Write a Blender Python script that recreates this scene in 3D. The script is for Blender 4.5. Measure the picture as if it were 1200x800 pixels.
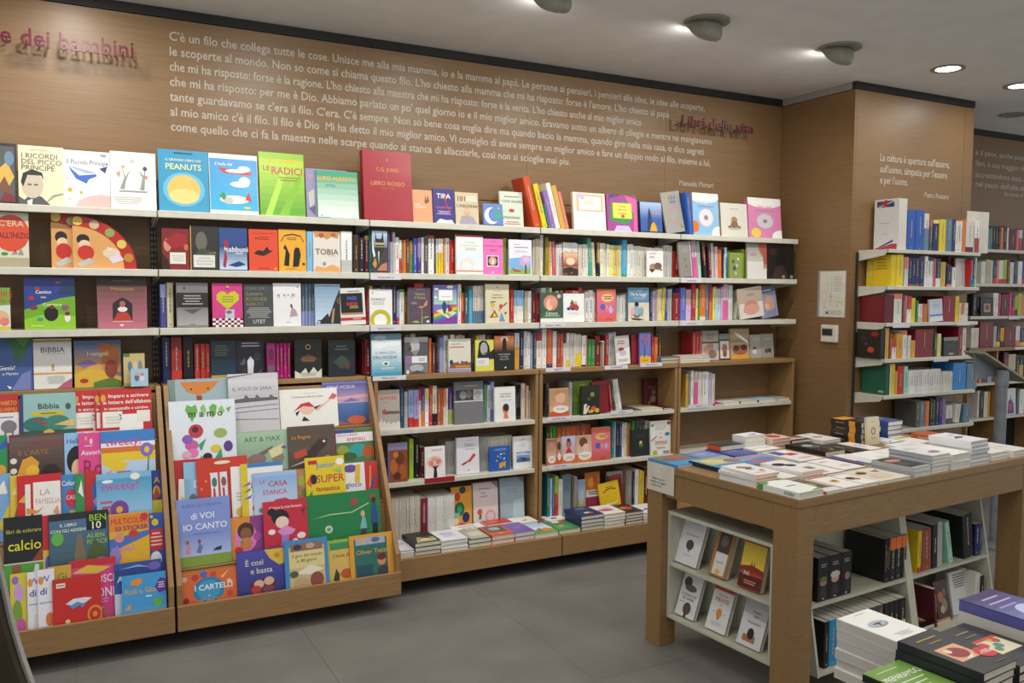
import bpy, bmesh, math, random
from mathutils import Vector, Matrix

random.seed(7)
for o in list(bpy.data.objects):
    bpy.data.objects.remove(o, do_unlink=True)
SC = bpy.context.scene
COL = SC.collection

# ------------------------------------------------------------------ camera
FPX = 992.0
YAW, PITCH, ROLL = math.radians(27.73), math.radians(3.605), math.radians(0.424)
EYE = Vector((0, 0, 1.70))
_f = Vector((math.sin(YAW) * math.cos(PITCH), math.cos(YAW) * math.cos(PITCH), -math.sin(PITCH)))
_r0 = Vector((math.cos(YAW), -math.sin(YAW), 0))
_u0 = _r0.cross(_f)
_r = _r0 * math.cos(ROLL) + _u0 * math.sin(ROLL)
_u = _u0 * math.cos(ROLL) - _r0 * math.sin(ROLL)
cam = bpy.data.cameras.new('camera')
cam.sensor_width = 36
cam.lens = FPX / 1200 * 36
cam.clip_start = 0.05
camo = bpy.data.objects.new('camera', cam)
COL.objects.link(camo)
camo.matrix_world = Matrix(((_r.x, _u.x, -_f.x, EYE.x), (_r.y, _u.y, -_f.y, EYE.y),
                            (_r.z, _u.z, -_f.z, EYE.z), (0, 0, 0, 1)))
SC.camera = camo

# ------------------------------------------------------------------ world, exposure
w = bpy.data.worlds.new('world')
w.use_nodes = True
SC.world = w
w.node_tree.nodes['Background'].inputs[0].default_value = (0.90, 0.95, 1.0, 1)
w.node_tree.nodes['Background'].inputs[1].default_value = 0.8
SC.view_settings.view_transform = 'Standard'
SC.view_settings.look = 'None'
SC.view_settings.gamma = 1.0
SC.view_settings.use_curve_mapping = False
SC.view_settings.exposure = -0.18
WASH = 6.3      # wall-washer power (W)
DOWN = 10.5     # downlight power (W)

# ------------------------------------------------------------------ pixel rays (photo frame 1200x800)
def ray(x, y):
    return _r * ((x - 600) / FPX) - _u * ((y - 400) / FPX) + _f
def on_plane(x, y, p0, n):
    d = ray(x, y)
    return EYE + d * ((Vector(p0) - EYE).dot(n) / d.dot(n))
def on_y(x, y, Y):
    return on_plane(x, y, (0, Y, 0), Vector((0, 1, 0)))
def on_z(x, y, Z):
    return on_plane(x, y, (0, 0, Z), Vector((0, 0, 1)))

# ------------------------------------------------------------------ colours
HEX = dict(
    white='e6e5df', offwhite='d8d4c6', cream='ddd2ad', beige='c2b192', tan='b08a5c', paper='d9d3c2', grey='8e8d8a',
    lightgrey='b9b8b2', darkgrey='4a4a4c', black='17171a', red='c22a24', crimson='b02342', darkred='6e1218', maroon='5a1a26',
    orange='df7426', peach='e59a6c', amber='e3a01f', yellow='e3c619', paleyellow='e2db84', lime='a3be2c', green='2b8f3f',
    darkgreen='1f4e2f', mint='a5d3bd', teal='257f86', cyan='36a6d2', sky='7fb6de', paleblue='b9d2e6', blue='2b5cb2',
    navy='1d2a5e', purple='4a2c80', violet='8867b4', lavender='9aa3d6', lilac='c3b2d6', pink='e25aa4', palepink='e7bccb',
    magenta='c91672', salmon='e07c70', brown='6b3d22', darkbrown='3a2416', olive='7c7a2c', gold='c9a244', skin='d9a27c',
    bluegrey='5f7d94', plum='584458', rose='c25a70', sand='cbb488', greenteal='3f9b86', silver='a8b0b8')
def lin(c):
    c = c / 255
    return c / 12.92 if c <= 0.04045 else ((c + 0.055) / 1.055) ** 2.4
_cc = {}
def col(n):
    if n not in _cc:
        h = HEX.get(n, n)
        _cc[n] = tuple(lin(int(h[i:i + 2], 16)) for i in (0, 2, 4)) + (1.0,)
    return _cc[n]
def jitter(c, a=0.06):
    k = 1 + random.uniform(-a, a)
    return tuple(max(0, min(1, v * k * (1 + random.uniform(-a, a) * .5))) for v in c[:3]) + (1,)

# ------------------------------------------------------------------ materials
def new_mat(name):
    m = bpy.data.materials.new(name)
    m.use_nodes = True
    return m, m.node_tree, m.node_tree.nodes['Principled BSDF']
def nd(t, typ, **k):
    n = t.nodes.new(typ)
    for a, b in k.items():
        setattr(n, a, b)
    return n
def noise_mat(name, c1, c2, scale=(1, 1, 1), nscale=5.0, detail=4, rough=0.5, bump=0.0, spec=0.5, lo=.35, hi=.65, metallic=0.0):
    """two colours mixed by a stretched noise in world space"""
    m, t, b = new_mat(name)
    g = nd(t, 'ShaderNodeNewGeometry')
    mp = nd(t, 'ShaderNodeMapping')
    mp.inputs['Scale'].default_value = scale
    t.links.new(g.outputs['Position'], mp.inputs['Vector'])
    n = nd(t, 'ShaderNodeTexNoise')
    n.inputs['Scale'].default_value = nscale
    n.inputs['Detail'].default_value = detail
    t.links.new(mp.outputs[0], n.inputs['Vector'])
    r = nd(t, 'ShaderNodeValToRGB')
    r.color_ramp.elements[0].position = lo
    r.color_ramp.elements[1].position = hi
    r.color_ramp.elements[0].color = col(c1)
    r.color_ramp.elements[1].color = col(c2)
    t.links.new(n.outputs['Fac'], r.inputs[0])
    t.links.new(r.outputs[0], b.inputs['Base Color'])
    b.inputs['Roughness'].default_value = rough
    b.inputs['Specular IOR Level'].default_value = spec
    b.inputs['Metallic'].default_value = metallic
    if bump:
        bp = nd(t, 'ShaderNodeBump')
        bp.inputs['Strength'].default_value = bump
        bp.inputs['Distance'].default_value = 0.002
        t.links.new(n.outputs['Fac'], bp.inputs['Height'])
        t.links.new(bp.outputs[0], b.inputs['Normal'])
    return m
def attr_mat(name, rough, coat=0.0):
    m, t, b = new_mat(name)
    a = nd(t, 'ShaderNodeAttribute', attribute_name='Col')
    n = nd(t, 'ShaderNodeTexNoise')
    n.inputs['Scale'].default_value = 60
    g = nd(t, 'ShaderNodeNewGeometry')
    t.links.new(g.outputs['Position'], n.inputs['Vector'])
    mr = nd(t, 'ShaderNodeMapRange')
    mr.inputs[3].default_value = 0.93
    mr.inputs[4].default_value = 1.05
    t.links.new(n.outputs['Fac'], mr.inputs[0])
    mx = nd(t, 'ShaderNodeVectorMath', operation='SCALE')
    t.links.new(a.outputs['Color'], mx.inputs[0])
    t.links.new(mr.outputs[0], mx.inputs['Scale'])
    t.links.new(mx.outputs[0], b.inputs['Base Color'])
    b.inputs['Roughness'].default_value = rough
    b.inputs['Coat Weight'].default_value = coat
    b.inputs['Coat Roughness'].default_value = 0.15
    return m
M = {}
M['veneer'] = noise_mat('wood_veneer', '775a38', '876844', (1.2, 1.2, 90), 4, 5, 0.42, 0.10)
M['wood'] = noise_mat('light_oak', '8c6a42', '9a774c', (2.5, 2.5, 45), 5, 5, 0.45, 0.08)
M['table_wood'] = noise_mat('table_oak', '876841', '95754b', (3, 30, 30), 4, 5, 0.42, 0.08)
M['edge'] = noise_mat('edge_band', '98784c', 'a58558', (3, 3, 30), 6, 4, 0.5)
M['shelf'] = noise_mat('cream_steel', 'c9c6b6', 'd0cdbe', (3, 3, 3), 6, 2, 0.38)
M['white_steel'] = noise_mat('unit_steel', 'bdbba6', 'c6c4b0', (3, 3, 3), 6, 2, 0.42)
M['ceiling'] = noise_mat('ceiling_paint', 'e0dfdb', 'e6e5e1', (2, 2, 2), 3, 3, 0.85)
M['floor'] = noise_mat('floor_tile', '6b6864', '7d7a75', (1.3, 1.3, 1.3), 2.2, 9, 0.42, 0.03, lo=.3, hi=.72)
M['joint'] = noise_mat('floor_joint', '5a5754', '63605d', (3, 3, 3), 5, 3, 0.7)
M['dark'] = noise_mat('dark_recess', '1c1a17', '24211d', (3, 3, 3), 5, 3, 0.7)
M['greytrim'] = noise_mat('grey_trim', '8d8a80', '98958b', (3, 3, 3), 5, 3, 0.7)
M['rail'] = noise_mat('rail_steel', '2a2620', '332e27', (3, 3, 3), 5, 3, 0.5)
M['slot'] = noise_mat('rail_slot', '93907f', '9d9a88', (3, 3, 3), 5, 2, 0.5)
M['fixture'] = noise_mat('fixture_grey', '8b8879', '979484', (3, 3, 3), 5, 2, 0.55)
M['steel'] = noise_mat('painted_post', '6d7275', '787d80', (3, 3, 3), 5, 2, 0.4)
M['chrome'] = noise_mat('bright_trim', 'd8d6d0', 'e4e2dc', (3, 3, 3), 5, 2, 0.18, metallic=0.7)
M['bronze'] = noise_mat('dark_bronze', '2c2418', '3a2f22', (6, 6, 3), 5, 4, 0.6, spec=0.2)
M['letter_white'] = noise_mat('vinyl_white', 'd3cdbd', 'dcd6c6', (3, 3, 3), 5, 2, 0.5)
M['vinyl'] = noise_mat('vinyl_lettering', 'b4ad9e', 'bdb6a7', (3, 3, 3), 5, 2, 0.55)
M['letter_red'] = noise_mat('acrylic_wine', '5a1428', '641a2e', (3, 3, 3), 5, 2, 0.3, spec=0.3)
M['print'] = attr_mat('printed_paper', 0.42)
M['gloss'] = attr_mat('laminated_cover', 0.40, 0.06)
M['paper'] = noise_mat('page_edges', 'c9c3b2', 'dbd5c5', (8, 8, 260), 3, 2, 0.8)
mm, tt, bb = new_mat('lamp_glow')
bb.inputs['Emission Color'].default_value = (1, 0.97, 0.9, 1)
bb.inputs['Emission Strength'].default_value = 14
M['glow'] = mm
mm, tt, bb = new_mat('clear_acrylic')
bb.inputs['Base Color'].default_value = (0.9, 0.93, 0.93, 1)
bb.inputs['Roughness'].default_value = 0.08
bb.inputs['Alpha'].default_value = 0.25
M['acrylic'] = mm

# ------------------------------------------------------------------ mesh helpers
class MB:
    def __init__(s):
        s.v, s.f, s.c = [], [], []
    def poly(s, pts, c=(1, 1, 1, 1)):
        n = len(s.v)
        s.v += [tuple(p) for p in pts]
        s.f.append(tuple(range(n, n + len(pts))))
        s.c.append(c)
    def box(s, a, b, c=(1, 1, 1, 1), cs=None):
        x0, y0, z0 = a
        x1, y1, z1 = b
        n = len(s.v)
        s.v += [(x0, y0, z0), (x1, y0, z0), (x1, y1, z0), (x0, y1, z0), (x0, y0, z1), (x1, y0, z1), (x1, y1, z1), (x0, y1, z1)]
        q = [(0, 3, 2, 1), (4, 5, 6, 7), (0, 1, 5, 4), (1, 2, 6, 5), (2, 3, 7, 6), (3, 0, 4, 7)]
        s.f += [tuple(n + i for i in t) for t in q]
        s.c += cs if cs else [c] * 6
    def prism(s, pts, axis, a, b, c=(1, 1, 1, 1)):
        """pts: 2D outline in the two other axes (cyclic order), extruded from a to b along axis"""
        def P(p, h):
            q = list(p)
            q.insert(axis, h)
            return tuple(q)
        n, k = len(s.v), len(pts)
        s.v += [P(p, a) for p in pts] + [P(p, b) for p in pts]
        s.f += [tuple(range(n + k - 1, n - 1, -1)), tuple(range(n + k, n + 2 * k))]
        s.f += [(n + i, n + (i + 1) % k, n + k + (i + 1) % k, n + k + i) for i in range(k)]
        s.c += [c] * (k + 2)
    def tube(s, p, r, z0, z1, seg=24, c=(1, 1, 1, 1), r1=None):
        r1 = r if r1 is None else r1
        n = len(s.v)
        for rr, z in ((r, z0), (r1, z1)):
            s.v += [(p[0] + rr * math.cos(2 * math.pi * i / seg), p[1] + rr * math.sin(2 * math.pi * i / seg), z) for i in range(seg)]
        s.f += [tuple(range(n + seg - 1, n - 1, -1)), tuple(range(n + seg, n + 2 * seg))]
        s.f += [(n + i, n + (i + 1) % seg, n + seg + (i + 1) % seg, n + seg + i) for i in range(seg)]
        s.c += [c] * (seg + 2)
    def mesh(s, name, mat, colors=True):
        me = bpy.data.meshes.new(name)
        me.from_pydata(s.v, [], s.f)
        if colors:
            a = me.color_attributes.new('Col', 'FLOAT_COLOR', 'CORNER')
            buf = []
            for f, c in zip(s.f, s.c):
                buf += list(c) * len(f)
            a.data.foreach_set('color', buf)
        me.materials.append(M[mat])
        return me
    def build(s, name, mat, parent=None, mw=None, colors=True, bevel=0.0, smooth=False):
        o = bpy.data.objects.new(name, s.mesh(name, mat, colors))
        COL.objects.link(o)
        if mw is not None:
            o.matrix_world = mw
        if parent:
            o.parent = parent
        if bevel:
            md = o.modifiers.new('bevel', 'BEVEL')
            md.width = bevel
            md.segments = 2
            md.limit_method = 'ANGLE'
        if smooth:
            for p in o.data.polygons:
                p.use_smooth = True
        return o
def slab(name, a, b, mat, parent=None, bevel=0.0, mw=None):
    m = MB()
    m.box(a, b)
    return m.build(name, mat, parent, mw, False, bevel)
def empty(name, mw=None):
    o = bpy.data.objects.new(name, None)
    COL.objects.link(o)
    o.empty_display_size = 0.05
    if mw is not None:
        o.matrix_world = mw
    return o
LABELS = {}
def tag(o, label, cat, group=None):
    if label in LABELS and LABELS[label] != group:
        print('DUP LABEL', label)
    if label in LABELS and group is None:
        print('DUP LABEL', label)
    LABELS[label] = group
    if not 4 <= len(label.split()) <= 16:
        print('LABEL LENGTH', len(label.split()), label)
    o['label'] = label
    o['category'] = cat
    if group:
        o['group'] = group
    return o
def struct(o):
    o['kind'] = 'structure'
    return o
def T(x, y, z):
    return Matrix.Translation((x, y, z))

# ------------------------------------------------------------------ lettering (one mesh per glyph, laid out by hand)
GL = {}
_fc = bpy.data.curves.new('glyph', 'FONT')
_fc.resolution_u = 2
_fc.offset = 0.006
_fo = bpy.data.objects.new('glyph', _fc)
COL.objects.link(_fo)
def _eval(s):
    _fc.body = s
    _fc.offset = 0.0 if 'M' in s else 0.010
    dg = bpy.context.evaluated_depsgraph_get()
    dg.update()
    ob = _fo.evaluated_get(dg)
    me = ob.to_mesh()
    v = [(p.co.x, p.co.y) for p in me.vertices]
    f = [tuple(p.vertices) for p in me.polygons]
    ob.to_mesh_clear()
    return v, f
def glyph(c):
    if c not in GL:
        if '|' not in GL:
            GL['|'] = None
            GL['|mx'] = max(p[0] for p in _eval('|')[0])
        v, f = _eval(c) if c != ' ' else ([], [])
        GL[c] = (v, f, max(p[0] for p in _eval(c + '|')[0]) - GL['|mx'])
    return GL[c]
def layout(s):
    """list of (verts, faces), total width; unit font size, cap height about 0.7"""
    x, out = 0, []
    for c in s:
        v, f, a = glyph(c)
        if f:
            out.append(([(p[0] + x, p[1]) for p in v], f))
        x += a
    return out, max(x, .01)
def add_text(mb, s, put, c):
    """put(x,y)->3D for unit layout coordinates"""
    for v, f in layout(s)[0]:
        n = len(mb.v)
        mb.v += [put(*p) for p in v]
        mb.f += [tuple(n + i for i in q) for q in f]
        mb.c += [c] * len(f)

# ------------------------------------------------------------------ cover art: flat print described in cover coordinates 0..1
def clip01(pts):
    for ax in (0, 1):
        for lim, sg in ((0.0, 1), (1.0, -1)):
            out = []
            for i, p in enumerate(pts):
                q = pts[i - 1]
                ip, iq = (p[ax] - lim) * sg >= 0, (q[ax] - lim) * sg >= 0
                if ip != iq:
                    t = (lim - q[ax]) / (p[ax] - q[ax])
                    out.append((q[0] + t * (p[0] - q[0]), q[1] + t * (p[1] - q[1])))
                if ip:
                    out.append(p)
            pts = out
    return pts
def draw_art(mb, art, w, h, base=0.0006):
    k = 0
    def shape(pts, y, c):
        pts = clip01(pts)
        if len(pts) > 2:
            mb.poly([(a * w, y, b * h) for a, b in pts], c)
    for item in art.split(';'):
        a = item.split()
        if not a:
            continue
        op = a[0]
        k += 1
        y = -base - 0.00012 * k
        if op == 'r':
            x0, z0, x1, z1 = [float(q) for q in a[1:5]]
            shape([(x0, z0), (x1, z0), (x1, z1), (x0, z1)], y, col(a[5]))
        elif op == 'e':
            cx, cz, rx, rz = [float(q) for q in a[1:5]]
            shape([(cx + rx * math.cos(i * math.pi / 9), cz + rz * math.sin(i * math.pi / 9)) for i in range(18)], y, col(a[5]))
        elif op == 'g':
            z0, z1 = float(a[1]), float(a[2])
            A, Bc = col(a[3]), col(a[4])
            for i in range(8):
                q = i / 7
                c = tuple(A[j] * (1 - q) + Bc[j] * q for j in range(3)) + (1,)
                za, zb = z0 + (z1 - z0) * i / 8, z0 + (z1 - z0) * (i + 1) / 8
                mb.poly([(0.01 * w, y, za * h), (.99 * w, y, za * h), (.99 * w, y, zb * h), (.01 * w, y, zb * h)], c)
        elif op == 'p':
            shape([tuple(float(v) for v in q.split(',')) for q in a[2:]], y, col(a[1]))
        elif op in 'tT':
            cx, cz, th = [float(q) for q in a[1:4]]
            s = ' '.join(a[5:])
            lw = layout(s)[1]
            fs = th * h
            sx = min(fs, (.94 * w if op == 't' else (.97 - cx) * w) / lw)
            x0 = cx * w - (lw * sx / 2 if op == 't' else 0)
            add_text(mb, s, lambda px, pz: (x0 + px * sx, y, cz * h + (pz - .35) * fs), col(a[4]))
        elif op == 'm':
            x0, z0, x1, z1 = [float(q) for q in a[1:5]]
            n = int(a[5])
            for i in range(n):
                zc = z1 - (z1 - z0) * (i + .5) / n
                hh = (z1 - z0) / n * .22
                s0 = random.uniform(0, .18) * (x1 - x0)
                mb.poly([((x0 + s0) * w, y, (zc - hh) * h), ((x1 - s0) * w, y, (zc - hh) * h), ((x1 - s0) * w, y, (zc + hh) * h), ((x0 + s0) * w, y, (zc + hh) * h)], col(a[6]))
    return k

def frame(origin, u=(1, 0, 0), v=(0, 0, 1)):
    u, v = Vector(u).normalized(), Vector(v).normalized()
    d = v.cross(u)
    return Matrix(((u.x, d.x, v.x, origin[0]), (u.y, d.y, v.y, origin[1]), (u.z, d.z, v.z, origin[2]), (0, 0, 0, 1)))

def make_book(mw, w, h, t, cover, art, label, cat='book', group=None, name='book', spine=None, pages='paper', gloss=True, print_spine=None):
    """x along the cover width (spine at x=0), y into the book, z along the cover height; front at y=0"""
    root = empty(name, mw)
    tag(root, label, cat, group)
    c = min(.0016, t * .18)
    cc, cs = col(cover), col(spine or cover)
    m = MB()
    m.box((0, 0, 0), (w, c, h), cc)
    m.box((0, t - c, 0), (w, t, h), cc)
    m.box((0, c, 0), (c, t - c, h), cs)
    mat = 'gloss' if gloss else 'print'
    o = m.build('cover', mat)
    o.parent = root
    m = MB()
    m.box((c, c, .002), (w - .0025, t - c, h - .002), col(pages))
    o = m.build('page_block', 'print' if pages != 'paper' else 'paper')
    o.parent = root
    if art or print_spine:
        m = MB()
        if art:
            m.poly([(.0005, -.0003, .0005), (w - .0005, -.0003, .0005), (w - .0005, -.0003, h - .0005), (.0005, -.0003, h - .0005)], cc)
            draw_art(m, art, w, h)
        if print_spine:
            m2 = MB()
            draw_art(m2, print_spine, h, t)      # text runs along the spine
            n = len(m.v)
            m.v += [(p[1], p[2], p[0]) for p in m2.v]
            m.f += [tuple(n + i for i in q) for q in m2.f]
            m.c += m2.c
        o = m.build('cover_print', mat)
        o.parent = root
    return root
def copy_thing(root, mw, label=None):
    r = root.copy()
    COL.objects.link(r)
    r.matrix_world = mw
    if label:
        tag(r, label, r['category'], r.get('group'))
    for ch in root.children:
        c = ch.copy()
        COL.objects.link(c)
        c.parent = r
    return r

# ------------------------------------------------------------------ fixed dimensions of the place
WALL = 4.86                       # face of the veneer on the long wall
XB = [-0.69, 0.41, 1.512, 2.614, 3.712, 4.812]   # bay boundaries
SF = 4.60                         # front edge of the wall shelves
SZ = [2.075, 1.78, 1.484, 1.192, 0.875, 0.566, 0.21]
CEIL = 3.15
SIDE = 4.875                      # left face of the projecting column
CF = 4.18                         # front face of the column
CX1 = 6.18
ORD = ('first second third fourth fifth sixth seventh eighth ninth tenth eleventh twelfth thirteenth fourteenth fifteenth sixteenth '
       'seventeenth eighteenth nineteenth twentieth').split()
TENS = {20: 'twenty', 30: 'thirty', 40: 'forty', 50: 'fifty', 60: 'sixty'}
def ordinal(n):
    if n <= 20:
        return ORD[n - 1]
    if n % 10 == 0:
        return TENS[n][:-1] + 'ieth'
    return TENS[n // 10 * 10] + '-' + ORD[n % 10 - 1]
BAYN = ['first', 'second', 'third', 'fourth', 'fifth']
SHN = ['top shelf', 'second shelf', 'third shelf', 'fourth shelf', 'fifth shelf', 'sixth shelf', 'bottom ledge']

# ================================================================== THE ROOM
fl = struct(slab('floor', (-4, -3, -.06), (10, 5.0, -.004), 'joint'))
n = 0
fm = {}
for i in range(14):
    for j in range(8):
        x0, y0 = -4 + i, -3 + j
        t_ = slab('floor_tile', (0, 0, 0), (.9985, .9985, .004), 'floor') if not fm else None
        if t_:
            fm['m'] = t_.data
        else:
            t_ = bpy.data.objects.new('floor_tile', fm['m'])
            COL.objects.link(t_)
        t_.location = (x0 + .0007, y0 + .0007, -.004)
        t_.parent = fl
struct(slab('ceiling', (-4, -3, CEIL), (10, 5.1, CEIL + .1), 'ceiling'))
wb = struct(slab('wall_back', (-4, WALL + .02, 0), (10, WALL + .2, CEIL), 'dark'))
xs = [-4, -2.9, -1.8, -.69, 1.528, 2.655, 3.765, SIDE]
for a, b in zip(xs, xs[1:]):
    slab('wall_panel', (a + .0008, WALL, 0), (b - .0008, WALL + .02, 2.250), 'veneer', wb)
    slab('wall_panel', (a + .0008, WALL, 2.255), (b - .0008, WALL + .02, 3.096), 'veneer', wb)
for a, b in ((CX1, 7.3), (7.3, 8.42), (8.42, 10)):
    slab('wall_panel', (a + .0008, WALL, 0), (b - .0008, WALL + .02, 3.096), 'veneer', wb)
struct(slab('shadow_gap_1', (-4, WALL - .004, 3.100), (SIDE, WALL + .02, CEIL), 'dark'))  # shadow gap over the panels, its shade put into the dark colour
struct(slab('shadow_gap_2', (CX1, WALL - .004, 3.100), (10, WALL + .02, CEIL), 'dark'))  # same gap on the far right, shade in the colour
wc = struct(slab('wall_column', (SIDE + .02, CF + .02, 0), (CX1 - .02, WALL + .02, CEIL), 'dark'))
slab('wall_panel', (SIDE, CF, 0), (SIDE + .02, WALL - .0015, 3.096), 'veneer', wc)
slab('wall_panel', (SIDE + .022, CF, 0), (6.07, CF + .02, 3.096), 'veneer', wc)
slab('wall_panel', (6.073, CF, 0), (CX1, CF + .02, 3.096), 'veneer', wc)
slab('wall_panel', (CX1 - .02, CF + .02, 0), (CX1, WALL, 3.096), 'veneer', wc)
struct(slab('shadow_gap_3', (SIDE - .004, CF + .03, 3.100), (SIDE + .02, WALL - .006, CEIL), 'greytrim'))  # same gap on the column side, its lighter look put into the grey
struct(slab('shadow_gap_4', (SIDE - .004, CF - .004, 3.100), (CX1, CF + .02, CEIL), 'dark'))  # gap over the column front, shade put into the dark colour
struct(slab('baseboard_back', (-4, WALL - .012, 0), (SIDE, WALL, .08), 'dark'))

# ---- lettering on the walls
LINES = ["C'è un filo che collega tutte le cose. Unisce me alla mia mamma, io e la mamma al papà. Le persone ai pensieri, i pensieri alle idee, le idee alle scoperte,",
         "le scoperte al mondo. Non so come si chiama questo filo. L'ho chiesto alla mamma che mi ha risposto: forse è l'amore. L'ho chiesto al papà",
         "che mi ha risposto: forse è la ragione. L'ho chiesto alla maestra che mi ha risposto: forse è la verita. L'ho chiesto anche al mio miglior amico",
         "che mi ha risposto: per me è Dio. Abbiamo parlato un po' quel giorno io e il mio miglior amico. Eravamo sotto un albero di ciliegie e mentre ne mangiavamo",
         "tante guardavamo se c'era il filo. C'era. C'è sempre  Non so bene cosa voglia dire ma quando bacio la mamma, quando giro nella mia casa, o dico segreti",
         "al mio amico c'è il filo. Il filo è Dio  Mi ha detto il mio miglior amico. Vi consiglio di avere sempre un miglior amico e fare un doppio nodo al filo, insieme a lui,",
         "come quello che ci fa la maestra nelle scarpe quando si stanca di allacciarle, così non si scioglie mai piu."]
def wall_line(s, x0, x1, z, size, y, parent, name='wall_text', mat='vinyl'):
    m = MB()
    k = (x1 - x0) / layout(s)[1]
    add_text(m, s, lambda a, b: (x0 + a * k, y, z + b * size), (1, 1, 1, 1))
    return m.build(name, mat, parent, None, False)
for i, (s, xe) in enumerate(zip(LINES, (826, 784, 752, 835, 826, 834, 669))):
    z = 2.987 - .0780 * i
    wall_line(s, .505, on_y(xe, 130, WALL).x, z, .066, WALL - .0008, wb)
wall_line('Manuela Monari', 3.895, 4.213, 2.443, .054, WALL - .0008, wb)
for s, xa, xb, y0 in (("La cultura è apertura sull'essere,", 1031, 1113, 188), ("sull'uomo, simpatia per l'essere", 1031, 1110, 201.5), ("e per l'uomo.", 1031, 1064, 214.5), ("Pietro Rossano", 1083, 1112, 231)):
    A, Bp = on_y(xa, y0, CF), on_y(xb, y0, CF)
    wall_line(s, A.x, Bp.x, A.z, .075 if y0 < 220 else .055, CF - .0008, wc)
for s, xa, xb, y0 in (("e il pane, anche possono nutrirci di", 1143, 1240, 181), ("libri, è una maggior ricchezza che", 1143, 1230, 194), ("accrescendone aiuta e la nostra vita", 1143, 1236, 207), ("nel passo dell'alta statura del genio", 1143, 1240, 218), ("Bernardo di Quintavalle", 1177, 1220, 229)):
    A, Bp = on_y(xa, y0, WALL), on_y(xb, y0, WALL)
    wall_line(s, A.x, Bp.x, A.z, .07 if y0 < 225 else .05, WALL - .0008, wb)
def raised_sign(s, x0, x1, z, size, y, label):
    k_ = y / WALL                      # seen in front of the wall
    x0, x1, z, size = x0 * k_, x1 * k_, EYE.z + (z - EYE.z) * k_, size * k_
    root = empty('raised_lettering', T(x0, y, z))
    tag(root, label, 'sign')
    k = (x1 - x0) / layout(s)[1]
    for v, f in layout(s)[0]:
        m = MB()
        m.v = [(a * k, 0, b * size) for a, b in v]
        m.f = list(f)
        m.c = [(1, 1, 1, 1)] * len(f)
        o = m.build('letter', 'letter_red', None, None, False)
        o.parent = root
        md = o.modifiers.new('thick', 'SOLIDIFY')
        md.thickness = .008
        md.offset = 0
        cx = sum(p[0] for p in m.v) / len(m.v)
        pin = MB()
        pin.box((cx - .002, .004, size * .2), (cx + .002, WALL - y, size * .2 + .004))
        o = pin.build('pin', 'rail', None, None, False)
        o.parent = root
raised_sign('e dei bambini', -.262, .340, 2.872, .118, WALL - .10, 'raised dark wine-red letters reading e dei bambini on the veneer wall')
raised_sign('Libri della vita', 3.900, 4.590, 2.868, .105, WALL - .10, 'raised dark wine-red letters reading Libri della vita near the corner')

# ------------------------------------------------------------------ lamps
def area(name, loc, direction, size, power, parent, spread=180):
    l = bpy.data.lights.new(name, 'AREA')
    l.shape = 'DISK'
    l.size = size
    l.energy = power
    l.spread = math.radians(spread)
    l.color = (1.0, 0.97, 0.92)
    o = bpy.data.objects.new(name, l)
    COL.objects.link(o)
    o.location = loc
    o.rotation_euler = Vector(direction).to_track_quat('-Z', 'Y').to_euler()
    o.parent = parent
def scoop(x, y, label):
    """half-shell wall washer opening towards the long wall"""
    root = empty('wall_washer', T(x, y, CEIL))
    tag(root, label, 'ceiling light', 'scoop wall washers')
    m = MB()
    m.tube((0, 0), .125, -.012, -.0005, 36)
    o = m.build('flange', 'fixture', None, None, False)
    o.parent = root
    m = MB()
    N, K = 16, 8
    for i in range(N + 1):
        a = math.pi + math.pi * i / N             # half circle on the room side (-y)
        for j in range(K + 1):
            b = (math.pi / 2) * j / K
            r = .108 * (max(0, math.cos(b)) ** .55)
            lead = .5 + .5 * math.sin(b)
            m.v.append((r * math.cos(a), .055 - .075 * math.sin(b) + r * math.sin(a) * (1.35 - .55 * lead), -.012 - .098 * math.sin(b)))
    for i in range(N):
        for j in range(K):
            q = i * (K + 1) + j
            m.f.append((q, q + 1, q + K + 2, q + K + 1))
            m.c.append((1, 1, 1, 1))
    o = m.build('shell', 'fixture', None, None, False, smooth=True)
    o.parent = root
    md = o.modifiers.new('thick', 'SOLIDIFY')
    md.thickness = .006
    m = MB()
    m.tube((0, .035), .034, -.036, -.012, 20)
    o = m.build('bulb', 'glow', None, None, False)
    o.parent = root
    area('washer_light', (0, .06, -.05), (0, .52, -.85), .07, WASH, root, 125)
    area('spill_light', (0, .075, -.04), (0, .93, -.36), .05, WASH * .16, root)
def downlight(x, y, label, p=1.0, lit=True):
    root = empty('downlight', T(x, y, CEIL))
    tag(root, label, 'ceiling light', 'recessed downlights')
    m = MB()
    n = 32
    for rr, z in ((.105, -.001), (.105, -.007), (.078, -.007), (.072, -.001)):
        m.v += [(rr * math.cos(2 * math.pi * i / n), rr * math.sin(2 * math.pi * i / n), z) for i in range(n)]
    for k in range(3):
        for i in range(n):
            m.f.append((k * n + i, k * n + (i + 1) % n, (k + 1) * n + (i + 1) % n, (k + 1) * n + i))
            m.c.append((1, 1, 1, 1))
    o = m.build('rim', 'fixture', None, None, False)
    o.parent = root
    m = MB()
    m.tube((0, 0), .071, -.004, -.001, 32)
    o = m.build('lens', 'glow' if lit else 'fixture', None, None, False)
    o.parent = root
    if lit:
        area('downlight_light', (0, 0, -.012), (0, 0, -1), .13, DOWN * p, root)
for x, s in ((-1.9, 'scoop wall washer farthest left, outside the picture'), (-.9, 'scoop wall washer left of the raised wine-red letters, out of view'),
             (.1, 'scoop wall washer before the left raised letters, out of view'), (1.12, 'scoop wall washer above the start of the long wall text'),
             (2.14, 'grey half-shell scoop light cut by the top edge of the photo'), (3.10, 'grey half-shell scoop light above the right end of the long text'),
             (4.12, 'grey half-shell scoop light nearest the projecting column')):
    scoop(x, 3.66, s)
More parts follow.
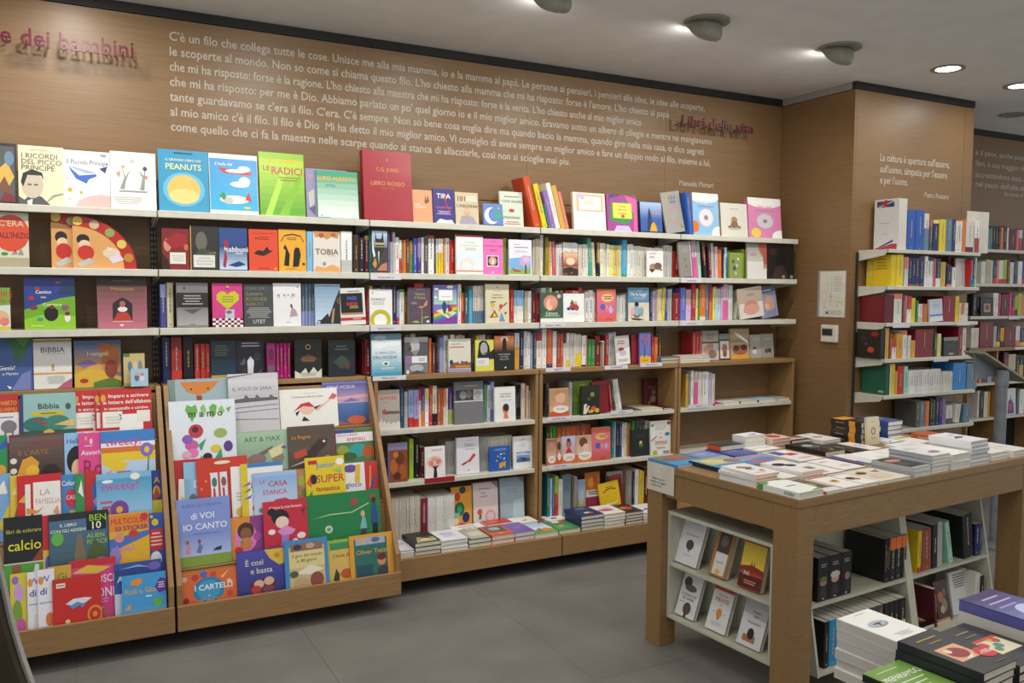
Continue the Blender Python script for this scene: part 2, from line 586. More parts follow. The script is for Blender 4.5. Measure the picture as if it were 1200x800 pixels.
for x, y, s in ((5.12, 3.66, 'round recessed downlight glowing just in front of the column'), (5.98, 3.71, 'round recessed downlight at the right edge of the photo'),
                (6.9, 4.33, 'small round unlit recessed downlight by the far right wall'),
                (.05, 4.42, 'round recessed downlight close to the wall above left raised letters'),
                (2.6, 2.6, 'round recessed downlight above the left end of the table'), (3.8, 2.5, 'round recessed downlight above the right end of the table'),
                (-.5, 2.3, 'added out-of-view fill downlight left of the children racks'), (1.3, 2.5, 'added out-of-view fill downlight between the racks and the table'),  # both added out of view to fill the shelf interiors with light
                (3.0, 1.5, 'added out-of-view fill downlight just before the table'), (5.2, 2.2, 'round recessed downlight right of the table'), (.9, 1.6, 'round recessed downlight before the children racks'),  # the one just before the table is added shelf fill, unseen
                (2.2, .8, 'round recessed downlight above the near stacks'), (-.9, .6, 'round recessed downlight left of the camera'),
                (3.9, .6, 'round recessed downlight far right behind the camera'), (.6, -1.2, 'round recessed downlight behind the camera'),
                (7.2, 2.6, 'round recessed downlight at the far right of the shop')):
    downlight(x, y, s, .55 if (x > 5 and y > 3) or y > 4 else 1.0, x != 6.9)

# ================================================================== WALL SHELVING
def shelf_board(x0, x1, z, yf, yb, label, group, lip=.034):
    root = empty('shelf_board', T(x0, yf, z))
    tag(root, label, 'shelf', group)
    L, Dp = x1 - x0, yb - yf
    o = slab('tray', (0, .002, -.018), (L, Dp, 0), 'shelf', None, .001)
    o.parent = root
    o = slab('front_lip', (0, 0, -lip), (L, .012, .001), 'shelf', None, .0025)
    o.parent = root
    for x in (.0, L - .003):
        m = MB()
        m.prism([(.012, -.018), (.03, -.04), (Dp, -.075), (Dp, -.018)], 0, x, x + .003)
        o = m.build('bracket', 'shelf', None, None, False)
        o.parent = root
    return root
for s in range(3):
    for b in range(5):
        shelf_board(XB[b] + .003, XB[b + 1] - .003, SZ[s], SF, WALL - .004, 'cream steel %s of the %s bay from the left' % (SHN[s].replace('shelf', 'shelf board'), BAYN[b]), 'cream shelf boards on the long wall')
for b in range(1, 5):
    root = empty('slotted_rail', T(XB[b], WALL - .003, 1.2))
    tag(root, 'dark slotted steel rail between the %s and %s bays' % (BAYN[b - 1], BAYN[b]), 'rail', 'slotted wall rails')
    o = slab('channel', (-.014, -.013, 0), (.014, 0, .98), 'rail')
    o.parent = root
    m = MB()
    for i in range(32):
        m.box((-.010, -.0138, .02 + i * .03), (-.005, -.0125, .035 + i * .03))
        m.box((.005, -.0138, .02 + i * .03), (.010, -.0125, .035 + i * .03))
    o = m.build('slots', 'slot', None, None, False)
    o.parent = root
    # front-side upright strip seen beside the shelf ends

# ---- low oak cabinets under bays 3 to 5
BASEY = 4.30
for b in (2, 3, 4):
    x0, x1 = XB[b] + .004 + (.02 if b == 2 else 0), XB[b + 1] - .004
    root = empty('low_bookcase', T(x0, 0, 0))
    tag(root, 'open oak low bookcase under the %s bay from the left' % BAYN[b], 'bookcase', 'oak low bookcases')
    L = x1 - x0
    bd = WALL - .014
    for nm, a, c, mt in (('side_panel', (0, SF, .21), (.022, bd, 1.165), 'wood'), ('side_panel', (L - .022, SF, .21), (L, bd, 1.165), 'wood'),
                         ('top_panel', (0, SF - .004, 1.165), (L, bd, 1.192), 'wood'), ('back_panel', (.022, bd - .012, .21), (L - .022, bd, 1.165), 'veneer'),
                         ('base_top', (0, BASEY + .02, .188), (L, bd, .21), 'wood'), ('base_front', (0, BASEY, .09), (L, BASEY + .02, .21), 'wood'),
                         ('base_side', (0, BASEY + .02, .09), (.02, bd, .188), 'wood'), ('base_side', (L - .02, BASEY + .02, .09), (L, bd, .188), 'wood'),
                         ('plinth', (.02, BASEY + .25, 0), (L - .02, bd, .09), 'dark'), ('base_bottom', (.02, BASEY + .02, .09), (L - .02, bd, .10), 'dark')):
        o = slab(nm, a, c, mt, None, .0015)
        o.parent = root
    for z, s in ((.875, 4), (.566, 5)):
        o = slab('shelf', (.023, SF + .012, z - .018), (L - .023, bd - .013, z), 'shelf')
        o.parent = root
        o2 = slab('front_lip', (.023, SF, z - .026), (L - .023, SF + .012, z + .001), 'shelf', None, .002)
        o2.parent = o

# ---- two tiered children's display racks under bays 1 and 2
RY0, RZ0, RDY, RDZ, RA = 4.152, .150, .098, .195, math.radians(11)
RACKY = 4.13
def rack(x0, x1, label):
    root = empty('display_rack', T(x0, 0, 0))
    tag(root, label, 'rack', 'tiered display racks')
    L = x1 - x0
    for x in (0, L - .024):
        m = MB()
        m.prism([(RACKY + .02, .09), (4.846, .09), (4.846, 1.192), (SF + .02, 1.192), (RACKY + .02, .30)], 0, x, x + .024)
        o = m.build('side_panel', 'wood', None, None, False, .0015)
        o.parent = root
    for nm, a, c, mt in (('front_rail', (0, RACKY, .088), (L, RACKY + .02, .206), 'wood'), ('top_panel', (.024, SF + .08, 1.168), (L - .024, 4.846, 1.192), 'wood'),
                         ('bottom_panel', (.024, RACKY + .02, .10), (L - .024, 4.846, .12), 'wood'), ('plinth', (.05, RACKY + .30, 0), (L - .05, 4.84, .1), 'dark')):
        o = slab(nm, a, c, mt, None, .0015)
        o.parent = root
    o = slab('top_edge', (.024, SF + .05, 1.168), (L - .024, SF + .08, 1.192), 'edge', None, .0015)
    o.parent = root
    for i in range(5):
        y, z = RY0 + RDY * i, RZ0 + RDZ * i
        o = slab('ledge', (.025, y - .010, z - .006), (L - .025, y + .05, z), 'wood')
        o.parent = root
        m = MB()
        s_, c_ = math.sin(RA), math.cos(RA)
        H = .19 if i < 4 else .23
        p = [(y + .044, z), (y + .050, z), (y + .050 + H * s_, z + H * c_), (y + .044 + H * s_, z + H * c_)]
        m.prism(p, 0, .025, L - .025)
        o = m.build('tier_back', 'wood', None, None, False)
        o.parent = root
rack(XB[0] + .02, .412, 'oak tiered display rack at the left edge full of activity books')
rack(.424, 1.524, 'oak tiered display rack nearest the white journals, full of picture books')

# ---- shelves on the column
CZ = [1.984, 1.732, 1.480, 1.230, .977, .730]
CS0, CS1, CSF = 4.955, 5.952, 3.93
for i, z in enumerate(CZ):
    shelf_board(CS0, CS1, z, CSF, CF - .002, 'cream steel shelf board on the column, %s from the top' % ORD[i], 'cream shelf boards on the column', .024)
slab_ = empty('slotted_rail', T(CS0 - .018, CF - .001, .4))
tag(slab_, 'dark slotted steel rail at the left end of the column shelves', 'rail', 'slotted wall rails')
o = slab('channel', (-.006, -.013, 0), (.006, 0, 1.57), 'rail'); o.parent = slab_

# ---- far right shelving
FZ = [2.067, 1.77, 1.487, 1.21, .90, .59]
FX0, FX1 = 6.86, 7.96
for i in (0, 1, 2):
    shelf_board(FX0, FX1, FZ[i], SF, WALL - .004, 'cream steel shelf board on the far right wall, %s from the top' % ORD[i], 'cream shelf boards on the far right wall', .026)
root = empty('low_bookcase', T(FX0, 0, 0))
tag(root, 'oak low bookcase on the far right wall behind the grey post', 'bookcase', 'oak low bookcases')
L = FX1 - FX0
for nm, a, c, mt in (('side_panel', (0, SF, 0), (.022, WALL - .014, 1.18), 'wood'), ('side_panel', (L - .022, SF, 0), (L, WALL - .014, 1.18), 'wood'),
                     ('divider', (.40, SF + .005, .2), (.42, WALL - .02, 1.18), 'wood'),
                     ('top_panel', (0, SF - .004, 1.18), (L, WALL - .014, 1.21), 'wood'), ('shelf', (.022, SF, .88), (L - .022, WALL - .03, .90), 'shelf'),
                     ('shelf', (.022, SF, .57), (L - .022, WALL - .03, .59), 'shelf'), ('shelf', (.022, SF, .18), (L - .022, WALL - .03, .20), 'shelf'),
                     ('back_panel', (.022, WALL - .026, 0), (L - .022, WALL - .014, 1.18), 'dark')):
    o = slab(nm, a, c, mt); o.parent = root

# ================================================================== THE BOOK TABLE
TA = math.radians(4.5)
TB = Vector((2.518, 2.368, 0))
TM = Matrix.Translation(TB) @ Matrix.Rotation(TA, 4, 'Z')      # u = local x along the front, v = local y towards the wall
TU, TV = Vector((math.cos(TA), math.sin(TA), 0)), Vector((-math.sin(TA), math.cos(TA), 0))
TL, TW, TH = 1.80, .89, .88
root = empty('book_table', TM)
tag(root, 'heavy oak display table with thick legs covered in books', 'table')
for nm, a, c in (('table_top', (0, 0, TH - .036), (TL, TW, TH)), ('leg', (.004, .004, 0), (.104, .126, TH - .036)), ('leg', (.004, TW - .104, 0), (.104, TW - .004, TH - .036)),
                 ('leg', (TL - .104, .004, 0), (TL - .004, .126, TH - .036)), ('leg', (TL - .104, TW - .126, 0), (TL - .004, TW - .004, TH - .036)),
                 ('apron', (.104, .006, .715), (TL - .104, .03, TH - .037)), ('apron', (.104, TW - .03, .715), (TL - .104, TW - .006, TH - .037)),
                 ('apron', (.006, .126, .73), (.03, TW - .126, TH - .037)), ('apron', (TL - .03, .126, .73), (TL - .006, TW - .126, TH - .037))):
    o = slab(nm, a, c, 'table_wood', None, .003); o.parent = root
# white paper notice on the table end
nt = empty('paper_notice', TM @ T(-.0012, TW - .005, .745) @ Matrix.Rotation(-math.pi / 2, 4, 'Z'))
tag(nt, 'white paper notice taped on the left corner of the table', 'notice')
o = slab('sheet', (0, 0, 0), (.185, .0008, .135), 'letter_white'); o.parent = nt
m = MB()
draw_art(m, 'p darkgrey .46,.76 .55,.80 .50,.86 .53,.79;T .2 .46 .10 darkgrey Reparto per chi;T .14 .34 .10 darkgrey chiedono di leggere;T .18 .22 .10 darkgrey e fare di libri', .185, .135, .0003)
o = m.build('print', 'print'); o.parent = nt
# cream steel unit in the table end (faces the left)
EU = empty('steel_book_unit', TM @ T(.045, .17, 0))
tag(EU, 'small cream steel book unit in the end of the table', 'shelf unit', 'cream steel units under the table')
ED = .165
EW, EZ0, EZ1, EZM = .60, .14, .655, .405
for nm, a, c in (('side_panel', (0, -.044, EZ0), (ED, 0, EZ1)), ('side_panel', (0, EW, EZ0), (ED, EW + .0, EZ1)), ('top_panel', (0, 0, EZ1 - .016), (ED, EW, EZ1)),
                 ('shelf', (.004, 0, EZM - .014), (ED - .01, EW, EZM)), ('bottom_panel', (0, 0, EZ0), (ED, EW, EZ0 + .014)), ('back_panel', (ED - .01, 0, EZ0 + .014), (ED, EW, EZ1 - .016))):
    if nm == 'side_panel':
        a, c = ((0, -.014, EZ0), (ED, 0, EZ1)) if a[1] < 0 else ((0, EW, EZ0), (ED, EW + .014, EZ1))
    o = slab(nm, a, c, 'white_steel', None, .001); o.parent = EU
for z in (.26, .55):
    o = slab('clip', (-.012, EW + .014, z), (.02, EW + .019, z + .03), 'steel'); o.parent = EU
# cream steel unit in the table front (two bays, front edges sloping back)
FU = empty('steel_book_unit', TM @ T(.215, .05, 0))
tag(FU, 'wide cream steel book unit in the long side of the table', 'shelf unit', 'cream steel units under the table')
FW, FZ0, FZ1, FZM = 1.37, .09, .66, .378
def slope_y(z):
    return .10 * (z - FZ0) / (FZ1 - FZ0)
for x0, x1, nm in ((0, .014, 'side_panel'), (FW - .014, FW, 'side_panel'), (.675, .725, 'divider')):
    m = MB()
    m.prism([(slope_y(FZ0), FZ0), (.30, FZ0), (.30, FZ1), (slope_y(FZ1), FZ1)], 0, x0, x1)
    o = m.build(nm, 'white_steel', None, None, False, .001); o.parent = FU
for z in (FZ0, FZM - .014):
    for xa, xb in ((.014, .675), (.725, FW - .014)):
        o = slab('shelf', (xa, slope_y(z) + .003, z), (xb, .292, z + .014), 'white_steel', None, .001); o.parent = FU
o = slab('back_panel', (.014, .292, FZ0 + .014), (FW - .014, .30, FZ1), 'white_steel'); o.parent = FU
o = slab('top_panel', (.014, .11, FZ1 - .012), (FW - .014, .292, FZ1), 'white_steel'); o.parent = FU

# ================================================================== SMALL FIXTURES
pn = empty('wall_sheet', T(SIDE - .001, 4.44, 1.51) @ Matrix.Rotation(-math.pi / 2, 4, 'Z'))
tag(pn, 'white sheet with a floor plan in a clear holder on the column', 'notice')
o = slab('backing', (-.02, -.002, -.004), (.235, .0005, .332), 'greytrim'); o.parent = pn
o = slab('sheet', (0, -.003, 0), (.228, -.002, .328), 'letter_white'); o.parent = pn
m = MB()
draw_art(m, 'p grey .2,.2 .36,.85 .37,.85 .21,.2;p grey .44,.25 .46,.88 .47,.88 .45,.25;r .14 .19 .3 .2 grey;m .55 .55 .9 .9 7 lightgrey;r .7 .32 .92 .34 lime;r .7 .24 .75 .26 rose;r .86 .28 .9 .3 rose;m .2 .05 .9 .16 3 lightgrey;e .32 .09 .04 .03 darkgrey;e .45 .45 .03 .02 grey', .228, .328, .0032)
o = m.build('print', 'print'); o.parent = pn
th = empty('thermostat', T(SIDE, 4.402, 1.328) @ Matrix.Rotation(-math.pi / 2, 4, 'Z'))
tag(th, 'small white thermostat with a grey screen below the wall sheet', 'thermostat')
o = slab('housing', (0, -.026, 0), (.145, 0, .125), 'letter_white', None, .006); o.parent = th
o = slab('screen', (.018, -.028, .05), (.105, -.0255, .095), 'rail'); o.parent = th
o = slab('frame', (.012, -.0268, .045), (.111, -.0255, .10), 'greytrim'); o.parent = th

# lectern-like stand behind the table
LY = 3.46
LX = on_y(1172.5, 480, LY).x
ls = empty('lectern_stand', T(LX, LY, 0))
tag(ls, 'grey steel lectern post with a slanted plate behind the table', 'lectern')
m = MB(); m.tube((0, 0), .037, .02, 1.10, 28); o = m.build('pole', 'steel', None, None, False, smooth=False); o.parent = ls
m = MB(); m.tube((0, 0), .042, on_y(1172, 452, LY).z, on_y(1172, 433, LY).z, 28); o = m.build('sleeve', 'steel', None, None, False); o.parent = ls
m = MB(); m.tube((0, 0), .20, 0, .02, 36); o = m.build('foot', 'steel', None, None, False); o.parent = ls
def lp(x, y):
    q = on_y(x, y, LY)
    return (q.x - LX, q.z)
m = MB()
m.prism([lp(1146, 411.5), lp(1199, 446), lp(1197, 447.5), lp(1146, 414)], 1, -.05, .10)
o = m.build('plate', 'fixture', None, None, False, .001); o.parent = ls
m = MB()
m.prism([lp(1147.5, 414), lp(1178, 433), lp(1178, 442), lp(1166, 441), lp(1147.5, 446)], 1, .03, .04)
o = m.build('gusset', 'steel', None, None, False); o.parent = ls

# curved dark panel close to the camera, lower left corner
path = [(-14, 628), (-2, 655), (6, 690), (15, 730), (27, 770), (42, 812), (62, 860), (85, 920), (110, 1000)]
DP = 1.15
pts = [EYE + ray(x, y) * DP for x, y in path]
cp = empty('curved_stand', T(pts[-1].x, pts[-1].y, 0))
tag(cp, 'dark bronze curved panel with a bright edge in the lower left corner', 'stand')
m, m2 = MB(), MB()
out = (Vector((-math.cos(YAW), math.sin(YAW), 0)))
fw = Vector((math.sin(YAW), math.cos(YAW), 0))
org = Vector((pts[-1].x, pts[-1].y, 0))
low = Vector((pts[-1].x + .02, pts[-1].y, 0))
ch = pts + [low]
def strip(mb, wa, wb, da, db):
    for a, b in zip(ch, ch[1:]):
        q = []
        for p in (a, b):
            q.append([p - org + out * wa + fw * da, p - org + out * wb + fw * da, p - org + out * wb + fw * db, p - org + out * wa + fw * db])
        n = len(mb.v)
        mb.v += [tuple(t) for t in q[0] + q[1]]
        mb.f += [(n + i, n + (i + 1) % 4, n + 4 + (i + 1) % 4, n + 4 + i) for i in range(4)]
        mb.c += [(1, 1, 1, 1)] * 4
strip(m, .008, .052, -.010, .012)
o = m.build('panel', 'bronze', None, None, False); o.parent = cp
strip(m2, .003, .0075, .002, .010)
o = m2.build('edge_strip', 'chrome', None, None, False); o.parent = cp
m = MB(); strip(m, .053, .085, .02, .03)
o = m.build('rear_panel', 'bronze', None, None, False); o.parent = cp
o = slab('foot', (-.12, -.1, 0), (.12, .1, .012), 'bronze'); o.parent = cp

# low table carrying the stacks in the lower right corner
NT = empty('low_table', T(1.68, .62, 0))
tag(NT, 'low oak table in the lower right corner under the near stacks', 'table')
NTZ = .56
for nm, a, c in (('table_top', (0, 0, NTZ - .03), (1.1, 1.02, NTZ)), ('leg', (.02, .02, 0), (.09, .09, NTZ - .03)), ('leg', (1.01, .02, 0), (1.08, .09, NTZ - .03)),
                 ('leg', (1.01, .90, 0), (1.08, .97, NTZ - .03)), ('leg', (.02, .90, 0), (.09, .97, NTZ - .03))):
    o = slab(nm, a, c, 'table_wood', None, .002); o.parent = NT

# ================================================================== BOOK PLACING
WH = {}
for b in range(5):
    for s in range(7):
        WH['%d%d' % (s, b)] = dict(y=4.668, z=SZ[s] + .001, d=.16, loc='%s of the %s bay' % (SHN[s], BAYN[b]), fy=4.622)
for i in range(6):
    WH['c%d' % i] = dict(y=3.955, z=CZ[i] + .001, d=.19, loc="column's %s shelf" % ORD[i], fy=3.945)
    WH['f%d' % i] = dict(y=4.635, z=FZ[i] + .001, d=.18, loc="far right wall's %s shelf" % ORD[i], fy=4.62)
for k_ in ('30', '31'):
    WH[k_].update(fy=4.672, y=4.70, d=.14)
FRONTS = []
COUNT = {}
SPINES = []          # (visible area, builder, matrix, label, category, group)
REST_LABEL = 'narrow and distant book spines filling the gaps on the crowded shelves'
LIGHT = {'white', 'offwhite', 'cream', 'beige', 'yellow', 'paleyellow', 'lime', 'sky', 'paleblue', 'palepink', 'mint', 'lilac', 'lightgrey', 'peach', 'amber', 'silver', 'sand'}
NICE = dict(offwhite='off-white', paleyellow='pale yellow', lightgrey='light grey', darkgrey='dark grey', darkred='dark red', darkgreen='dark green', paleblue='pale blue',
            palepink='pale pink', bluegrey='blue-grey', greenteal='green', darkbrown='dark brown')
def nice(c):
    if c not in HEX:          # nearest named colour
        q = [int(c[i:i + 2], 16) for i in (0, 2, 4)]
        c = min(HEX, key=lambda k: sum((int(HEX[k][i * 2:i * 2 + 2], 16) - q[i]) ** 2 for i in range(3)))
    return NICE.get(c, c)
def spine_mesh(w, h, d, ca, cb, frac, side=None):
    m = MB()
    r = min(.0035, w * .3)
    A = jitter(col(ca))
    out = [(0, d), (0, r), (r, 0), (w - r, 0), (w, r), (w, d)]
    m.prism(out, 2, 0, h, A)
    m.c[-8] = m.c[-7] = A
    m.poly([(.001, .004, h + .0003), (w - .001, .004, h + .0003), (w - .001, d, h + .0003), (.001, d, h + .0003)], col('paper'))
    y = -.0005
    e = w * .04
    if cb:
        B = jitter(col(cb))
        z0, z1 = (0, frac * h) if frac > 0 else ((1 + frac) * h, h)
        m.poly([(r * .6, y, z0), (w - r * .6, y, z0), (w - r * .6, y, z1), (r * .6, y, z1)], B)
        m.poly([(0, r, z0), (r * .6, y, z0), (r * .6, y, z1), (0, r, z1)], B)
        m.poly([(w - r * .6, y, z0), (w, r, z0), (w, r, z1), (w - r * .6, y, z1)], B)
    # title strokes and a publisher mark
    light = ca in LIGHT or sum(A[:3]) > 1.2
    tc = col(random.choice(['silver', 'grey', 'bluegrey', 'rose', 'lightgrey', 'grey'])) if light else col(random.choice(['beige', 'lightgrey', 'sand', 'gold']))
    y = -.0010
    z = h * random.uniform(.25, .4)
    end = h * random.uniform(.7, .93)
    ww = min(w * random.uniform(.07, .13), .0035)
    cx = w * .5
    while z < end:
        s = random.uniform(.006, .022)
        m.poly([(cx - ww, y, z), (cx + ww, y, z), (cx + ww, y, min(z + s, end)), (cx - ww, y, min(z + s, end))], tc)
        z += s + random.uniform(.002, .006)
    if random.random() < .7:
        q = min(w * .16, .0035)
        m.poly([(cx - q, y, .012), (cx + q, y, .012), (cx + q, y, .012 + 2 * q), (cx - q, y, .012 + 2 * q)], tc)
    return m
def S(key, text, y=None, cat='book', same=None, d=None, z=None, hoff=0):
    W = WH[key]
    Y = y or W['y']
    zb = W['z'] if z is None else z
    dep = d or W['d']
    for it in text.split(';'):
        a = it.split()
        if not a:
            continue
        x0, x1, yt = float(a[0]), float(a[1]), float(a[2])
        cols = a[3].split('/')
        n, lean = 1, 0.0
        for q in a[4:]:
            if q[0] == 'x':
                n = int(q[1:])
            if q[0] == 'L':
                lean = math.radians(float(q[1:]))
        X0, X1 = on_y(x0, yt + 25, Y).x, on_y(x1, yt + 25, Y).x
        hz = on_y((x0 + x1) / 2, yt, Y).z - zb
        for i in range(n):
            wd = (X1 - X0) / n
            h = hz / math.cos(lean) * (1 if n == 1 or same else random.uniform(.975, 1.0))
            m = spine_mesh(wd * math.cos(lean) - .0008, h, dep * random.uniform(.9, 1), cols[0], cols[1] if len(cols) > 1 else None, float(cols[2]) if len(cols) > 2 else .5)
            mw = T(X0 + wd * i + .0004, Y + random.uniform(0, .004), zb)
            if lean:
                if lean < 0:      # top leans to the left: stands on its left edge
                    mw = mw @ Matrix.Rotation(lean, 4, 'Y')
                else:
                    mw = mw @ T(wd, 0, 0) @ Matrix.Rotation(lean, 4, 'Y') @ T(-wd, 0, 0)
            dist = (mw.translation - EYE).dot(_f)
            area_px = wd * h * (FPX / dist) ** 2
            if same:
                SPINES.append((area_px, m, mw, same, cat, same, key, X0 + wd * i, X0 + wd * (i + 1)))
            else:
                COUNT[key] = COUNT.get(key, 0) + 1
                cn = nice(cols[0]) + ('-and-' + nice(cols[1]) if len(cols) > 1 else '')
                th = 'thick ' if wd > .034 else ('slim ' if wd < .016 else '')
                SPINES.append((area_px, m, mw, '%s%s book, %s upright spine on the %s' % (th, cn, ordinal(COUNT[key]), W['loc']), cat, 'upright books on the ' + W['loc'], key, X0 + wd * i, X0 + wd * (i + 1)))
def F(key, x0, x1, yt, cover, t, art, label, y=None, lean=2.5, cat='book', spine=None, tilt=0.0, z=None, gloss=True):
    """book standing face-out"""
    W = WH[key]
    Y = y or W['fy']
    zb = (W['z'] if z is None else z)
    X0, X1 = on_y(x0, yt + 25, Y).x, on_y(x1, yt + 25, Y).x
    la = math.radians(lean)
    n = Vector((0, math.cos(la), -math.sin(la)))
    p = on_plane((x0 + x1) / 2, yt, (0, Y, zb), n)
    h = (p.z - zb) / math.cos(la)
    mw = frame((X0, Y, zb + t * math.sin(la)), (1, 0, 0), (0, math.sin(la), math.cos(la)))
    if tilt:
        a = math.radians(tilt)
        wd = X1 - X0
        mw = (mw @ Matrix.Rotation(a, 4, 'Y')) if tilt < 0 else (mw @ T(wd, 0, 0) @ Matrix.Rotation(a, 4, 'Y') @ T(-wd, 0, 0))
    FRONTS.append((key, X0, X1, Y, Y + t * math.cos(la) + min(h, .24) * math.sin(la)))
    return make_book(mw, X1 - X0, h, t, cover, art, label, cat, None, 'book', spine, gloss=gloss)

# ------------------------------------------------------------------ top shelf (all face-out)
K = dict(y=4.655, lean=8)
F('00', -10, 19, 168, 'black', .012, 'r .08 .04 .92 .95 darkgrey;p gold .1,.5 .6,.7 .9,.45 .7,.3 .2,.25;p darkred .3,.04 .92,.04 .92,.12 .5,.2;e .7 .75 .2 .12 bluegrey;p brown .1,.2 .5,.45 .8,.2', 'black-framed cover with a dark golden picture at the left end of top shelf', **K)
F('00', 21, 74.5, 172, 'cream', .018, 't .5 .93 .045 grey JEAN-PIERRE G;T .06 .83 .12 darkgrey I RICORDI;T .06 .73 .12 darkgrey DEL PICCO;T .06 .63 .12 darkgrey PRINCIPE;p darkgrey .0,.0 .7,.0 .5,.14 .3,.2 .12,.08 .0,.14;e .3 .33 .24 .22 bbb09c;p black .05,.38 .1,.53 .3,.6 .52,.55 .55,.42 .5,.5 .2,.5 .1,.3;e .24 .34 .05 .015 darkgrey;e .38 .34 .05 .015 darkgrey;p white .18,.06 .3,.1 .28,.0 .2,.0;p grey .6,.06 .75,.18 .98,.22 .98,.2 .78,.15 .62,.05', 'cream cover titled I Ricordi with a black-and-white portrait of a man', spine='beige', **K)
F('00', 73, 129, 177.5, 'white', .012, 'T .08 .8 .12 navy Il Piccolo Principe;p blue .12,.72 .35,.56 .7,.6 .72,.56 .55,.5 .5,.42 .28,.5 .2,.6;p lavender .1,.72 .3,.7 .72,.62 .5,.6;p c9ada6 .25,.0 .32,.12 .55,.2 .8,.24 1,.22 1,.0;e .15 .3 .05 .04 amber;e .38 .26 .035 .03 amber;e .1 .5 .02 .015 yellow;e .14 .14 .02 .015 yellow;e .5 .66 .02 .015 yellow;p grey .78,.93 .9,.9 .95,.96 .82,.96;p navy .78,.7 .95,.75 .9,.62', 'white cover titled Il Piccolo Principe with a blue plane over a pale planet', **K)
F('00', 129.5, 183, 179, 'white', .016, 'p salmon .12,.62 .22,.66 .2,.54;p salmon .7,.6 .82,.6 .8,.52;p grey .2,.35 .3,.55 .24,.8 .33,.56 .45,.72 .34,.5 .3,.34;p grey .64,.34 .7,.56 .6,.7 .73,.6 .78,.8 .76,.55 .74,.34;e .28 .74 .04 .03 gold;e .76 .72 .05 .04 darkgrey;p lightgrey .4,.84 .5,.88 .56,.82 .46,.8;r .18 .3 .8 .325 grey;p paleblue .55,.4 .65,.38 .6,.34;m .05 .08 .7 .22 4 lightgrey', 'white cover with two sketchy dancing figures and loose grey strokes', spine='offwhite', **K)
F('01', 186, 245, 177, '2f8fb5', .022, 't .5 .84 .055 cream IL GRANDE LIBRO DEI;t .5 .73 .13 paleyellow PEANUTS;e .5 .36 .42 .28 5fb0cf;e .5 .36 .33 .24 d6b45e;e .5 .25 .3 .12 e2c878;m .3 .93 .7 .97 1 navy', 'glossy teal cover titled Peanuts in cream above a golden disc', spine='teal', **K)
F('01', 246, 303, 181.5, 'white', .014, 'g .06 .92 cyan 3f93cc;p red .16,.78 .3,.68 .85,.66 .9,.7 .6,.74 .3,.76;e .55 .72 .22 .03 white;e .72 .76 .13 .05 white;e .62 .5 .2 .05 white;e .72 .55 .12 .08 white;e .5 .24 .3 .07 white;e .38 .22 .1 .06 lightgrey;p green .2,.3 .28,.36 .34,.28 .28,.22;p red .72,.24 .8,.38 .86,.22;T .12 .83 .07 white L\'isola del;r .7 .09 .82 .13 yellow', 'white-bordered sky blue cover with clouds and a red banner', **K)
F('01', 305, 358, 180, '8dbb2e', .016, 'g .02 .9 5f9e2b a8cf3c;p 7db52f .4,.0 .6,.0 .95,.6 .9,.7;p a9d24a .1,.0 .25,.0 .6,.7 .5,.75;T .08 .87 .10 amber LUPO ALBERTO;T .08 .75 .11 red LE;T .26 .72 .16 c22a54 RADICI;m .4 .55 .9 .63 2 olive', 'bright green cover with the red word Radici under an amber title', spine='lime', **K)
F('01', 359.5, 408, 199, '8f8bb0', .010, 'T .06 .85 .09 amber LU;p lightgrey .05,.5 .2,.6 .2,.3 .08,.2;p 5a5a78 .05,.2 .22,.25 .2,.05', 'mauve comic album mostly hidden behind the pale green one', y=4.672, lean=8)
F('01', 372.5, 421, 201, 'greenteal', .012, 'g .02 .98 dce6d8 3f9b76;t .48 .84 .12 amber LUPO ALBERTO;m .15 .66 .5 .72 2 teal;r .02 .02 .3 .03 teal;p magenta .06,.06 .12,.04 .1,.08', 'pale green comic album with an amber title on the top shelf', **K)
F('01', 427, 484, 178.5, '9c1526', .050, 't .5 .88 .07 d08a4a o;t .5 .73 .075 d08a4a C.G. JUNG;t .5 .62 .03 c26a3a IL;t .5 .53 .085 d08a4a LIBRO ROSSO;t .5 .46 .03 c26a3a LIBER NOVUS;r .4 .2 .8 .202 b3383a;r .2 .31 .6 .312 b3383a', 'very large thick dark red volume titled Libro Rosso', y=4.63, lean=6, spine='8a1220')
K = dict(y=4.66, lean=7)
F('02', 484.5, 507.5, 223, 'peach', .012, 'p 7a4a30 .6,.62 .66,.85 .72,.7 .8,.86 .85,.66 .7,.58;T .1 .56 .08 white PUER;T .1 .48 .08 white DI CARTA;r .1 .3 .7 .305 c27d55', 'peach orange cover with a dark hand shadow beside the red volume', **K)
F('02', 508.5, 533.5, 222, '332a78', .014, 't .5 .8 .2 white TIRA;p red .5,.72 .62,.84 .68,.84 .58,.68;t .5 .47 .1 rose CHAPMAN;m .15 .26 .85 .38 3 lilac;p white .1,.02 .3,.14 .6,.1 .85,.12 .95,.02;p red .5,.75 .8,.25 .82,.27 .54,.76', 'small deep purple cover titled TIRA in big white capitals', **K)
F('02', 534.5, 561.5, 226, 'c9b999', .016, 'T .06 .8 .22 black 101;m .45 .72 .95 .9 4 white;T .06 .58 .13 black L\'INSONNIA;e .5 .4 .16 .12 skin;r .34 .42 .66 .47 lightgrey;p 9a93a0 .14,.0 .25,.25 .5,.3 .75,.25 .95,.0', 'beige cover titled 101 with a person wearing a sleep mask', **K)
F('02', 567, 590, 239, '5b7fb8', .010, 'e .42 .45 .36 .38 dfe3e6;e .56 .5 .3 .32 5b7fb8;e .72 .5 .2 .18 greenteal;e .8 .8 .05 .03 yellow;r .0 .0 1 .05 navy', 'small blue cover with a white crescent moon', y=4.64, lean=8)
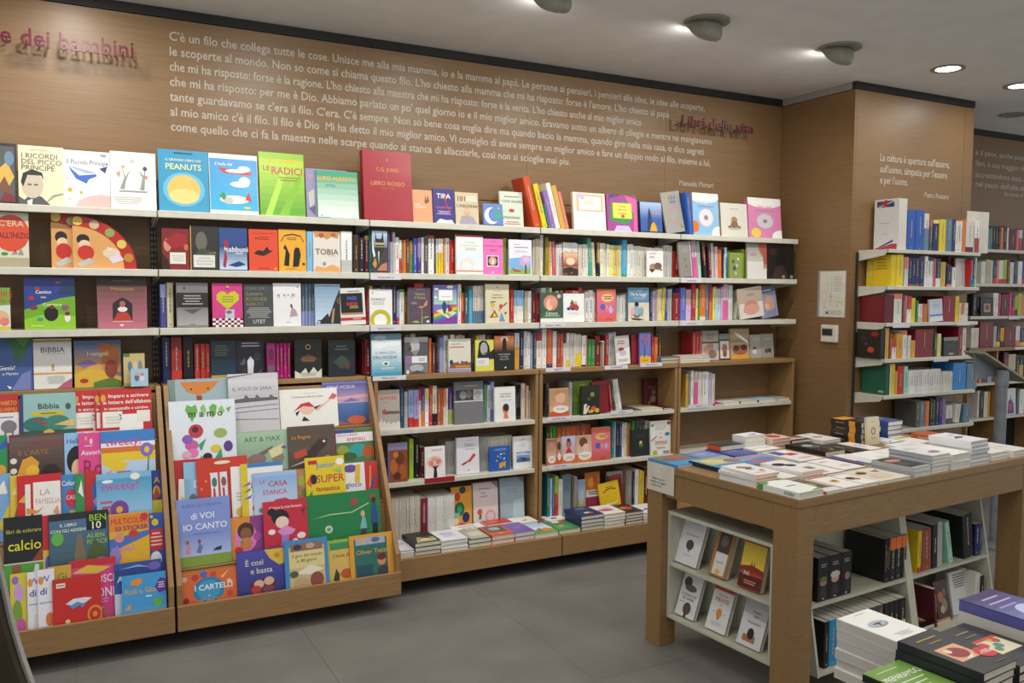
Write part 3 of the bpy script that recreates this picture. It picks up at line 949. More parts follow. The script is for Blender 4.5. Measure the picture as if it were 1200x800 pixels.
F('02', 587, 614, 225, 'c8d2c0', .016, 'm .15 .83 .9 .88 1 darkgrey;T .08 .72 .1 darkred COME VINCERE;e .5 .46 .12 .05 red;T .1 .26 .1 darkgreen L\'INSONNIA;m .15 .05 .9 .17 2 rose', 'pale sage cover titled Come vincere l\'insonnia', **K)
S('02', '627 635 209 c94a24 L-16;637 643 217 yellow L-16;643.5 645.8 240 teal L-16;646 652 225 violet L-16;652 657.5 216 white L-16;658 664 219 gold L-16;664 668 226 salmon L-16', y=4.64)
F('03', 673, 711, 226.5, 'offwhite', .022, 'r .12 .5 .92 .95 e9b48a;r .18 .54 .86 .9 f2ece0;p lilac .1,.9 .3,.8 .4,.86 .2,.98;m .3 .68 .7 .8 3 sand;r .02 .02 .98 .5 e8e6e0;t .45 .33 .05 lightgrey il battesimo;r .4 .08 .7 .085 sand', 'white presentation folder with an orange frame on its flap', **K)
F('03', 712.5, 748, 229.5, '9a3f8a', .030, 'p green .1,.3 .14,.75 .8,.85 .9,.4 .6,.2;p purple .0,.5 .1,.9 .5,1 .1,1;p e2559a .6,1 1,.9 1,.0 .85,.0 .9,.5;r .2 .36 .82 .78 d9d84a;t .5 .7 .08 c2405a La Festa;t .5 .6 .08 c2405a della Vita;t .5 .5 .08 c2405a Cristiana;e .52 .42 .06 .04 red;p lilac .2,.0 .8,.0 .7,.16 .3,.16', 'thick purple cover with a yellow square panel and pink spine', spine='crimson', **K)
F('03', 751.5, 777, 237, '2f58a0', .020, 'g .45 .98 3a63ab a7bfdd;p 1b2c58 .3,.02 .35,.6 .42,.82 .5,.6 .55,.02;T .6 .66 .16 salmon 365;p amber .4,.04 .5,.3 .62,.36 .72,.2 .75,.04;r .0 .0 1 .06 17305e', 'blue cover reading 365 with a dark tower shape and amber figure', spine='navy', **K)
F('03', 782, 804, 227, '9d9b94', .012, 'e .55 .42 .3 .22 c9827f;e .55 .42 .27 .19 9d9b94;p gold .2,.8 .3,.92 .36,.8 .28,.74;T .35 .86 .12 navy 1,2,3;T .42 .76 .1 purple nato;p olive .8,.2 .9,.12 .84,.08', 'tilted light grey album with a pink oval frame', y=4.66, lean=6, tilt=-9)
S('04', '809 813 226 blue L-9;814 818 228 orange L-8', y=4.635)
F('04', 813.5, 844, 227, '8dbbe0', .022, 'e .45 .95 .6 .2 e9e6e0;t .5 .79 .11 sky Sono nato!;m .2 .66 .8 .71 1 grey;e .5 .42 .29 .22 c9c6cc;e .5 .42 .26 .2 ded9de;e .5 .42 .08 .06 8a8488;e .06 .2 .16 .14 orange;e .95 .04 .25 .18 f0efe9', 'pale blue baby book with a disc on its cover, Sono nato', y=4.64, lean=6, spine='sky')
F('04', 846, 877, 239, 'offwhite', .034, 'e .5 .5 .12 .1 a9825a;e .5 .35 .14 .12 8a6a4c;e .32 .28 .06 .05 8a6a4c;e .68 .28 .06 .05 8a6a4c;r .3 .2 .7 .26 lightgrey;m .3 .8 .7 .86 1 lightgrey;r .2 .65 .8 .655 cream', 'off-white baby album with a brown teddy bear', y=4.65, lean=6, spine='d8b98e')
F('04', 878.5, 917, 233, 'd983ae', .034, 'e .5 .95 .6 .2 e9e6e0;t .5 .79 .11 salmon Sono nata!;m .2 .66 .8 .71 1 grey;e .5 .42 .27 .2 b9a9b4;e .5 .42 .24 .18 cfc3cb;e .5 .42 .07 .05 8a8488;e .22 .12 .15 .12 e9c75e;e .95 .04 .25 .16 f0efe9', 'pink baby book with a disc on its cover, Sono nata', y=4.645, lean=6, spine='c76f9c')

# ------------------------------------------------------------------ second shelf
F('10', -8, 33.5, 249, 'd2cbb0', .014, 'e .5 .62 .52 .34 d0492c;t .5 .8 .15 c9c0a0 C\'ERA;t .6 .58 .15 5a1a16 ALL\'INIZIO;r 0 0 1 .17 a99f84;p grey .5,.22 .6,.34 .68,.24;p grey .68,.22 .76,.36 .85,.22;e .6 .3 .04 .03 red;e .3 .24 .1 .03 green', 'beige cover with a large red disc at the left end', lean=4)
def pizza_book(x0, x1, y0, yp, label):
    z = WH['10']['z']
    X0, X1 = on_y(x0, 300, yp).x, on_y(x1, 300, yp).x
    R = X1 - X0
    H = on_y(x0, y0, yp).z - z
    root = empty('quarter_round_book', T(X0, yp, z))
    tag(root, label, 'book', 'quarter-round picture books')
    arc = [(0, 0)] + [(R * math.sin(a * math.pi / 20), H * math.cos(a * math.pi / 20)) for a in range(0, 11)]
    m = MB(); m.prism(arc, 1, 0, .014, col('b3271f')); o = m.build('cover', 'gloss'); o.parent = root
    m = MB()
    m.poly([(p[0] * .8, -.0006, p[1] * .8) for p in arc], col('d9a05e'))
    for a, c in ((5, 'd8c24a'), (22, 'c7b58a'), (40, '8fa05a'), (58, 'd9c35a'), (76, 'b9862f')):
        cx, cz = R * .9 * math.sin(math.radians(a)) , H * .9 * math.cos(math.radians(a))
        m.poly([(max(0.001, cx + .022 * math.cos(i * math.pi / 6)), -.001, max(.001, cz + .022 * math.sin(i * math.pi / 6))) for i in range(12)], col(c))
    draw_art(m, 'e .16 .55 .1 .1 2a2120;e .18 .45 .09 .09 e6c6a6;e .2 .3 .13 .14 c2312a;p lightgrey .05,.08 .25,.2 .35,.12 .12,.02;e .6 .3 .14 .1 e2c7b0;p d9cfe0 .55,.2 .7,.3 .8,.18 .62,.1;p e8d9c0 .5,.42 .62,.4 .6,.34', R, H, .0012)
    o = m.build('cover_print', 'gloss'); o.parent = root
pizza_book(60.5, 131, 247, 4.66, 'left quarter-round picture book with a red scalloped rim')
pizza_book(85.5, 160, 252, 4.635, 'front quarter-round picture book with a red rim and food picture')
F('11', 190, 222, 268, '7c1c20', .014, 'p 2a1210 .0,.0 .0,.4 .2,.25 .3,.0;e .2 .6 .14 .16 c9876a;p 9c1f24 .1,.7 .5,.9 .9,.85 .9,.6 .4,.5;r .28 .14 .86 .42 e2dccb;m .35 .2 .8 .36 3 lightgrey;e .88 .55 .08 .08 c96a3a', 'dark red cover with a pale face and a white card', lean=3)
F('11', 222.5, 256.5, 265, '2c2b29', .014, 'e .4 .65 .2 .22 6b6358;p 3f4a38 .1,.3 .4,.5 .9,.4 .9,.2 .1,.2;r .12 .06 .86 .34 d9d7cf;m .2 .1 .8 .3 3 lightgrey;r .02 .0 .05 1 gold;p olive .5,.36 .9,.42 .9,.38', 'very dark cover with a dim face and a pale card below', lean=3)
F('11', 257, 290, 267, '2b4a86', .016, 'g .02 .6 b9cbe2 27437c;t .6 .5 .17 white Rabbunì;e .25 .62 .08 .1 a3263c;p a3263c .12,.1 .2,.5 .28,.3 .22,.05;p 1d3c73 .3,.12 .7,.22 .95,.14 .6,.08;m .5 .38 .9 .42 1 white', 'blue cover titled Rabbunì with a red ribbon mark', lean=3, spine='1d2a4e')
F('11', 292, 326, 269, 'd94a2a', .014, 'p 2a1512 .16,.42 .3,.5 .5,.48 .62,.6 .7,.5 .84,.5 .66,.42 .5,.36 .3,.38;p 2a1512 .2,.8 .26,.76 .3,.8;m .3 .74 .7 .84 2 9c2f1c;p 9c2f1c .1,.9 .9,.92 .9,.91 .1,.89;m .3 .04 .7 .09 1 9c2f1c;e .9 .06 .04 .03 amber', 'orange-red cover with a black flying bird', lean=3)
F('11', 327, 359, 269, 'e3a52e', .014, 'p 17120d .18,.14 .25,.5 .16,.55 .24,.64 .32,.52 .4,.4 .36,.12;p 17120d .5,.1 .55,.5 .62,.58 .75,.56 .8,.4 .72,.12;e .9 .18 .05 .03 17120d;p 3a2a12 .08,.72 .2,.86 .5,.9 .8,.86 .92,.72 .9,.7 .8,.83 .5,.87 .2,.83 .1,.7;m .25 .74 .7 .82 2 8a6216;m .2 .04 .7 .08 1 b9791e', 'amber cover with two black goblin silhouettes', lean=3)
S('11', '359.5 367 271 sky', y=4.63)
F('11', 367.5, 399, 271.5, 'd9d5cb', .014, 'p c98a4c .0,1 1,1 .9,.82 .7,.88 .5,.8 .3,.9 .1,.84;e .3 .9 .1 .06 a8562a;e .75 .92 .1 .05 9c6a3c;t .5 .5 .2 6b4a2c TOBIA;p d9a05e .0,.0 1,.0 .95,.12 .7,.18 .4,.1 .1,.14;e .4 .2 .06 .05 grey;m .5 .38 .9 .42 1 lightgrey', 'white cover titled Tobia with orange leaves at top and bottom', lean=3)
S('11', '399.5 413 271 white/lightgrey/.3;414 421 275 darkbrown;421 427 278 black', y=4.63)
m = MB()
S('12', '427 432.5 276 darkred/gold/-.12;432.5 436.5 270 teal')
F('12', 436.5, 454.5, 270, '3d3a36', .018, 'g .6 .98 6d7f90 b6cfe6;p 26231f .2,.98 .3,.8 .6,.8 .7,.98 .8,.6 .6,.4 .2,.5;r .2 .66 .8 .71 b9a878;r .15 .6 .85 .63 8f8460;p c98a3a .0,.2 .2,.35 .3,.2 .2,.1;p b97a5a .3,.05 .6,.2 .95,.25 .95,.05;p dfe3e6 .38,.5 .42,.2 .46,.5;p d9e2e8 .0,.95 .1,.6 .2,.4 .1,.35 .0,.5', 'dark castle landscape cover with a waterfall beside a teal spine', spine='teal')
S('12', '454.5 457 273 violet;457.3 460 283 silver;460 463.5 272 lightgrey;463.5 468 278 white;468 471 281 red/white/-.55;471 473 282 olive;473 476 281 d9743a;476 480 280 brown;480 482 282 olive;482 484 282 orange/green/.6;484.5 489 279 blue;489 494 279 purple/violet/-.55;494 497 278 white;497 502 277 darkgrey;502 509 276 white/crimson/-.08;509 511 280 navy;511 519.5 279 white/yellow/.6 x3;519.5 522 279 orange;522 527 279 offwhite;527 533.5 281 red')
F('12', 535, 566.5, 275.5, 'e8e8e4', .016, 'r 0 .95 1 1 b9352c;t .5 .82 .08 mint Meraviglia;t .5 .74 .08 mint di essere nonna;m .3 .6 .75 .68 2 lightgrey;r 0 .25 1 .58 dde8f2;e .4 .22 .26 .2 ecd9d6;e .4 .18 .2 .15 e9e6da;e .4 .15 .14 .1 dfe8f0;r 0 .06 1 .1 d8937e', 'white cover with a pale rainbow and red upper rim')
F('12', 566.8, 590, 280, 'e873b8', .014, 't .5 .93 .04 7a2a5a IL DONO;t .5 .8 .06 a02a6a ELOGIO DELLA COPPIA;m .25 .64 .75 .72 2 b04a86;r .17 .22 .76 .54 e9dfe6;r .21 .25 .72 .51 2a2050;e .46 .38 .2 .12 d9a27c;p white .4,.3 .46,.46 .54,.38 .5,.28;p white .4,.05 .5,.1 .52,.07 .44,.03', 'bright pink cover with a small framed photo')
S('12', '590 594 279 lime;594.5 597 292 silver')
F('12', 597, 623.5, 281, 'e6e4ea', .014, 'm .2 .85 .5 .88 1 rose;m .15 .76 .9 .81 1 7a7aa8;m .2 .64 .85 .7 2 lilac;p 7fb0de .02,.02 .02,.46 .95,.54 .95,.02;p 8ab04a .02,.02 .02,.16 .95,.18 .95,.02;e .7 .4 .26 .16 c9a9cf;e .75 .44 .16 .08 d9bdd9;p 5a2a4a .68,.04 .7,.3 .75,.3 .76,.04;p b23a4a .12,.22 .2,.1 .5,.08 .5,.12 .24,.16', 'white cover with a pink tree and red bench on grass')
S('12', '624 627 281 lightgrey;627 633 280 beige;633.3 637 275 offwhite')
S('13', '639 643 278 olive;643 645.5 283 amber;645.5 648 283 cream L-3;648 652 283 rose L-3;652.5 660 286 white x3 L-2;660 677.5 284 white x6;678 690 286 offwhite x4;690.5 695 279 greenteal L-4;695 698.5 284 cream L-4;699 701.5 284 black L-3;701.5 704 284 black/gold/-.6 L-3;704 707 285 white L-2;707 711 285 cream L-2;711 714 286 white;714 720 287 paleyellow x2;720 726.5 287 cfc06a x2;726.5 729 287 offwhite;729.5 735 281 cyan/green/.08 d;735.5 742 286 white x2;742 757 288 offwhite x5;757 777 290 white x6;777.5 788 287 lightgrey x4')
F('13', 660, 677.5, 296, 'a8745a', .012, 'g .4 .98 8a4a34 e6b78f;p 3a2620 .0,.0 .0,.3 .4,.38 1,.3 1,.0;e .5 .62 .3 .16 e9cdb0;p 17120f .48,.1 .46,.3 .54,.4 .6,.3 .58,.1;p d9b23a .52,.1 .56,.2 .58,.1;r .0 .0 .3 .12 6a4a40', 'small sunset cover with a standing figure in front of white spines', y=4.63)
F('13', 758.5, 777.5, 294, 'ece9e4', .012, 'm .1 .85 .6 .95 2 lightgrey;m .1 .72 .5 .8 2 grey;e .34 .38 .2 .14 b08a68;e .66 .42 .24 .14 7a5a44;p 4a3424 .1,.3 .3,.16 .5,.3;p 8a6a54 .5,.36 .95,.3 .9,.24', 'white cover with two clasped hands', y=4.63)
S('14', '788.5 797 294 9c1f1c;')
F('14', 797.5, 812, 284, '8f8b84', .014, 'e .5 .5 .06 .04 6b6760;e .55 .3 .05 .04 6b6760;m .3 .7 .8 .8 2 a8a49c;r .95 .0 1 1 e6e4de', 'plain grey tilted book beside the dark red block', tilt=-5)
S('14', '813 818.5 282 palepink/pink/.55 L-6;819 823 283 mint L-6;826 830 284 black/brown/-.5 L-8;831.5 834.5 289 maroon L-5;834.5 838 285 lightgrey L-4;839 842.5 289 palepink L-3;842.5 846.5 292 orange L-2;847 849 291 navy;849 852 290 white;852 855 294 cyan')
F('14', 855, 869.5, 296, '8a9a4a', .014, 'e .4 .4 .12 .1 4a4a6a;e .6 .5 .1 .08 lilac;e .5 .2 .1 .08 lightgrey;e .3 .65 .08 .07 darkgreen;e .7 .75 .1 .05 cream', 'olive green cover with scattered dark flowers')
S('14', '869.5 874.5 292 lime')
F('14', 876, 899, 284, 'b9b4aa', .014, 'g .5 .98 c6c2b8 8f8b84;r 0 0 1 .48 e2dfd8;p b0584a .55,1 1,1 1,.3 .85,.32 .8,.6 .6,.8;m .1 .62 .5 .7 2 rose;p c98a72 .8,.36 1,.42 1,.3 .85,.26', 'pale cover showing part of a woman in red, near corner')
F('14', 899.5, 931, 282, '1c1714', .020, 'p 3a2a22 .2,.0 .3,.3 .6,.35 .8,.0;p 0e0c0b .3,.4 .5,.95 .7,.4;r .55 .02 .65 .1 grey;r .85 .02 .95 .1 grey;e .2 .7 .12 .1 3a1f18', 'black cover at the right end of the second shelf', tilt=0)

# ------------------------------------------------------------------ third shelf
F('20', -24, 12, 337, 'd5d8cc', .008, 'p 6fa03a .0,.55 1,.6 1,1 .0,1;t .6 .85 .22 c2241c GIOCHI S;t .72 .68 .12 c2241c CON Y;e .7 .3 .25 .16 d9b28a;e .8 .2 .16 .1 salmon;r .5 0 1 .08 c9b93a', 'green and white magazine with red letters at the left edge', cat='magazine', lean=4)
F('20', 28, 88, 325, '2c3f86', .010, 'p 6fa81e .0,.0 1,.0 1,.64 .7,.6 .35,.5 .0,.38;p 8cc22a .0,.0 1,.0 1,.25 .5,.32 .0,.2;p 243a5e .65,.68 1,.66 1,.95 .75,.85;T .22 .72 .085 white Cantico;T .32 .62 .05 white delle;T .36 .48 .085 e6ecc0 Creature;e .52 .3 .14 .14 17130f;p 17130f .34,.38 .5,.3 .66,.38 .66,.34 .5,.24;e .84 .22 .06 .08 e9e2d2;e .84 .3 .05 .04 6a2a1a;e .54 .43 .05 .04 7a2a1c;e .14 .6 .06 .04 b2302a;e .26 .78 .05 .03 b2302a;e .66 .9 .05 .02 c2502a;e .18 .42 .08 .04 7a2a5a;e .8 .42 .07 .05 8a4a8a;e .3 .2 .06 .03 greenteal;m .1 .05 .4 .09 1 d9e8a0', 'blue and green picture book titled Cantico delle Creature', lean=4)
F('20', 114, 172, 323, 'b0707a', .022, 'g .0 .9 b86a7c 5c4030;r 0 .82 1 1 2a1a14;t .5 .75 .09 a08458 Principessa;m .25 .88 .75 .92 1 6a4a34;p 2a2028 .3,.14 .3,.46 .4,.54 .5,.58 .6,.54 .7,.46 .7,.14;p b83a30 .3,.14 .4,.3 .6,.3 .7,.14;e .5 .36 .1 .05 e9dcd6;e .5 .46 .06 .06 a06a58;r .3 .12 .7 .14 d9b0a0;e .48 .06 .04 .02 e9dcd6', 'brown and pink cover with an arched window and red dress', lean=4, spine='8a5560')
S('21', '187.5 195 333 4a4a90/lavender/-.3;195.5 203.5 331 cream')
F('21', 207, 244, 331.5, '7f7b7b', .016, 'g .05 .4 a8a5a6 8a8688;r 0 .45 1 .78 2e2624;m .15 .5 .85 .74 4 a8a4a0;e .25 .88 .04 .03 darkgrey;p 5a5656 .2,.4 .5,.3 .8,.42;r .4 .06 .6 .08 8a5a5a', 'grey photographic cover with a dark title band')
F('21', 249, 284.5, 332, 'd23f86', .012, 'p c9c42c .5,.4 .14,.62 .14,.74 .28,.82 .42,.8 .5,.74 .6,.8 .74,.82 .88,.74 .88,.62;m .3 .55 .72 .72 3 9a962a;r .42 .2 .72 .4 b9c6dc;e .54 .34 .1 .04 8a6a4a;' + ';'.join('r %.3f %.3f %.3f %.3f %s' % (i / 10, j * .05, (i + 1) / 10, (j + 1) * .05, 'ece6e4' if (i + j) % 2 else '6a1f2c') for i in range(10) for j in range(4)) + ';e .5 .92 .06 .03 gold', 'pink cover with a yellow heart and chequered base')
F('21', 286, 320, 333, '47494c', .014, 'T .08 .9 .08 7c7f80 CORSE COE;T .08 .78 .13 8a8456 Lettera;T .08 .65 .13 8a8456 KOSHER;T .08 .53 .10 8a8456 KIBBUTZ;m .08 .2 .95 .46 7 a8a9a6;T .3 .12 .12 d0d0cc UTET', 'dark grey cover filled with small typographic words')
F('21', 320.5, 353, 332, 'e8e6e6', .016, 'r .15 .72 .23 .74 6a6468;r .15 .66 .17 .74 6a6468;r .21 .66 .23 .74 6a6468;r .36 .72 .42 .74 6a6468;r .41 .67 .43 .74 6a6468;r .52 .7 .55 .75 6a6468;r .66 .66 .68 .75 6a6468;r .66 .73 .76 .75 6a6468;r .75 .68 .77 .75 6a6468;p b59aa0 .58,.22 .66,.44 .8,.38 .88,.24;p 3a3038 .6,.5 .66,.52 .7,.42 .64,.42;m .45 .07 .6 .11 1 lightgrey;e .88 .92 .03 .02 grey', 'white cover with Hebrew letters and a small seated figure')
S('21', '353.5 369 332 bluegrey/lavender/.35 x4')
F('21', 369.5, 399, 333, 'a9c4dc', .016, 'g .1 .98 c3d6e6 7f9cb8;p 2a2622 .05,.04 .1,.14 .5,.12 .72,.5 .85,.7 1,.9 1,.04;p b08a6a .62,.06 .7,.4 .78,.42 .72,.06;e .95 .6 .1 .08 6a4a34;p 2a2420 .2,.12 .5,.3 .6,.12;e .14 .08 .06 .04 lightgrey;m .3 .94 .7 .97 1 5a7a9c', 'pale blue cover with a woman in dark clothes sitting')
F('21', 399.5, 429, 338, 'dcdad6', .018, 'r .03 .32 .9 .86 17181c;t .48 .72 .13 5a6ac2 FREE;t .48 .57 .13 d9404a KIDS!;m .3 .44 .8 .52 2 b9b43a;r 0 .12 1 .2 c22a2e;m .4 .14 .9 .18 1 white;r .05 .28 .9 .33 b9834a;m .3 .88 .8 .94 1 grey', 'white cover with a black panel and a red band', tilt=-2, spine='offwhite')
S('22', '429.5 433 341 c0394a;433 437 335 gold;437 441 336 navy;441 447 337 teal;447 452 335 darkgrey;452 459 336 navy;460 465 336 navy;465 468 341 lavender/red/.2;468 474 339 white/green/-.08;474 477 343 7a4a2c;477 479 341 olive;486 497 332 red;505 508 337 darkred')
F('22', 433.5, 460, 339, 'ecebe6', .014, 'e .47 .13 .46 .30 b9b62c;e .47 .13 .29 .18 ecebe6;r .0 .0 .94 .01 ecebe6;T .06 .72 .1 6a6a6c DONALD;m .06 .56 .7 .66 2 lightgrey;e .14 .9 .05 .03 lightgrey', 'white cover titled Donald with an olive green arch', y=4.63)
F('22', 479, 505, 337, '56485a', .016, 't .52 .83 .11 b2a85c Vivere;t .52 .73 .11 b2a85c il Dono;m .1 .54 .4 .62 2 a89aa8;p d97a5c .4,.46 .55,.5 .72,.48 .6,.43;p d98a62 .66,.5 .85,.68 .84,.52 .72,.48;p 8a9a3c .56,.02 .58,.46 .61,.46 .62,.02;p a8b84a .1,.06 .35,.1 .52,.04;p a8b84a .62,.16 .8,.22 .95,.2 .7,.16;m .1 .3 .9 .33 1 b0504a;r .8 .05 .92 .1 e6e2e6;m .25 .93 .8 .97 1 8a7a8c', 'plum cover with a butterfly on an orange flower', spine='8f8a4a', y=4.63)
F('22', 508.5, 536, 334, '7a6fc0', .016, 'g .5 .98 9fd0c0 6a62b8;p e0532c 0,.3 1,.5 1,.42 0,.22;p e8902c 0,.26 1,.46 1,.42 0,.2;p e6d33c 0,.22 1,.42 1,.36 0,.16;p 5fb04a 0,.18 1,.38 1,.3 0,.1;p 4a6ac0 0,.12 1,.3 1,.2 0,.04;p 7a3a9c 0,.06 1,.2 1,.0 0,.0;p e6dca0 .1,.34 .5,.42 .98,.28 .6,.14;p a8a070 .5,.28 .6,.3 .76,.22 .66,.18;e .45 .44 .1 .14 1f4a7a;p 1f4a7a .38,.44 .42,.26 .5,.26 .52,.44;p 7a3040 .58,.5 .62,.3 .8,.34 .68,.5;e .62 .55 .04 .04 c98a62;r .22 .6 .8 .87 f2f1ee;m .3 .68 .75 .72 1 lightgrey;e .12 .9 .1 .03 white;e .7 .95 .14 .04 white;e .08 .68 .08 .03 white', 'rainbow cover with a couple on a flying carpet', spine='lavender', y=4.63)
S('22', '536.3 541 333 white;541 543.5 343 orange/red/.4;544 549 343 darkgrey;549.5 554 340 cyan;554.5 567.5 334 offwhite/bluegrey/.33 x5;567.8 571 343 blue;597.5 602 339 red;602.5 614 340 white/sky/-.48 x4;615 619 341 beige;619 623 341 white;623.5 628 343 maroon;628 633 343 8a1c26')
F('22', 569.5, 597, 333, 'd9cfae', .014, 't .5 .73 .05 5a5248 Il significato del;t .5 .66 .05 5a5248 disegno infantile;p d9b23a .2,.5 .3,.54 .4,.48 .34,.4 .24,.42;p 4a4248 .18,.52 .24,.56 .44,.56 .42,.54 .26,.53;p c2403a .56,.44 .64,.5 .74,.46 .7,.38 .6,.36;p 3a3a4a .74,.46 .9,.54 .92,.52 .76,.43;p 8a3a2c .16,.14 .38,.34 .52,.16;p e0c63a .28,.16 .36,.28 .46,.18;p 6a8fc2 .56,.04 .66,.28 .82,.04;p e9a0a8 .24,.4 .34,.36 .3,.3;p d9924a .54,.36 .64,.36 .6,.3;e .84 .26 .05 .03 8a4a2c;m .3 .82 .7 .84 1 b2a88a;e .5 .92 .03 .02 8a826a', 'cream cover with abstract coloured figures, third shelf', y=4.63)
S('23', '634 640 337 lightgrey;640 644 336 green;644 647 337 cream;651 655 341 offwhite;656 660 340 olive;662 671 340 c2302c x2;671 678 340 beige x2;678 682 337 c2302c')
F('23', 633.5, 660, 343, '41584a', .014, 'r 0 0 1 .14 e2e0dc;p 3f7a3c .02,.16 .3,.4 .6,.3 .98,.16;e .46 .66 .32 .26 d98a72;e .4 .6 .14 .2 ecc6a0;e .56 .7 .16 .16 e09a84;t .5 .31 .14 e6e4de L\'amore;m .2 .2 .85 .24 1 d9d7d0;e .82 .88 .09 .07 d9b8a8', 'dark green cover with a big pink rose', y=4.63)
F('23', 660.5, 685, 344, 'f0eeea', .014, 'e .5 .55 .2 .1 b23a32;e .62 .5 .12 .1 b23a32;e .25 .47 .09 .06 3a4a7a;e .44 .46 .1 .05 3f4664;p 5a4a2c .3,.62 .42,.8 .5,.66;e .58 .68 .08 .06 d9b090;t .5 .93 .04 lightgrey l\'albero;m .15 .26 .85 .36 2 dcd9e2', 'white cover with a small group of apples and figures', y=4.63)
S('23', '685.5 690 342 white/red/.02;690 695 340 white;695 699.5 342 offwhite;722.5 728 346 offwhite x2;728 734 345 white x2;733.5 735 343 lightgrey;761.5 764.5 339 navy;765 768 341 lilac;768 770.5 340 b98a72;770.5 776 338 cream x2;776 779.5 337 yellow L2;780 783 339 blue;783 787.5 338 lightgrey x2')
F('23', 700, 722, 339, 'dd6f86', .020, 'g .0 .3 d9584a d9667a;r 0 .9 1 1 d9743a;m .2 .9 .8 .95 1 e9a04a;e .55 .73 .32 .13 e6c27a;m .35 .68 .8 .8 2 6a4a3a;e .3 .45 .14 .1 6a5ac2;e .5 .44 .06 .08 e0a05e;e .72 .37 .1 .12 c9b0e0;e .82 .46 .07 .05 8a8aa0;m .4 .05 .8 .09 1 8a2a30', 'pink and orange cover with balloons on the third shelf', spine='b03a34', y=4.635)
F('23', 736.5, 761, 337, '5f8aa6', .018, 'r 0 0 1 .55 d9d0b8;t .5 .8 .13 white Me lo leggi?;m .2 .64 .9 .72 2 9fbccc;m .4 .9 .7 .93 1 c9dae2;e .4 .5 .1 .08 1c1a1c;e .38 .3 .2 .14 8fb2d2;e .2 .28 .1 .14 e0b0a8;e .62 .28 .12 .14 8fa9b8;p 8a6a2c .2,.22 .4,.16 .6,.22 .5,.1 .3,.1;p 3a3a40 .1,.1 .5,.08 .75,.04 .5,.02 .2,.04;e .85 .2 .14 .2 e2d6c0', 'blue-grey cover showing a child reading a book to others', spine='4a6a8a', y=4.63)
S('24', '788.5 797 343 8a161e;')
S('24', '797.5 803.5 337 6272c4;804 810 339 b9a0a0/lilac/.5;810.5 815.5 333 crimson;816 818.5 338 paleyellow;819 820.5 340 green;820.5 827 333 orange/offwhite/.1;827 831 332 bluegrey;831.5 834.5 333 red/orange/.5;835.5 839.5 336 paleyellow;839.5 844.5 338 b9bcc0/paleblue/.5;845 847.5 336 lilac;847.5 853 333 pink/palepink/-.45;854 859 334 white/offwhite/.5;862 866 341 offwhite L9')
F('24', 868, 896, 339, 'bba894', .014, 'r 0 0 1 .5 ddd6cc;e .5 .35 .3 .24 c98a72;e .5 .28 .34 .18 d9a08a;m .3 .72 .7 .82 2 8a7a6a;r .0 .95 1 1 cfc6bc', 'beige baby cover leaning left on the third shelf', tilt=-7, lean=3, spine='cream')
F('24', 893, 913, 337.5, '8a93ae', .014, 'r 0 .8 1 1 5a6484;e .55 .42 .3 .26 c9967e;p 7a86a8 .2,.0 .4,.2 .9,.25 .9,.0;e .4 .36 .14 .1 dcb09a;m .2 .84 .8 .9 1 c9cedc', 'blue-grey cover with a baby face leaning left', tilt=-10, lean=3, y=4.645)

# ------------------------------------------------------------------ fourth shelf
F('30', -14, 38, 394, '3f5c96', .014, 'p 2f6a3a .4,1 1,1 1,.9 .8,.62 .62,.5 .55,.7 .44,.86;p 5a8a2c .6,1 .98,1 .8,.8 .66,.9;T .22 .42 .11 e6e4de Gesù?;T .3 .31 .07 e6e4de o Martini;p 7a80b8 .5,.0 .75,.3 .95,.36 .95,.0;p e6e4de .4,.1 .52,.06 .46,.02', 'blue cover with a green and gold shape and the word Gesù', lean=4)
F('30', 39, 84, 397, 'e6e3de', .018, 'r 0 .93 1 .98 c99a3a;T .18 .78 .15 5a5654 BIBBIA;m .25 .68 .85 .71 1 lightgrey;p c99a3a .45,.45 .5,.5 .56,.45 .52,.4 .55,.36 .46,.36 .49,.4;r 0 .29 1 .325 d9a23a;m .3 .31 .7 .315 1 e6e3de;m .3 .1 .85 .26 5 lightgrey;p b8607a .6,.0 .8,.12 1,.2 1,.0', 'white and gold cover titled Bibbia on the fourth shelf', lean=4)
F('30', 87, 142, 399, '6a7a9a', .014, 'g .3 .98 c9953a 4f6a9c;p b0632c .5,.95 .95,.9 .95,.4 .6,.5;t .5 .72 .13 d9cfa6 I vangeli;e .42 .4 .16 .14 d9a04a;p d9b23a .0,.3 .3,.4 .7,.32 1,.2 1,.0 0,.0;p 5a7a2c .4,.1 .8,.2 1,.1 1,.0 .4,.0;e .78 .38 .14 .2 8a3f28;e .2 .14 .09 .05 b02a2c;p 8a6a9c .05,.5 .3,.6 .5,.5 .2,.42', 'golden and blue picture cover titled I vangeli', lean=4)
F('30', 145, 170, 414, 'c9b47a', .012, 'e .3 .6 .1 .16 5f7a9c;e .55 .6 .1 .16 d9c6a0;e .78 .62 .1 .16 7a8aa0;r 0 .0 1 .1 a88f5a;r 0 .9 .3 1 5a7a4a', 'small tan booklet with figures, behind a pale blue one', lean=4, y=4.64)
F('30', 153.5, 174, 432, 'a9c6d9', .010, 'e .35 .5 .14 .2 5a6f94;e .35 .7 .1 .1 d9a27c;e .65 .46 .14 .18 d9dcdc;e .65 .68 .1 .1 c98a62', 'tiny pale blue booklet with two figures', lean=4, y=4.615)
S('31', '190.5 200 396 navy;200.5 213.5 395 c23a30/9c2a26/-.28;214.5 227 395 black;228 234.5 403 c23a2c/9a6a5a/.12;235 241 403 c23a2c/9a6a5a/.12;241 247 403 c23a2c/9a6a5a/.12;323.5 341 402 b81878 x4;413 417 399 darkbrown;424.5 429 400 darkred')
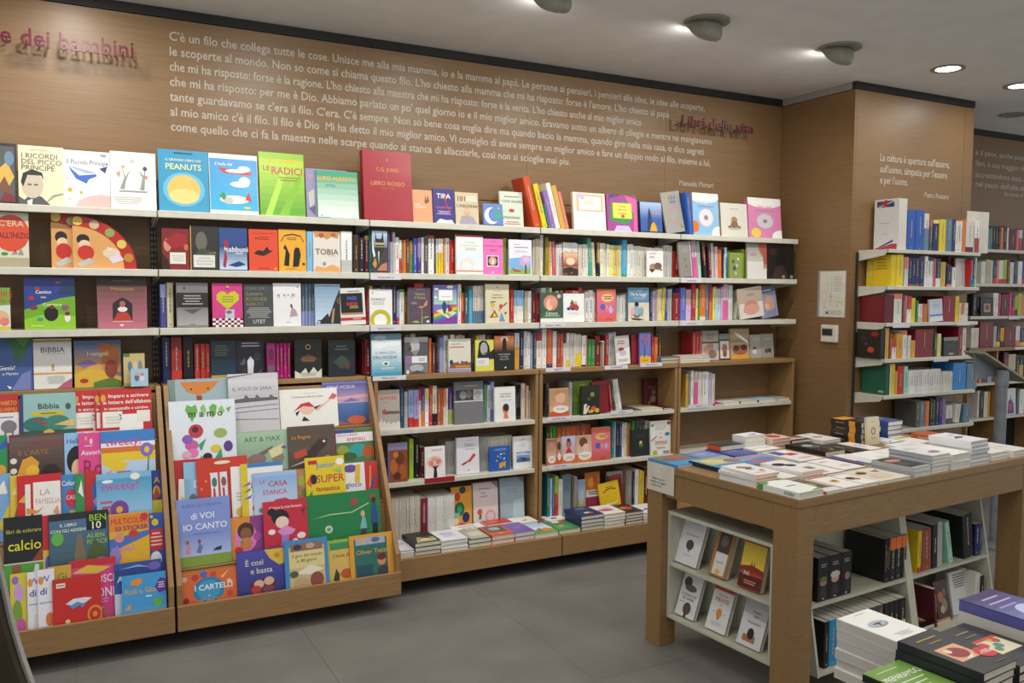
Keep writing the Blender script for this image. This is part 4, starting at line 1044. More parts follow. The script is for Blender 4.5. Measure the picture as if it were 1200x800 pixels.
F('31', 247.5, 277, 399, '1c2f3c', .014, 'r 0 0 1 .16 b9a82c;m .1 .62 .7 .9 5 5a6a4a;g .16 .5 233c52 1c2f3c', 'dark teal cover with a yellow strip along its base')
F('31', 277.5, 310, 399.5, '24242c', .014, 'm .1 .84 .9 .98 2 a8a8b0;p d9d9de .4,.1 .38,.5 .5,.62 .62,.5 .58,.1;e .5 .42 .12 .12 e2e2e4;p 5a5a66 .1,.4 .3,.6 .3,.4;p 4a4f7a .62,.1 .9,.3 .9,.1;p 3a3630 .05,.1 .3,.35 .35,.1;e .75 .6 .14 .1 3f3f48', 'black cover with a white pale figure, fourth shelf')
F('31', 313, 323, 402, '8a1660', .012, 'e .5 .7 .3 .16 5a1a3c;r .1 .1 .9 .4 6a5a66', 'narrow dark magenta cover beside magenta spines', y=4.63)
F('31', 345.5, 377, 397.5, '1d211f', .014, 'e .5 .8 .1 .07 b9975a;e .5 .8 .07 .05 1d211f;p 5a4230 .2,.5 .5,.62 .85,.5 .7,.4 .3,.42;m .2 .42 .8 .58 3 8a5a3c;p d9d6c9 .0,.0 .0,.2 .2,.12 .4,.26 .5,.1 .7,.28 .85,.14 1,.24 1,.0;m .1 .04 .9 .14 3 8a8a7a', 'black cover with a gold ring and pale frosty base')
F('31', 385, 416, 398, '1b2428', .014, 'p 3a4a3c .2,.4 .5,.6 .8,.4 .5,.2;e .7 .3 .12 .1 5a3a24;m .2 .7 .8 .86 2 6a6a5a', 'dim dark green cover on the fourth shelf of second bay')
S('32', '428 435 398 7a141c/darkbrown/.02')
F('32', 435.5, 471, 391, '5fb0c6', .014, 'g .0 .62 3f9db8 dfe9ee;g .62 .85 dfe9ee e3e8ec;e .3 .72 .24 .06 f0f2f2;e .7 .76 .24 .06 f0f2f2;r 0 .86 1 1 5f7f8c;e .3 .9 .2 .06 8aa6b2;T .12 .55 .085 8aa0ac IL MIRACOLO;T .05 .44 .1 5a7684 DELL\'ACQUA;e .47 .29 .12 .06 e2ecee;p 3a5560 .4,.29 .47,.32 .54,.29 .47,.24;m .2 .14 .85 .2 2 d9e8ec', 'sky blue cover titled Il miracolo dell\'acqua')
S('32', '471.3 474 392 maroon;475 480 392 olive;481 487 391 beige;502.5 506 396 orange;506.5 511 402 6a2c30;511 513 395 black;513 515 394 darkgrey;515 520 395 7a7cc0/lavender/.7;520 525 393 offwhite;528 533 392 white;534 545 392 beige x3;552 557 397 darkgrey;558 562 393 gold;562 569 392 lightgrey x2;570 578 393 brown x2;593 598 391 red')
F('32', 474.5, 502, 395, '77767a', .016, 'r 0 .5 1 .86 55545a;r .0 .86 1 1 a4a3a4;e .44 .76 .2 .22 b9b8b8;p 8a898a .3,.62 .4,.5 .5,.5 .6,.66;p 3a393e .1,.6 .3,.66 .26,.8;r .02 .28 .3 .5 8f6f94;r .3 .3 .94 .48 e6e5e6;m .55 .34 .9 .44 2 8a8a8c;e .5 .16 .3 .1 b0afb0;p 4a494e .2,.02 .5,.1 .9,.02;e .12 .06 .06 .06 d9d8d8', 'grey photo cover with an old man and a white label', y=4.635)
F('32', 526, 552, 397, 'd9d5c6', .016, 'm .1 .9 .9 .95 1 lightgrey;r .05 .74 .7 .765 b8352c;m .05 .82 .6 .87 1 grey;p 8a5a3c .0,.12 .1,.26 .3,.3 .5,.26 .7,.32 .9,.28 1,.3 1,.12;e .12 .3 .08 .08 2a3a5a;r .3 .14 .95 .2 c98a3c;r 0 0 1 .1 9a92b8;e .4 .28 .05 .04 b23a32;e .6 .3 .05 .04 5a3f6a;e .8 .29 .05 .04 8a2f30', 'cream cover with a crowd at a table along its base', y=4.63)
F('32', 557.5, 579, 398, 'd9d356', .014, 'p 1d1b1e .1,.42 .2,.9 .35,.98 .6,.96 .75,.8 .8,.6 1,.7 1,.38 .3,.36;e .46 .72 .2 .2 a8a6a8;p 5a585c .4,.56 .6,.5 .6,.6;r .04 .17 .72 .42 dfdfe2;m .1 .22 .5 .36 3 b0b0b4', 'yellow cover with a black-and-white bearded portrait', y=4.63)
F('32', 579.5, 603, 393, '1c1d1c', .014, 'g .55 .98 5a3420 d98a52;e .52 .9 .2 .08 e6c8b0;p 120f0e .4,.56 .42,.86 .5,.94 .6,.88 .62,.56;t .5 .46 .055 b9b6ae COME SAREBBE;t .5 .39 .055 b9b6ae LA FORZA;t .5 .32 .055 b9b6ae DELLA VITA;p e2e2e0 .48,.07 .58,.11 .6,.09 .52,.05', 'black cover with an orange sunset and dark silhouette', y=4.63)
S('32', '603.3 609 390 white/amber/.6;609.3 614 389 navy;614 618 388 offwhite;618 622 389 white;622 624.5 391 lavender;625.5 629 390 darkgrey;629 635 389 white/crimson/-.24')
S('33', '635.5 641 385 white;641.5 647.5 386 d2663a/navy/.1;648 652.5 388 white;653 657 391 b0452e;657 660.5 391 c2583a;660.5 664 390 offwhite/maroon/-.3;664 667.5 390 white/yellow/.2;668 675 390 offwhite x3;675 681.5 391 offwhite/yellow/.42 x2;682 687 393 white/navy/.05;687 688.5 393 salmon;689 693 398 green;693 697.5 398 green;697.8 703.5 394 7c1420;709.5 713 393 b0302c;713.3 718 390 lightgrey;718.3 722 389 lilac/offwhite/.5;763.3 766.5 393 red;766.8 771 395 orange;772 774.5 396 brown')
F('33', 722.5, 739, 394, 'c9c4bc', .012, 'p e9e7e2 .0,.0 1,.0 1,.6 .0,.4;m .1 .7 .7 .85 2 b0504a;e .4 .54 .2 .06 8a3a3a;e .5 .4 .26 .1 cdbcd0;m .1 .1 .9 .2 2 grey', 'white tilted cover with a small round red emblem', y=4.635, tilt=-4)
F('33', 740, 749.5, 392, '801722', .020, 'r .1 .1 .9 .9 861a26', 'plain dark red block behind the tilted white cover', y=4.65)
F('33', 750, 763, 390, '6a76c0', .014, 'r 0 0 1 .24 e0b82c;e .4 .2 .5 .08 e0b82c;p 5a3a5a .38,.22 .42,.6 .5,.6 .48,.22;e .45 .76 .36 .18 7a5f9a;e .3 .84 .08 .05 c25a6a;e .6 .82 .08 .05 c25a6a;e .45 .68 .08 .05 greenteal;e .62 .7 .08 .05 b9506a;m .1 .1 .9 .16 1 c2702c', 'violet blue cover with a tree above a yellow hill')
# flat piles and face-outs on the fifth bay's fourth shelf
def flat_pile(key, x0, x1, n, t, cover, label, y=4.62, h=.17, pages='paper', spine=None, zoff=0, group=None, rot=0, z=None, art='', top=None, py=440):
    """books lying flat with their long edges along the shelf"""
    zb = (WH[key]['z'] if z is None else z) + zoff
    X0 = on_plane(x0, py, (0, y, 0), Vector((0, 1, 0))).x
    X1 = on_plane(x1, py, (0, y, 0), Vector((0, 1, 0))).x
    first = None
    for i in range(n):
        a = math.radians(rot + random.uniform(-1.5, 1.5))
        mw = Matrix.Translation((X0 + random.uniform(-.002, .002), y + random.uniform(0, .004), zb + t * (i + 1) + .0004 * i)) @ Matrix.Rotation(a, 4, 'Z') @ frame((0, 0, 0), (1, 0, 0), (0, 1, 0))
        lab = label if (i < n - 1 or not top) else top
        if first is None:
            first = make_book(mw, X1 - X0, h, t, cover, art, lab, 'book', group or (label if n > 1 else None), 'book', spine, pages)
        else:
            copy_thing(first, mw, lab)
flat_pile('34', 775, 796, 2, .020, 'bluegrey', 'grey-green book lying flat in the pair beside the white pile', pages='beige', h=.16)
flat_pile('34', 797, 832, 3, .016, 'offwhite', 'white book lying flat in the three-high pile, fifth bay', spine='salmon', h=.085, y=4.605)
S('34', '812 823 388 b03034 x3', y=4.70, d=.14)
F('34', 823.5, 843, 387.5, 'c9c2b4', .014, 'r 0 .62 1 1 a8a294;t .5 .87 .09 4a463f Diventare;t .5 .75 .09 4a463f Genitori;r 0 .57 1 .62 2f4650;e .4 .34 .3 .2 c99a86;e .6 .2 .26 .14 8a6f62;e .5 .5 .2 .08 b98a72', 'grey cover with a baby photo in its lower half', y=4.70, lean=5)
F('34', 843.5, 856, 391, '33363a', .012, 'r .06 .05 .92 .72 d9d5cc;e .5 .42 .24 .2 b0705a;e .5 .22 .2 .12 8a4f40;r 0 .78 1 1 8a8c84', 'dark-framed cover with a small reddish photo', y=4.695, lean=5)
F('34', 856.5, 879, 385, 'b9a27c', .016, 'r 0 0 1 .14 d9a23a;e .5 .3 .4 .16 a85f48;e .3 .36 .16 .1 5a3a30;e .7 .38 .16 .1 4a2f2a;g .55 .98 8f8468 c6b48c;p e9e6de .2,.9 .5,.8 .9,.6 .95,.5 .7,.6 .3,.78', 'cover with a family close-up and amber base', y=4.69, lean=5)
F('34', 879.5, 892.5, 392, 'a8a59a', .012, 'e .4 .4 .14 .1 5a504a;e .4 .28 .2 .1 d9d6ce;m .2 .75 .8 .84 2 c6c3b8', 'pale grey cover with a white-shirted baby', y=4.695, lean=5)
F('34', 893, 907, 391, '9c9a90', .012, 'e .4 .3 .16 .1 6a4f44;e .66 .32 .14 .1 4a3a34;m .2 .72 .8 .84 2 bcb9ae', 'pale grey cover with two small dark heads', y=4.69, lean=5)

# ------------------------------------------------------------------ fifth shelf
F('42', 443.5, 469, 457, 'b0a79c', .014, 't .48 .8 .13 c2402c AMORE;m .1 .68 .6 .7 1 8a8278;p 6a5a50 .15,.46 .3,.54 .34,.48 .98,.46 .98,.4 .3,.4;e .28 .46 .08 .06 c2402c;p dcd8d0 .0,.0 .0,.2 .08,.22 .1,.3 .16,.3 .18,.2 .3,.24 .36,.16 .5,.22 .54,.14 .7,.2 .8,.16 .9,.22 1,.18 1,.0', 'grey-beige cover titled Amore with a hand holding a heart', lean=3)
S('42', '469.3 473 454 2a4f80;474 478 459 lightgrey;478.7 485 457 lavender/red/.26;485 491 457 lavender/red/.22;490.8 494 456 offwhite/red/-.3;494 497.8 455 purple/orange/.4;498 502.8 455 white/paleyellow/-.3;503 507 452 b8303a;507 512.5 452 cream/black/.3;513 517 456 b0583c;517 519.5 456 b0583c;519.7 523 456 orange/offwhite/.5;523.2 525.5 455 white;525.7 531.5 454 purple/a8b060/.4;567.3 570.5 451 greenteal;571 575 451 offwhite;575 579.5 447 lavender/6470b8/.3;604.5 606.5 451 black;606.5 608.5 452 black;608.5 610.5 451 black;611 615.5 449 offwhite;615.5 617.3 450 orange;617.5 620 452 offwhite;620.3 623.5 458 lightgrey')
F('42', 533, 567, 447, '6e6d6e', .020, 'r 0 .52 1 .545 d9d8d8;r .05 .56 .64 .8 3a393c;e .3 .68 .12 .1 8a898a;e .5 .7 .1 .1 6a696c;r .66 .56 .98 .8 bdbcba;e .8 .68 .12 .1 a09f9c;m .25 .87 .9 .92 1 9c9b9b;r .1 .05 .16 .12 d9d8d8;r 0 .0 1 .5 747376', 'large grey cover with a black-and-white photo strip', lean=3, y=4.64)
F('42', 580, 604.5, 453, 'eae8e4', .014, 't .52 .8 .075 8a3a4a Le emozioni;t .52 .72 .075 8a3a4a della mente;m .3 .6 .9 .63 1 lightgrey;e .52 .36 .16 .14 d9825c;e .54 .4 .14 .11 2a2a2e;p d9825c .42,.08 .46,.3 .58,.28 .66,.08', 'white cover with an orange head profile and dark hair', lean=3)
S('43', '640 644 449 darkgrey;667 671 448 lightgrey;671 673.5 447 white;674 677 450 4a3a66;677 681 451 2a2a2c')
F('43', 644.5, 667, 455, 'd9b08c', .014, 'g .4 .98 c99a72 b08e6a;e .55 .68 .26 .22 e0b294;p b98a4a .3,.75 .4,.98 .75,.98 .85,.8 .6,.85;e .4 .45 .2 .1 d99a80;r 0 0 1 .2 c9562c;e .56 .28 .4 .13 ece6de;m .3 .24 .85 .33 2 b09080', 'cover with a fair-haired child, white lozenge label below', lean=3)
F('43', 672, 694, 446, '5f7a22', .018, 'r 0 .0 1 .4 4a6a22;e .5 .7 .3 .2 8a9c2c', 'plain green cover peeking above a dark one, fifth shelf', y=4.67)
F('43', 681.5, 703, 452, '23261f', .016, 'p d9d3c6 .1,.04 .14,.36 .3,.4 .26,.2 .4,.34 .44,.28 .26,.04;e .66 .2 .14 .1 c9562c;e .5 .12 .16 .06 c9a24a;e .85 .14 .12 .08 b9b02c;e .6 .7 .12 .08 8a8a3c;e .4 .55 .1 .06 3a5a2c', 'black cover with pale legs and bright fruit', y=4.63)
F('43', 695, 714, 447, '7c1620', .022, 'r 0 .92 1 1 8a2026', 'plain dark red cover beside the black fruit one', y=4.652, tilt=-3)
S('43', '716 719 448 crimson L-8;719.5 722.5 446 darkgreen L-9;723 726 445 offwhite L-10;726.5 730 444 white L-11')
F('43', 755, 772, 443, '4a151a', .012, 'm .2 .62 .85 .72 2 8a4a44;e .66 .5 .14 .1 6a5a4a;e .6 .26 .2 .12 7a6a52;e .35 .14 .1 .06 8a5a3a', 'dark maroon cover standing alone on the fifth shelf', y=4.785, lean=3)
flat_pile('43', 733, 753, 1, .012, 'darkgrey', 'thin dark book lying flat on the fourth bay fifth shelf', h=.2)
flat_pile('43', 752, 778, 1, .012, 'cream', 'thin cream book lying flat before the maroon cover', h=.2)
flat_pile('43', 779, 796.5, 1, .010, 'maroon', 'thin maroon book lying flat by the oak side panel', h=.2)
S('44', '804 807 438 gold;807.5 810 440 grey;810.3 813.5 434 white;814 818 435 pink/offwhite/-.3;818.5 824 435 offwhite x2;824 831 435 white x2;831.5 834 437 lilac;834.3 838 438 offwhite', y=4.64)
flat_pile('44', 838.5, 848, 1, .014, 'magenta', 'small magenta book lying flat on the fifth bay fifth shelf', h=.16)
flat_pile('44', 848.5, 868, 1, .018, 'white', 'white book lying flat right of the small magenta one', h=.16)
flat_pile('44', 869, 889, 1, .019, 'offwhite', 'off-white book lying flat with a maroon spine', h=.16, spine='maroon')
flat_pile('44', 890, 910, 1, .020, 'paleblue', 'pale blue book lying flat, fifth bay fifth shelf', h=.16, spine='navy')
flat_pile('44', 911, 928.5, 1, .019, 'lightgrey', 'light grey book lying flat at the right end near the corner', h=.16)

# ------------------------------------------------------------------ sixth shelf
F('52', 455, 478, 519, '7a5a8c', .018, 'r .1 .0 1 .82 8a4a28;e .3 .4 .2 .2 b86a34;e .6 .6 .24 .16 6a3420;e .75 .25 .2 .2 a85a2c;e .4 .7 .14 .08 c97a3c;e .45 .15 .2 .1 5a2c1c;r .0 .82 1 1 8f86ac', 'autumn leaf cover with a purple band and spine', spine='5a4484', lean=3)
S('52', '479.5 485 514 lime;486 492 512 black;492.3 498 524 maroon')
F('52', 498.5, 522, 523, 'eceae6', .014, 'm .3 .85 .9 .92 2 c98a8a;e .48 .5 .4 .2 eec6ba;e .3 .48 .12 .08 d98a78;e .66 .52 .14 .08 d98a78;e .45 .6 .14 .06 e0a090;p 2a2224 .4,.02 .44,.3 .3,.44 .46,.36 .5,.46 .52,.36 .7,.42 .56,.3 .6,.02;r .85 .06 .92 .1 lightgrey', 'white cover with a red-leaved tree with a dark trunk', lean=3)
S('52', '522.5 535 517 lightgrey x7;562.5 573 512 lightgrey x6;573 600 511 offwhite x14', same='slim pale grey journal in the uniform row on the sixth shelf', cat='journal', y=4.69, d=.14)
F('52', 535.5, 562, 512.5, 'e3dfe6', .020, 't .55 .8 .13 8ab09a Felici;m .3 .66 .85 .7 1 b08a9c;m .3 .9 .8 .93 1 lightgrey;p a8382c .2,.28 .6,.4 .7,.52 .78,.5 .66,.4 .4,.28 .24,.24;p c2503c .5,.36 .75,.56 .85,.5 .56,.3;r .48 .08 .54 .12 grey', 'white cover titled Felici with a red clothes peg', lean=3, y=4.64)
F('52', 574, 597.5, 523, '2a5cae', .012, 'm .2 .82 .9 .92 2 8aaede;p d9a23a .46,.12 .48,.3 .58,.34 .7,.34 .8,.4 .78,.1 .66,.2 .6,.1;e .35 .42 .05 .04 d9a23a;e .42 .6 .05 .04 d9a23a;e .56 .68 .05 .03 e6e4de;e .72 .7 .05 .03 d9a23a;e .55 .54 .04 .03 8abf8a;p e9e6de .66,.44 .72,.54 .78,.48', 'blue cover with an amber animal under an arc of stars', lean=3, y=4.635)
F('52', 602, 624, 511, 'e9e8e8', .014, 't .5 .9 .06 8a8a8c PAPINI;t .5 .76 .045 c28a8a i giorni;t .5 .7 .045 c28a8a e le notti;r .16 .2 .88 .52 8a9fc4;p 5a6f9c .16,.3 .4,.36 .88,.3 .88,.2 .16,.2;p c9d3e6 .16,.46 .5,.5 .88,.44 .88,.4 .16,.42;e .55 .28 .16 .05 3a4a5a', 'white cover with a small blue seascape picture', lean=3, y=4.635)
S('52', '624.3 626.5 507 green')
def soft(key, x0, x1, yt, cover, art, label, y=4.63, t=.014):
    F(key, x0, x1, yt, cover, t, art, label, y=y, lean=3)
S('53', '640 644 500 darkgreen;644 647.5 499 olive;647.8 652 500 green;653 663 499 b0552c x2;663 675 499 c2602c x2;675 692 497 a8502c x3')
soft('53', 641, 652.5, 514, 'cfa080', 'g .3 .98 d9b090 8a6a5a;e .5 .72 .3 .16 c98a72;r 0 0 1 .3 c9663a;e .5 .22 .4 .14 ece3da;m .25 .16 .8 .28 2 b0958a', 'warm photo cover with a white blossom label, leftmost of four')
soft('53', 653, 658, 513, 'c98a62', 'e .5 .7 .4 .16 4a3a3c;r 0 0 1 .3 c9562c;e .5 .3 .4 .14 e9dfd6', 'narrow strip of a warm photo cover between two wider ones')
soft('53', 658.5, 675, 511, 'd0b9c0', 'g .4 .98 cfa9a0 b9c2e0;e .5 .72 .18 .16 b0705c;p 5a2f2a .3,.6 .4,.92 .6,.92 .7,.6 .6,.8 .4,.8;p c2352c .25,.36 .4,.56 .6,.56 .75,.36;r 0 0 1 .28 d0703c;e .5 .24 .42 .15 ece3da;m .25 .16 .8 .28 2 b0958a', 'photo cover with a dark-haired woman in a red top')
soft('53', 675.5, 694, 510, 'd9b39c', 'g .3 .98 e0c0a8 c09a86;e .45 .75 .26 .18 7a4434;e .6 .55 .2 .14 e6c2ac;r 0 0 1 .3 d2733e;e .55 .24 .42 .16 efe6de;m .25 .16 .85 .28 2 b0958a', 'photo cover with a close-up face, rightmost of four')
F('53', 694.5, 716, 500.5, 'dd6f7e', .018, 'g .0 .3 c9583c d9667a;r 0 .9 1 1 d9743a;e .5 .72 .32 .1 e6b87a;m .35 .68 .8 .78 2 6a4a3a;e .3 .45 .14 .09 5a5ac2;e .52 .44 .06 .07 e0a05e;e .75 .42 .12 .09 c9a0d0;m .4 .05 .8 .09 1 8a2a30', 'pink and orange cover with balloons on the sixth shelf', y=4.63, lean=3)
S('53', '716.5 719.5 494 teal;719.7 722 494 8fb0b0;722.5 725.5 496 navy;725.7 729 496 2f3f66;729.3 732 496 white;732 735 495 cream;735.3 738 496 b9743c;738 740 496 8a3c2c;741 744 494 green;745 756 494 darkgrey x3;756 761 493 lightgrey')
F('53', 740.5, 761, 503.5, '1f2520', .014, 'm .15 .74 .8 .82 2 4a4a3a;e .52 .5 .08 .08 d9c26a;e .52 .42 .12 .06 6a7a3c;p 3a4a2c .4,.3 .5,.42 .66,.3', 'black cover with a small glowing lantern', y=4.635, lean=3)
F('53', 763, 786.5, 493, 'e4e1d9', .014, 't .5 .82 .11 b07a8a GIOCHI;r .2 .74 .7 .755 5fa0a8;t .5 .63 .07 c28a6a IN;t .5 .5 .07 b8606a PER;t .5 .37 .11 b8404a FAMIGLIE;r .2 .3 .8 .315 8ab04a;t .5 .2 .09 c2705a INSIEME;e .82 .6 .12 .05 2a7fae;e .9 .92 .08 .05 b8404a;e .1 .88 .07 .04 7aa04a;p c22a30 .0,.44 .3,.56 .32,.54 .04,.42;e .2 .06 .12 .07 a8b82c;r .6 .02 .9 .1 8f86ba;p d9a23a .92,.0 1,.3 1,.0', 'white cover with coloured doodles and titled Giochi', lean=3)

# ------------------------------------------------------------------ bottom ledges of bays 3 and 4
S('62', '459 493 583 offwhite x18;501.5 533 581 white x17', same='slim white journal in the long uniform row on the bottom ledge', cat='journal', y=4.63, d=.17)
S('62', '493.3 501 584 7a1c3a', y=4.625)
F('62', 529.5, 553.5, 570, 'd99a3c', .014, 'e .4 .5 .24 .16 1f6a4a;e .4 .5 .12 .08 3a9a6a;e .3 .78 .14 .1 b04a2a;e .7 .3 .18 .12 2a2c5a;e .55 .92 .16 .08 2f4a4a;e .5 .1 .2 .1 c25a7a;e .2 .25 .14 .1 e6c9a0;r .1 .3 .4 .42 8ab09a', 'orange cover with green, red and navy circles', y=4.66, lean=3)
F('62', 555.5, 584.5, 565, 'ddd0cf', .022, 'm .2 .84 .7 .88 1 7a9a7a;t .4 .78 .05 5a7a5a guida;t .42 .7 .05 5a7a5a preghiera;e .25 .36 .1 .07 c95a48;p 4a7a3c .2,.2 .24,.32 .32,.3 .3,.2;e .68 .24 .2 .14 c9a090;e .68 .24 .15 .1 ddd0cf;p 8f8a94 .7,1 1,1 1,.85', 'pale pink folder with a clipped corner and red flower', y=4.66, lean=4)
F('62', 587, 615, 559.5, '9fb2bc', .020, 'm .2 .66 .8 .78 3 8a9ca8;p b8cbd4 .5,.0 1,.0 1,.55 .55,.5;p 6f8088 .7,1 1,1 1,.87', 'pale blue-grey folder with a clipped corner', y=4.66, lean=4)
def pile(key, x0, x1, n, t, cover, label, y, py, h=.2, spine=None, art='', pages='paper', top=None, rot=0, zoff=0):
    flat_pile(key, x0, x1, n, t, cover, label, y=y, h=h, pages=pages, spine=spine, z=SZ[6] + .001 + zoff, art=art, top=top, py=py, rot=rot)
pile('62', 470, 486, 3, .014, 'e2e0e6', 'white book in the low pile at the left end of the ledge', 4.325, 655, top='white book on the low pile at the left end, lilac print', art='m .2 .5 .8 .7 3 lavender')
pile('62', 486.5, 517, 3, .024, '23261f', 'dark book in the pile left of the white one, bottom ledge', 4.325, 645, top='dark book with a pale landscape cover topping its pile', art='p b8b27a .1,.02 .9,.05 .9,.4 .3,.5;p 5a5a3a .2,.3 .6,.5 .9,.3;e .5 .25 .2 .1 dcd8a8')
pile('62', 517.5, 549, 3, .021, 'e3e1ea', 'white book in the third pile from the left, bottom ledge', 4.325, 640, top='white lilac-printed book topping the third pile from left', art='m .2 .5 .8 .75 3 8f8fc0;e .5 .4 .25 .06 bdbcd9')
pile('62', 549.5, 576, 2, .024, '4a5048', 'dark-spined book in the grey-green pair, bottom ledge', 4.325, 636, top='grey-green book with a pale cream panel topping its pair', art='r .15 .05 .95 .95 b0b0a0;r .3 .3 .85 .7 cfccb8', spine='33383a')
pile('62', 576.5, 603, 2, .026, 'd05a2c', 'orange book in the orange pair on the bottom ledge', 4.325, 632, top='orange book with a black-and-white photo topping its pair', art='r .1 .35 .9 .95 5a5a58;e .5 .65 .25 .16 a8a8a4;m .3 .1 .7 .25 2 e8b08a')
pile('62', 603.5, 627, 2, .025, '7a62a8', 'violet book in the violet pair on the bottom ledge', 4.325, 628, top='plain violet book topping its pair', art='m .3 .4 .7 .6 2 9a86c2')
pile('62', 536, 572, 2, .020, 'e8e5e2', 'white book in the pair behind the grey-green ones', 4.52, 612, top='white book with dark blots topping the rear pair', art='e .3 .3 .08 .05 5a4a5a;e .5 .35 .08 .05 5a4a5a;e .7 .4 .08 .05 5a4a5a;m .2 .6 .8 .8 2 c9a0a0', h=.13)
pile('62', 574, 604, 2, .024, 'dcdad4', 'white book in the rear pile under the red one', 4.52, 612, top='red book topping the rear pile on the bottom ledge', art='r .0 .2 1 1 c2382c;r .1 .5 .5 .8 d2564a', h=.13)
pile('62', 604.5, 631, 2, .021, 'e6e4de', 'white book in the rear right pair on the bottom ledge', 4.52, 608, top='white book with a red mark topping the rear right pair', art='p b8404a .4,.4 .7,.5 .6,.3;m .2 .7 .8 .85 1 b0a8a0', h=.13)
pile('63', 627.8, 655, 1, .026, 'd9dce2', 'white book with blue, green and orange scenery, bottom ledge', 4.325, 630, art='g .4 .98 e2e6ea 9ac0dc;r .0 .0 1 .35 6aa04a;e .7 .3 .25 .15 d98a3c;p 8a4a8a .3,.4 .5,.5 .5,.3')
pile('63', 655.5, 681, 1, .027, '4f8a52', 'green book with red and white details beside the navy pile', 4.325, 625, art='r .1 .1 .9 .5 5a9a5a;p b03a3a .5,.6 .95,.8 .9,.95 .6,.8;e .4 .4 .1 .06 d9b23a;r .3 .75 .6 .95 e2ded8')
pile('63', 646, 668, 1, .020, 'e6e4e4', 'white booklet lying behind the green book', 4.53, 607, h=.14, art='r .3 .4 .6 .6 b0404a')
pile('63', 681.5, 708, 4, .023, '22305c', 'navy-spined book in the tall pile on the bottom ledge', 4.325, 615, spine='2a3a6a', top='navy book with a pale bird topping the tall pile', art='e .5 .3 .16 .08 d9d0bc;e .62 .25 .1 .06 a8744a;m .3 .7 .8 .85 2 8a9ac2')
pile('63', 708.5, 733, 4, .021, 'e4e0dc', 'white book in the pile right of the navy one', 4.325, 610, top='white book with pink scrawl topping its pile', art='e .4 .45 .35 .14 d983ae;p c2406a .1,.5 .5,.6 .8,.4 .4,.35;e .6 .7 .25 .08 b9c9e2')
pile('63', 733.5, 754, 4, .019, '3a2a26', 'dark book in the pile nearest the table leg', 4.325, 606, top='dark book with red and orange print topping its pile', art='e .5 .5 .35 .2 b0452e;e .4 .55 .16 .1 d98a4a;p 17130f .2,.2 .8,.3 .6,.1')
pile('63', 754.5, 780, 3, .019, 'e0dedc', 'white book in the pile half hidden by the table', 4.325, 604, top='white book with blue strokes, pile half hidden by table', art='p 4a5a9a .2,.3 .5,.5 .8,.4 .5,.35')
S('63', '641.5 644 556 teal;645 647.5 561 paleblue;647.7 650.3 560 2a6a9c;650.5 654.5 558 lime/c22a2c/.6;654.7 660 562 offwhite', y=4.64)
F('63', 659.5, 669, 556, '6f8594', .016, 'g .0 .9 7f95a2 62788a', 'plain blue-grey cover on the bottom ledge', y=4.65)
S('63', '669.3 672.8 557 yellow;673.2 677 559 grey', y=4.64)
F('63', 677.5, 686.5, 562, '8fa3bc', .014, 'r 0 0 1 .45 b0a04a;e .5 .5 .35 .22 a8b4bc', 'narrow blue and mustard cover beside grey spine', y=4.64)
F('63', 686.5, 704, 553, '8a3048', .014, 'r 0 .56 1 1 c2702c;e .4 .75 .2 .12 d9943a;e .7 .8 .16 .1 b8502c;r .05 .4 .98 .57 d9d3c9;m .2 .44 .85 .54 2 2a2a2a;p e6e2e0 .2,.08 .4,.12 .44,.09 .26,.05', 'maroon cover with orange art and a white band', y=4.66, lean=4)
F('63', 712, 733, 552, 'c9c6c0', .016, 'm .3 .8 .8 .9 2 6a6a66;r .6 .1 1 .4 8a3a34;e .8 .5 .14 .1 d9a23a;e .85 .3 .1 .08 4a8a4a', 'white cover with small print behind the yellow smile', y=4.70)
F('63', 716, 731.5, 557, '7c2420', .014, 'r .0 .9 1 1 8a3a2c', 'brick red cover directly behind the yellow smiling one', y=4.665, tilt=-5)
F('63', 705.5, 729, 566, 'e0b91e', .012, 'm .25 .8 .8 .86 1 6a5a1c;p 4a3a14 .2,.68 .32,.75 .34,.72 .22,.65;p 4a3a14 .34,.76 .58,.79 .58,.75 .36,.72;p 4a3a14 .6,.79 .84,.74 .82,.7 .6,.75;p a8842a .3,.52 .4,.56 .45,.52 .4,.54;p a8842a .65,.54 .74,.58 .8,.53 .73,.56;e .56 .3 .3 .11 f0e6b0;e .56 .345 .31 .1 e0b91e;e .85 .04 .06 .03 white', 'bright yellow cover with a smiling face, bottom ledge', y=4.63, lean=6, tilt=-7)
S('63', '734 741 551 8f8478;741.3 744 552 navy;744.3 749 550 white;749.5 752.5 551 yellow;752.8 755 552 yellow;755.5 759 548 maroon', y=4.66)

# ------------------------------------------------------------------ children's racks
def R(tier, x0, x1, yt, cover, art, label, k=0, t=.006, cat='picture book', spine=None, tilt=0):
    la = RA
    y = RY0 + RDY * tier + .044 - t - .0115 * k
    z = RZ0 + RDZ * tier + .0005
    n = Vector((0, math.cos(la), -math.sin(la)))
    p0 = (0, y, z)
    X0, X1 = on_plane(x0, yt + 25, p0, n).x, on_plane(x1, yt + 25, p0, n).x
    p = on_plane((x0 + x1) / 2, yt, p0, n)
    h = (p.z - z) / math.cos(la)
    mw = frame((X0, y, z + t * math.sin(la)), (1, 0, 0), (0, math.sin(la), math.cos(la)))
    if tilt:
        mw = mw @ Matrix.Rotation(math.radians(tilt), 4, 'Y')
    return make_book(mw, X1 - X0, h, t, cover, art, label, cat, None, 'picture_book', spine)
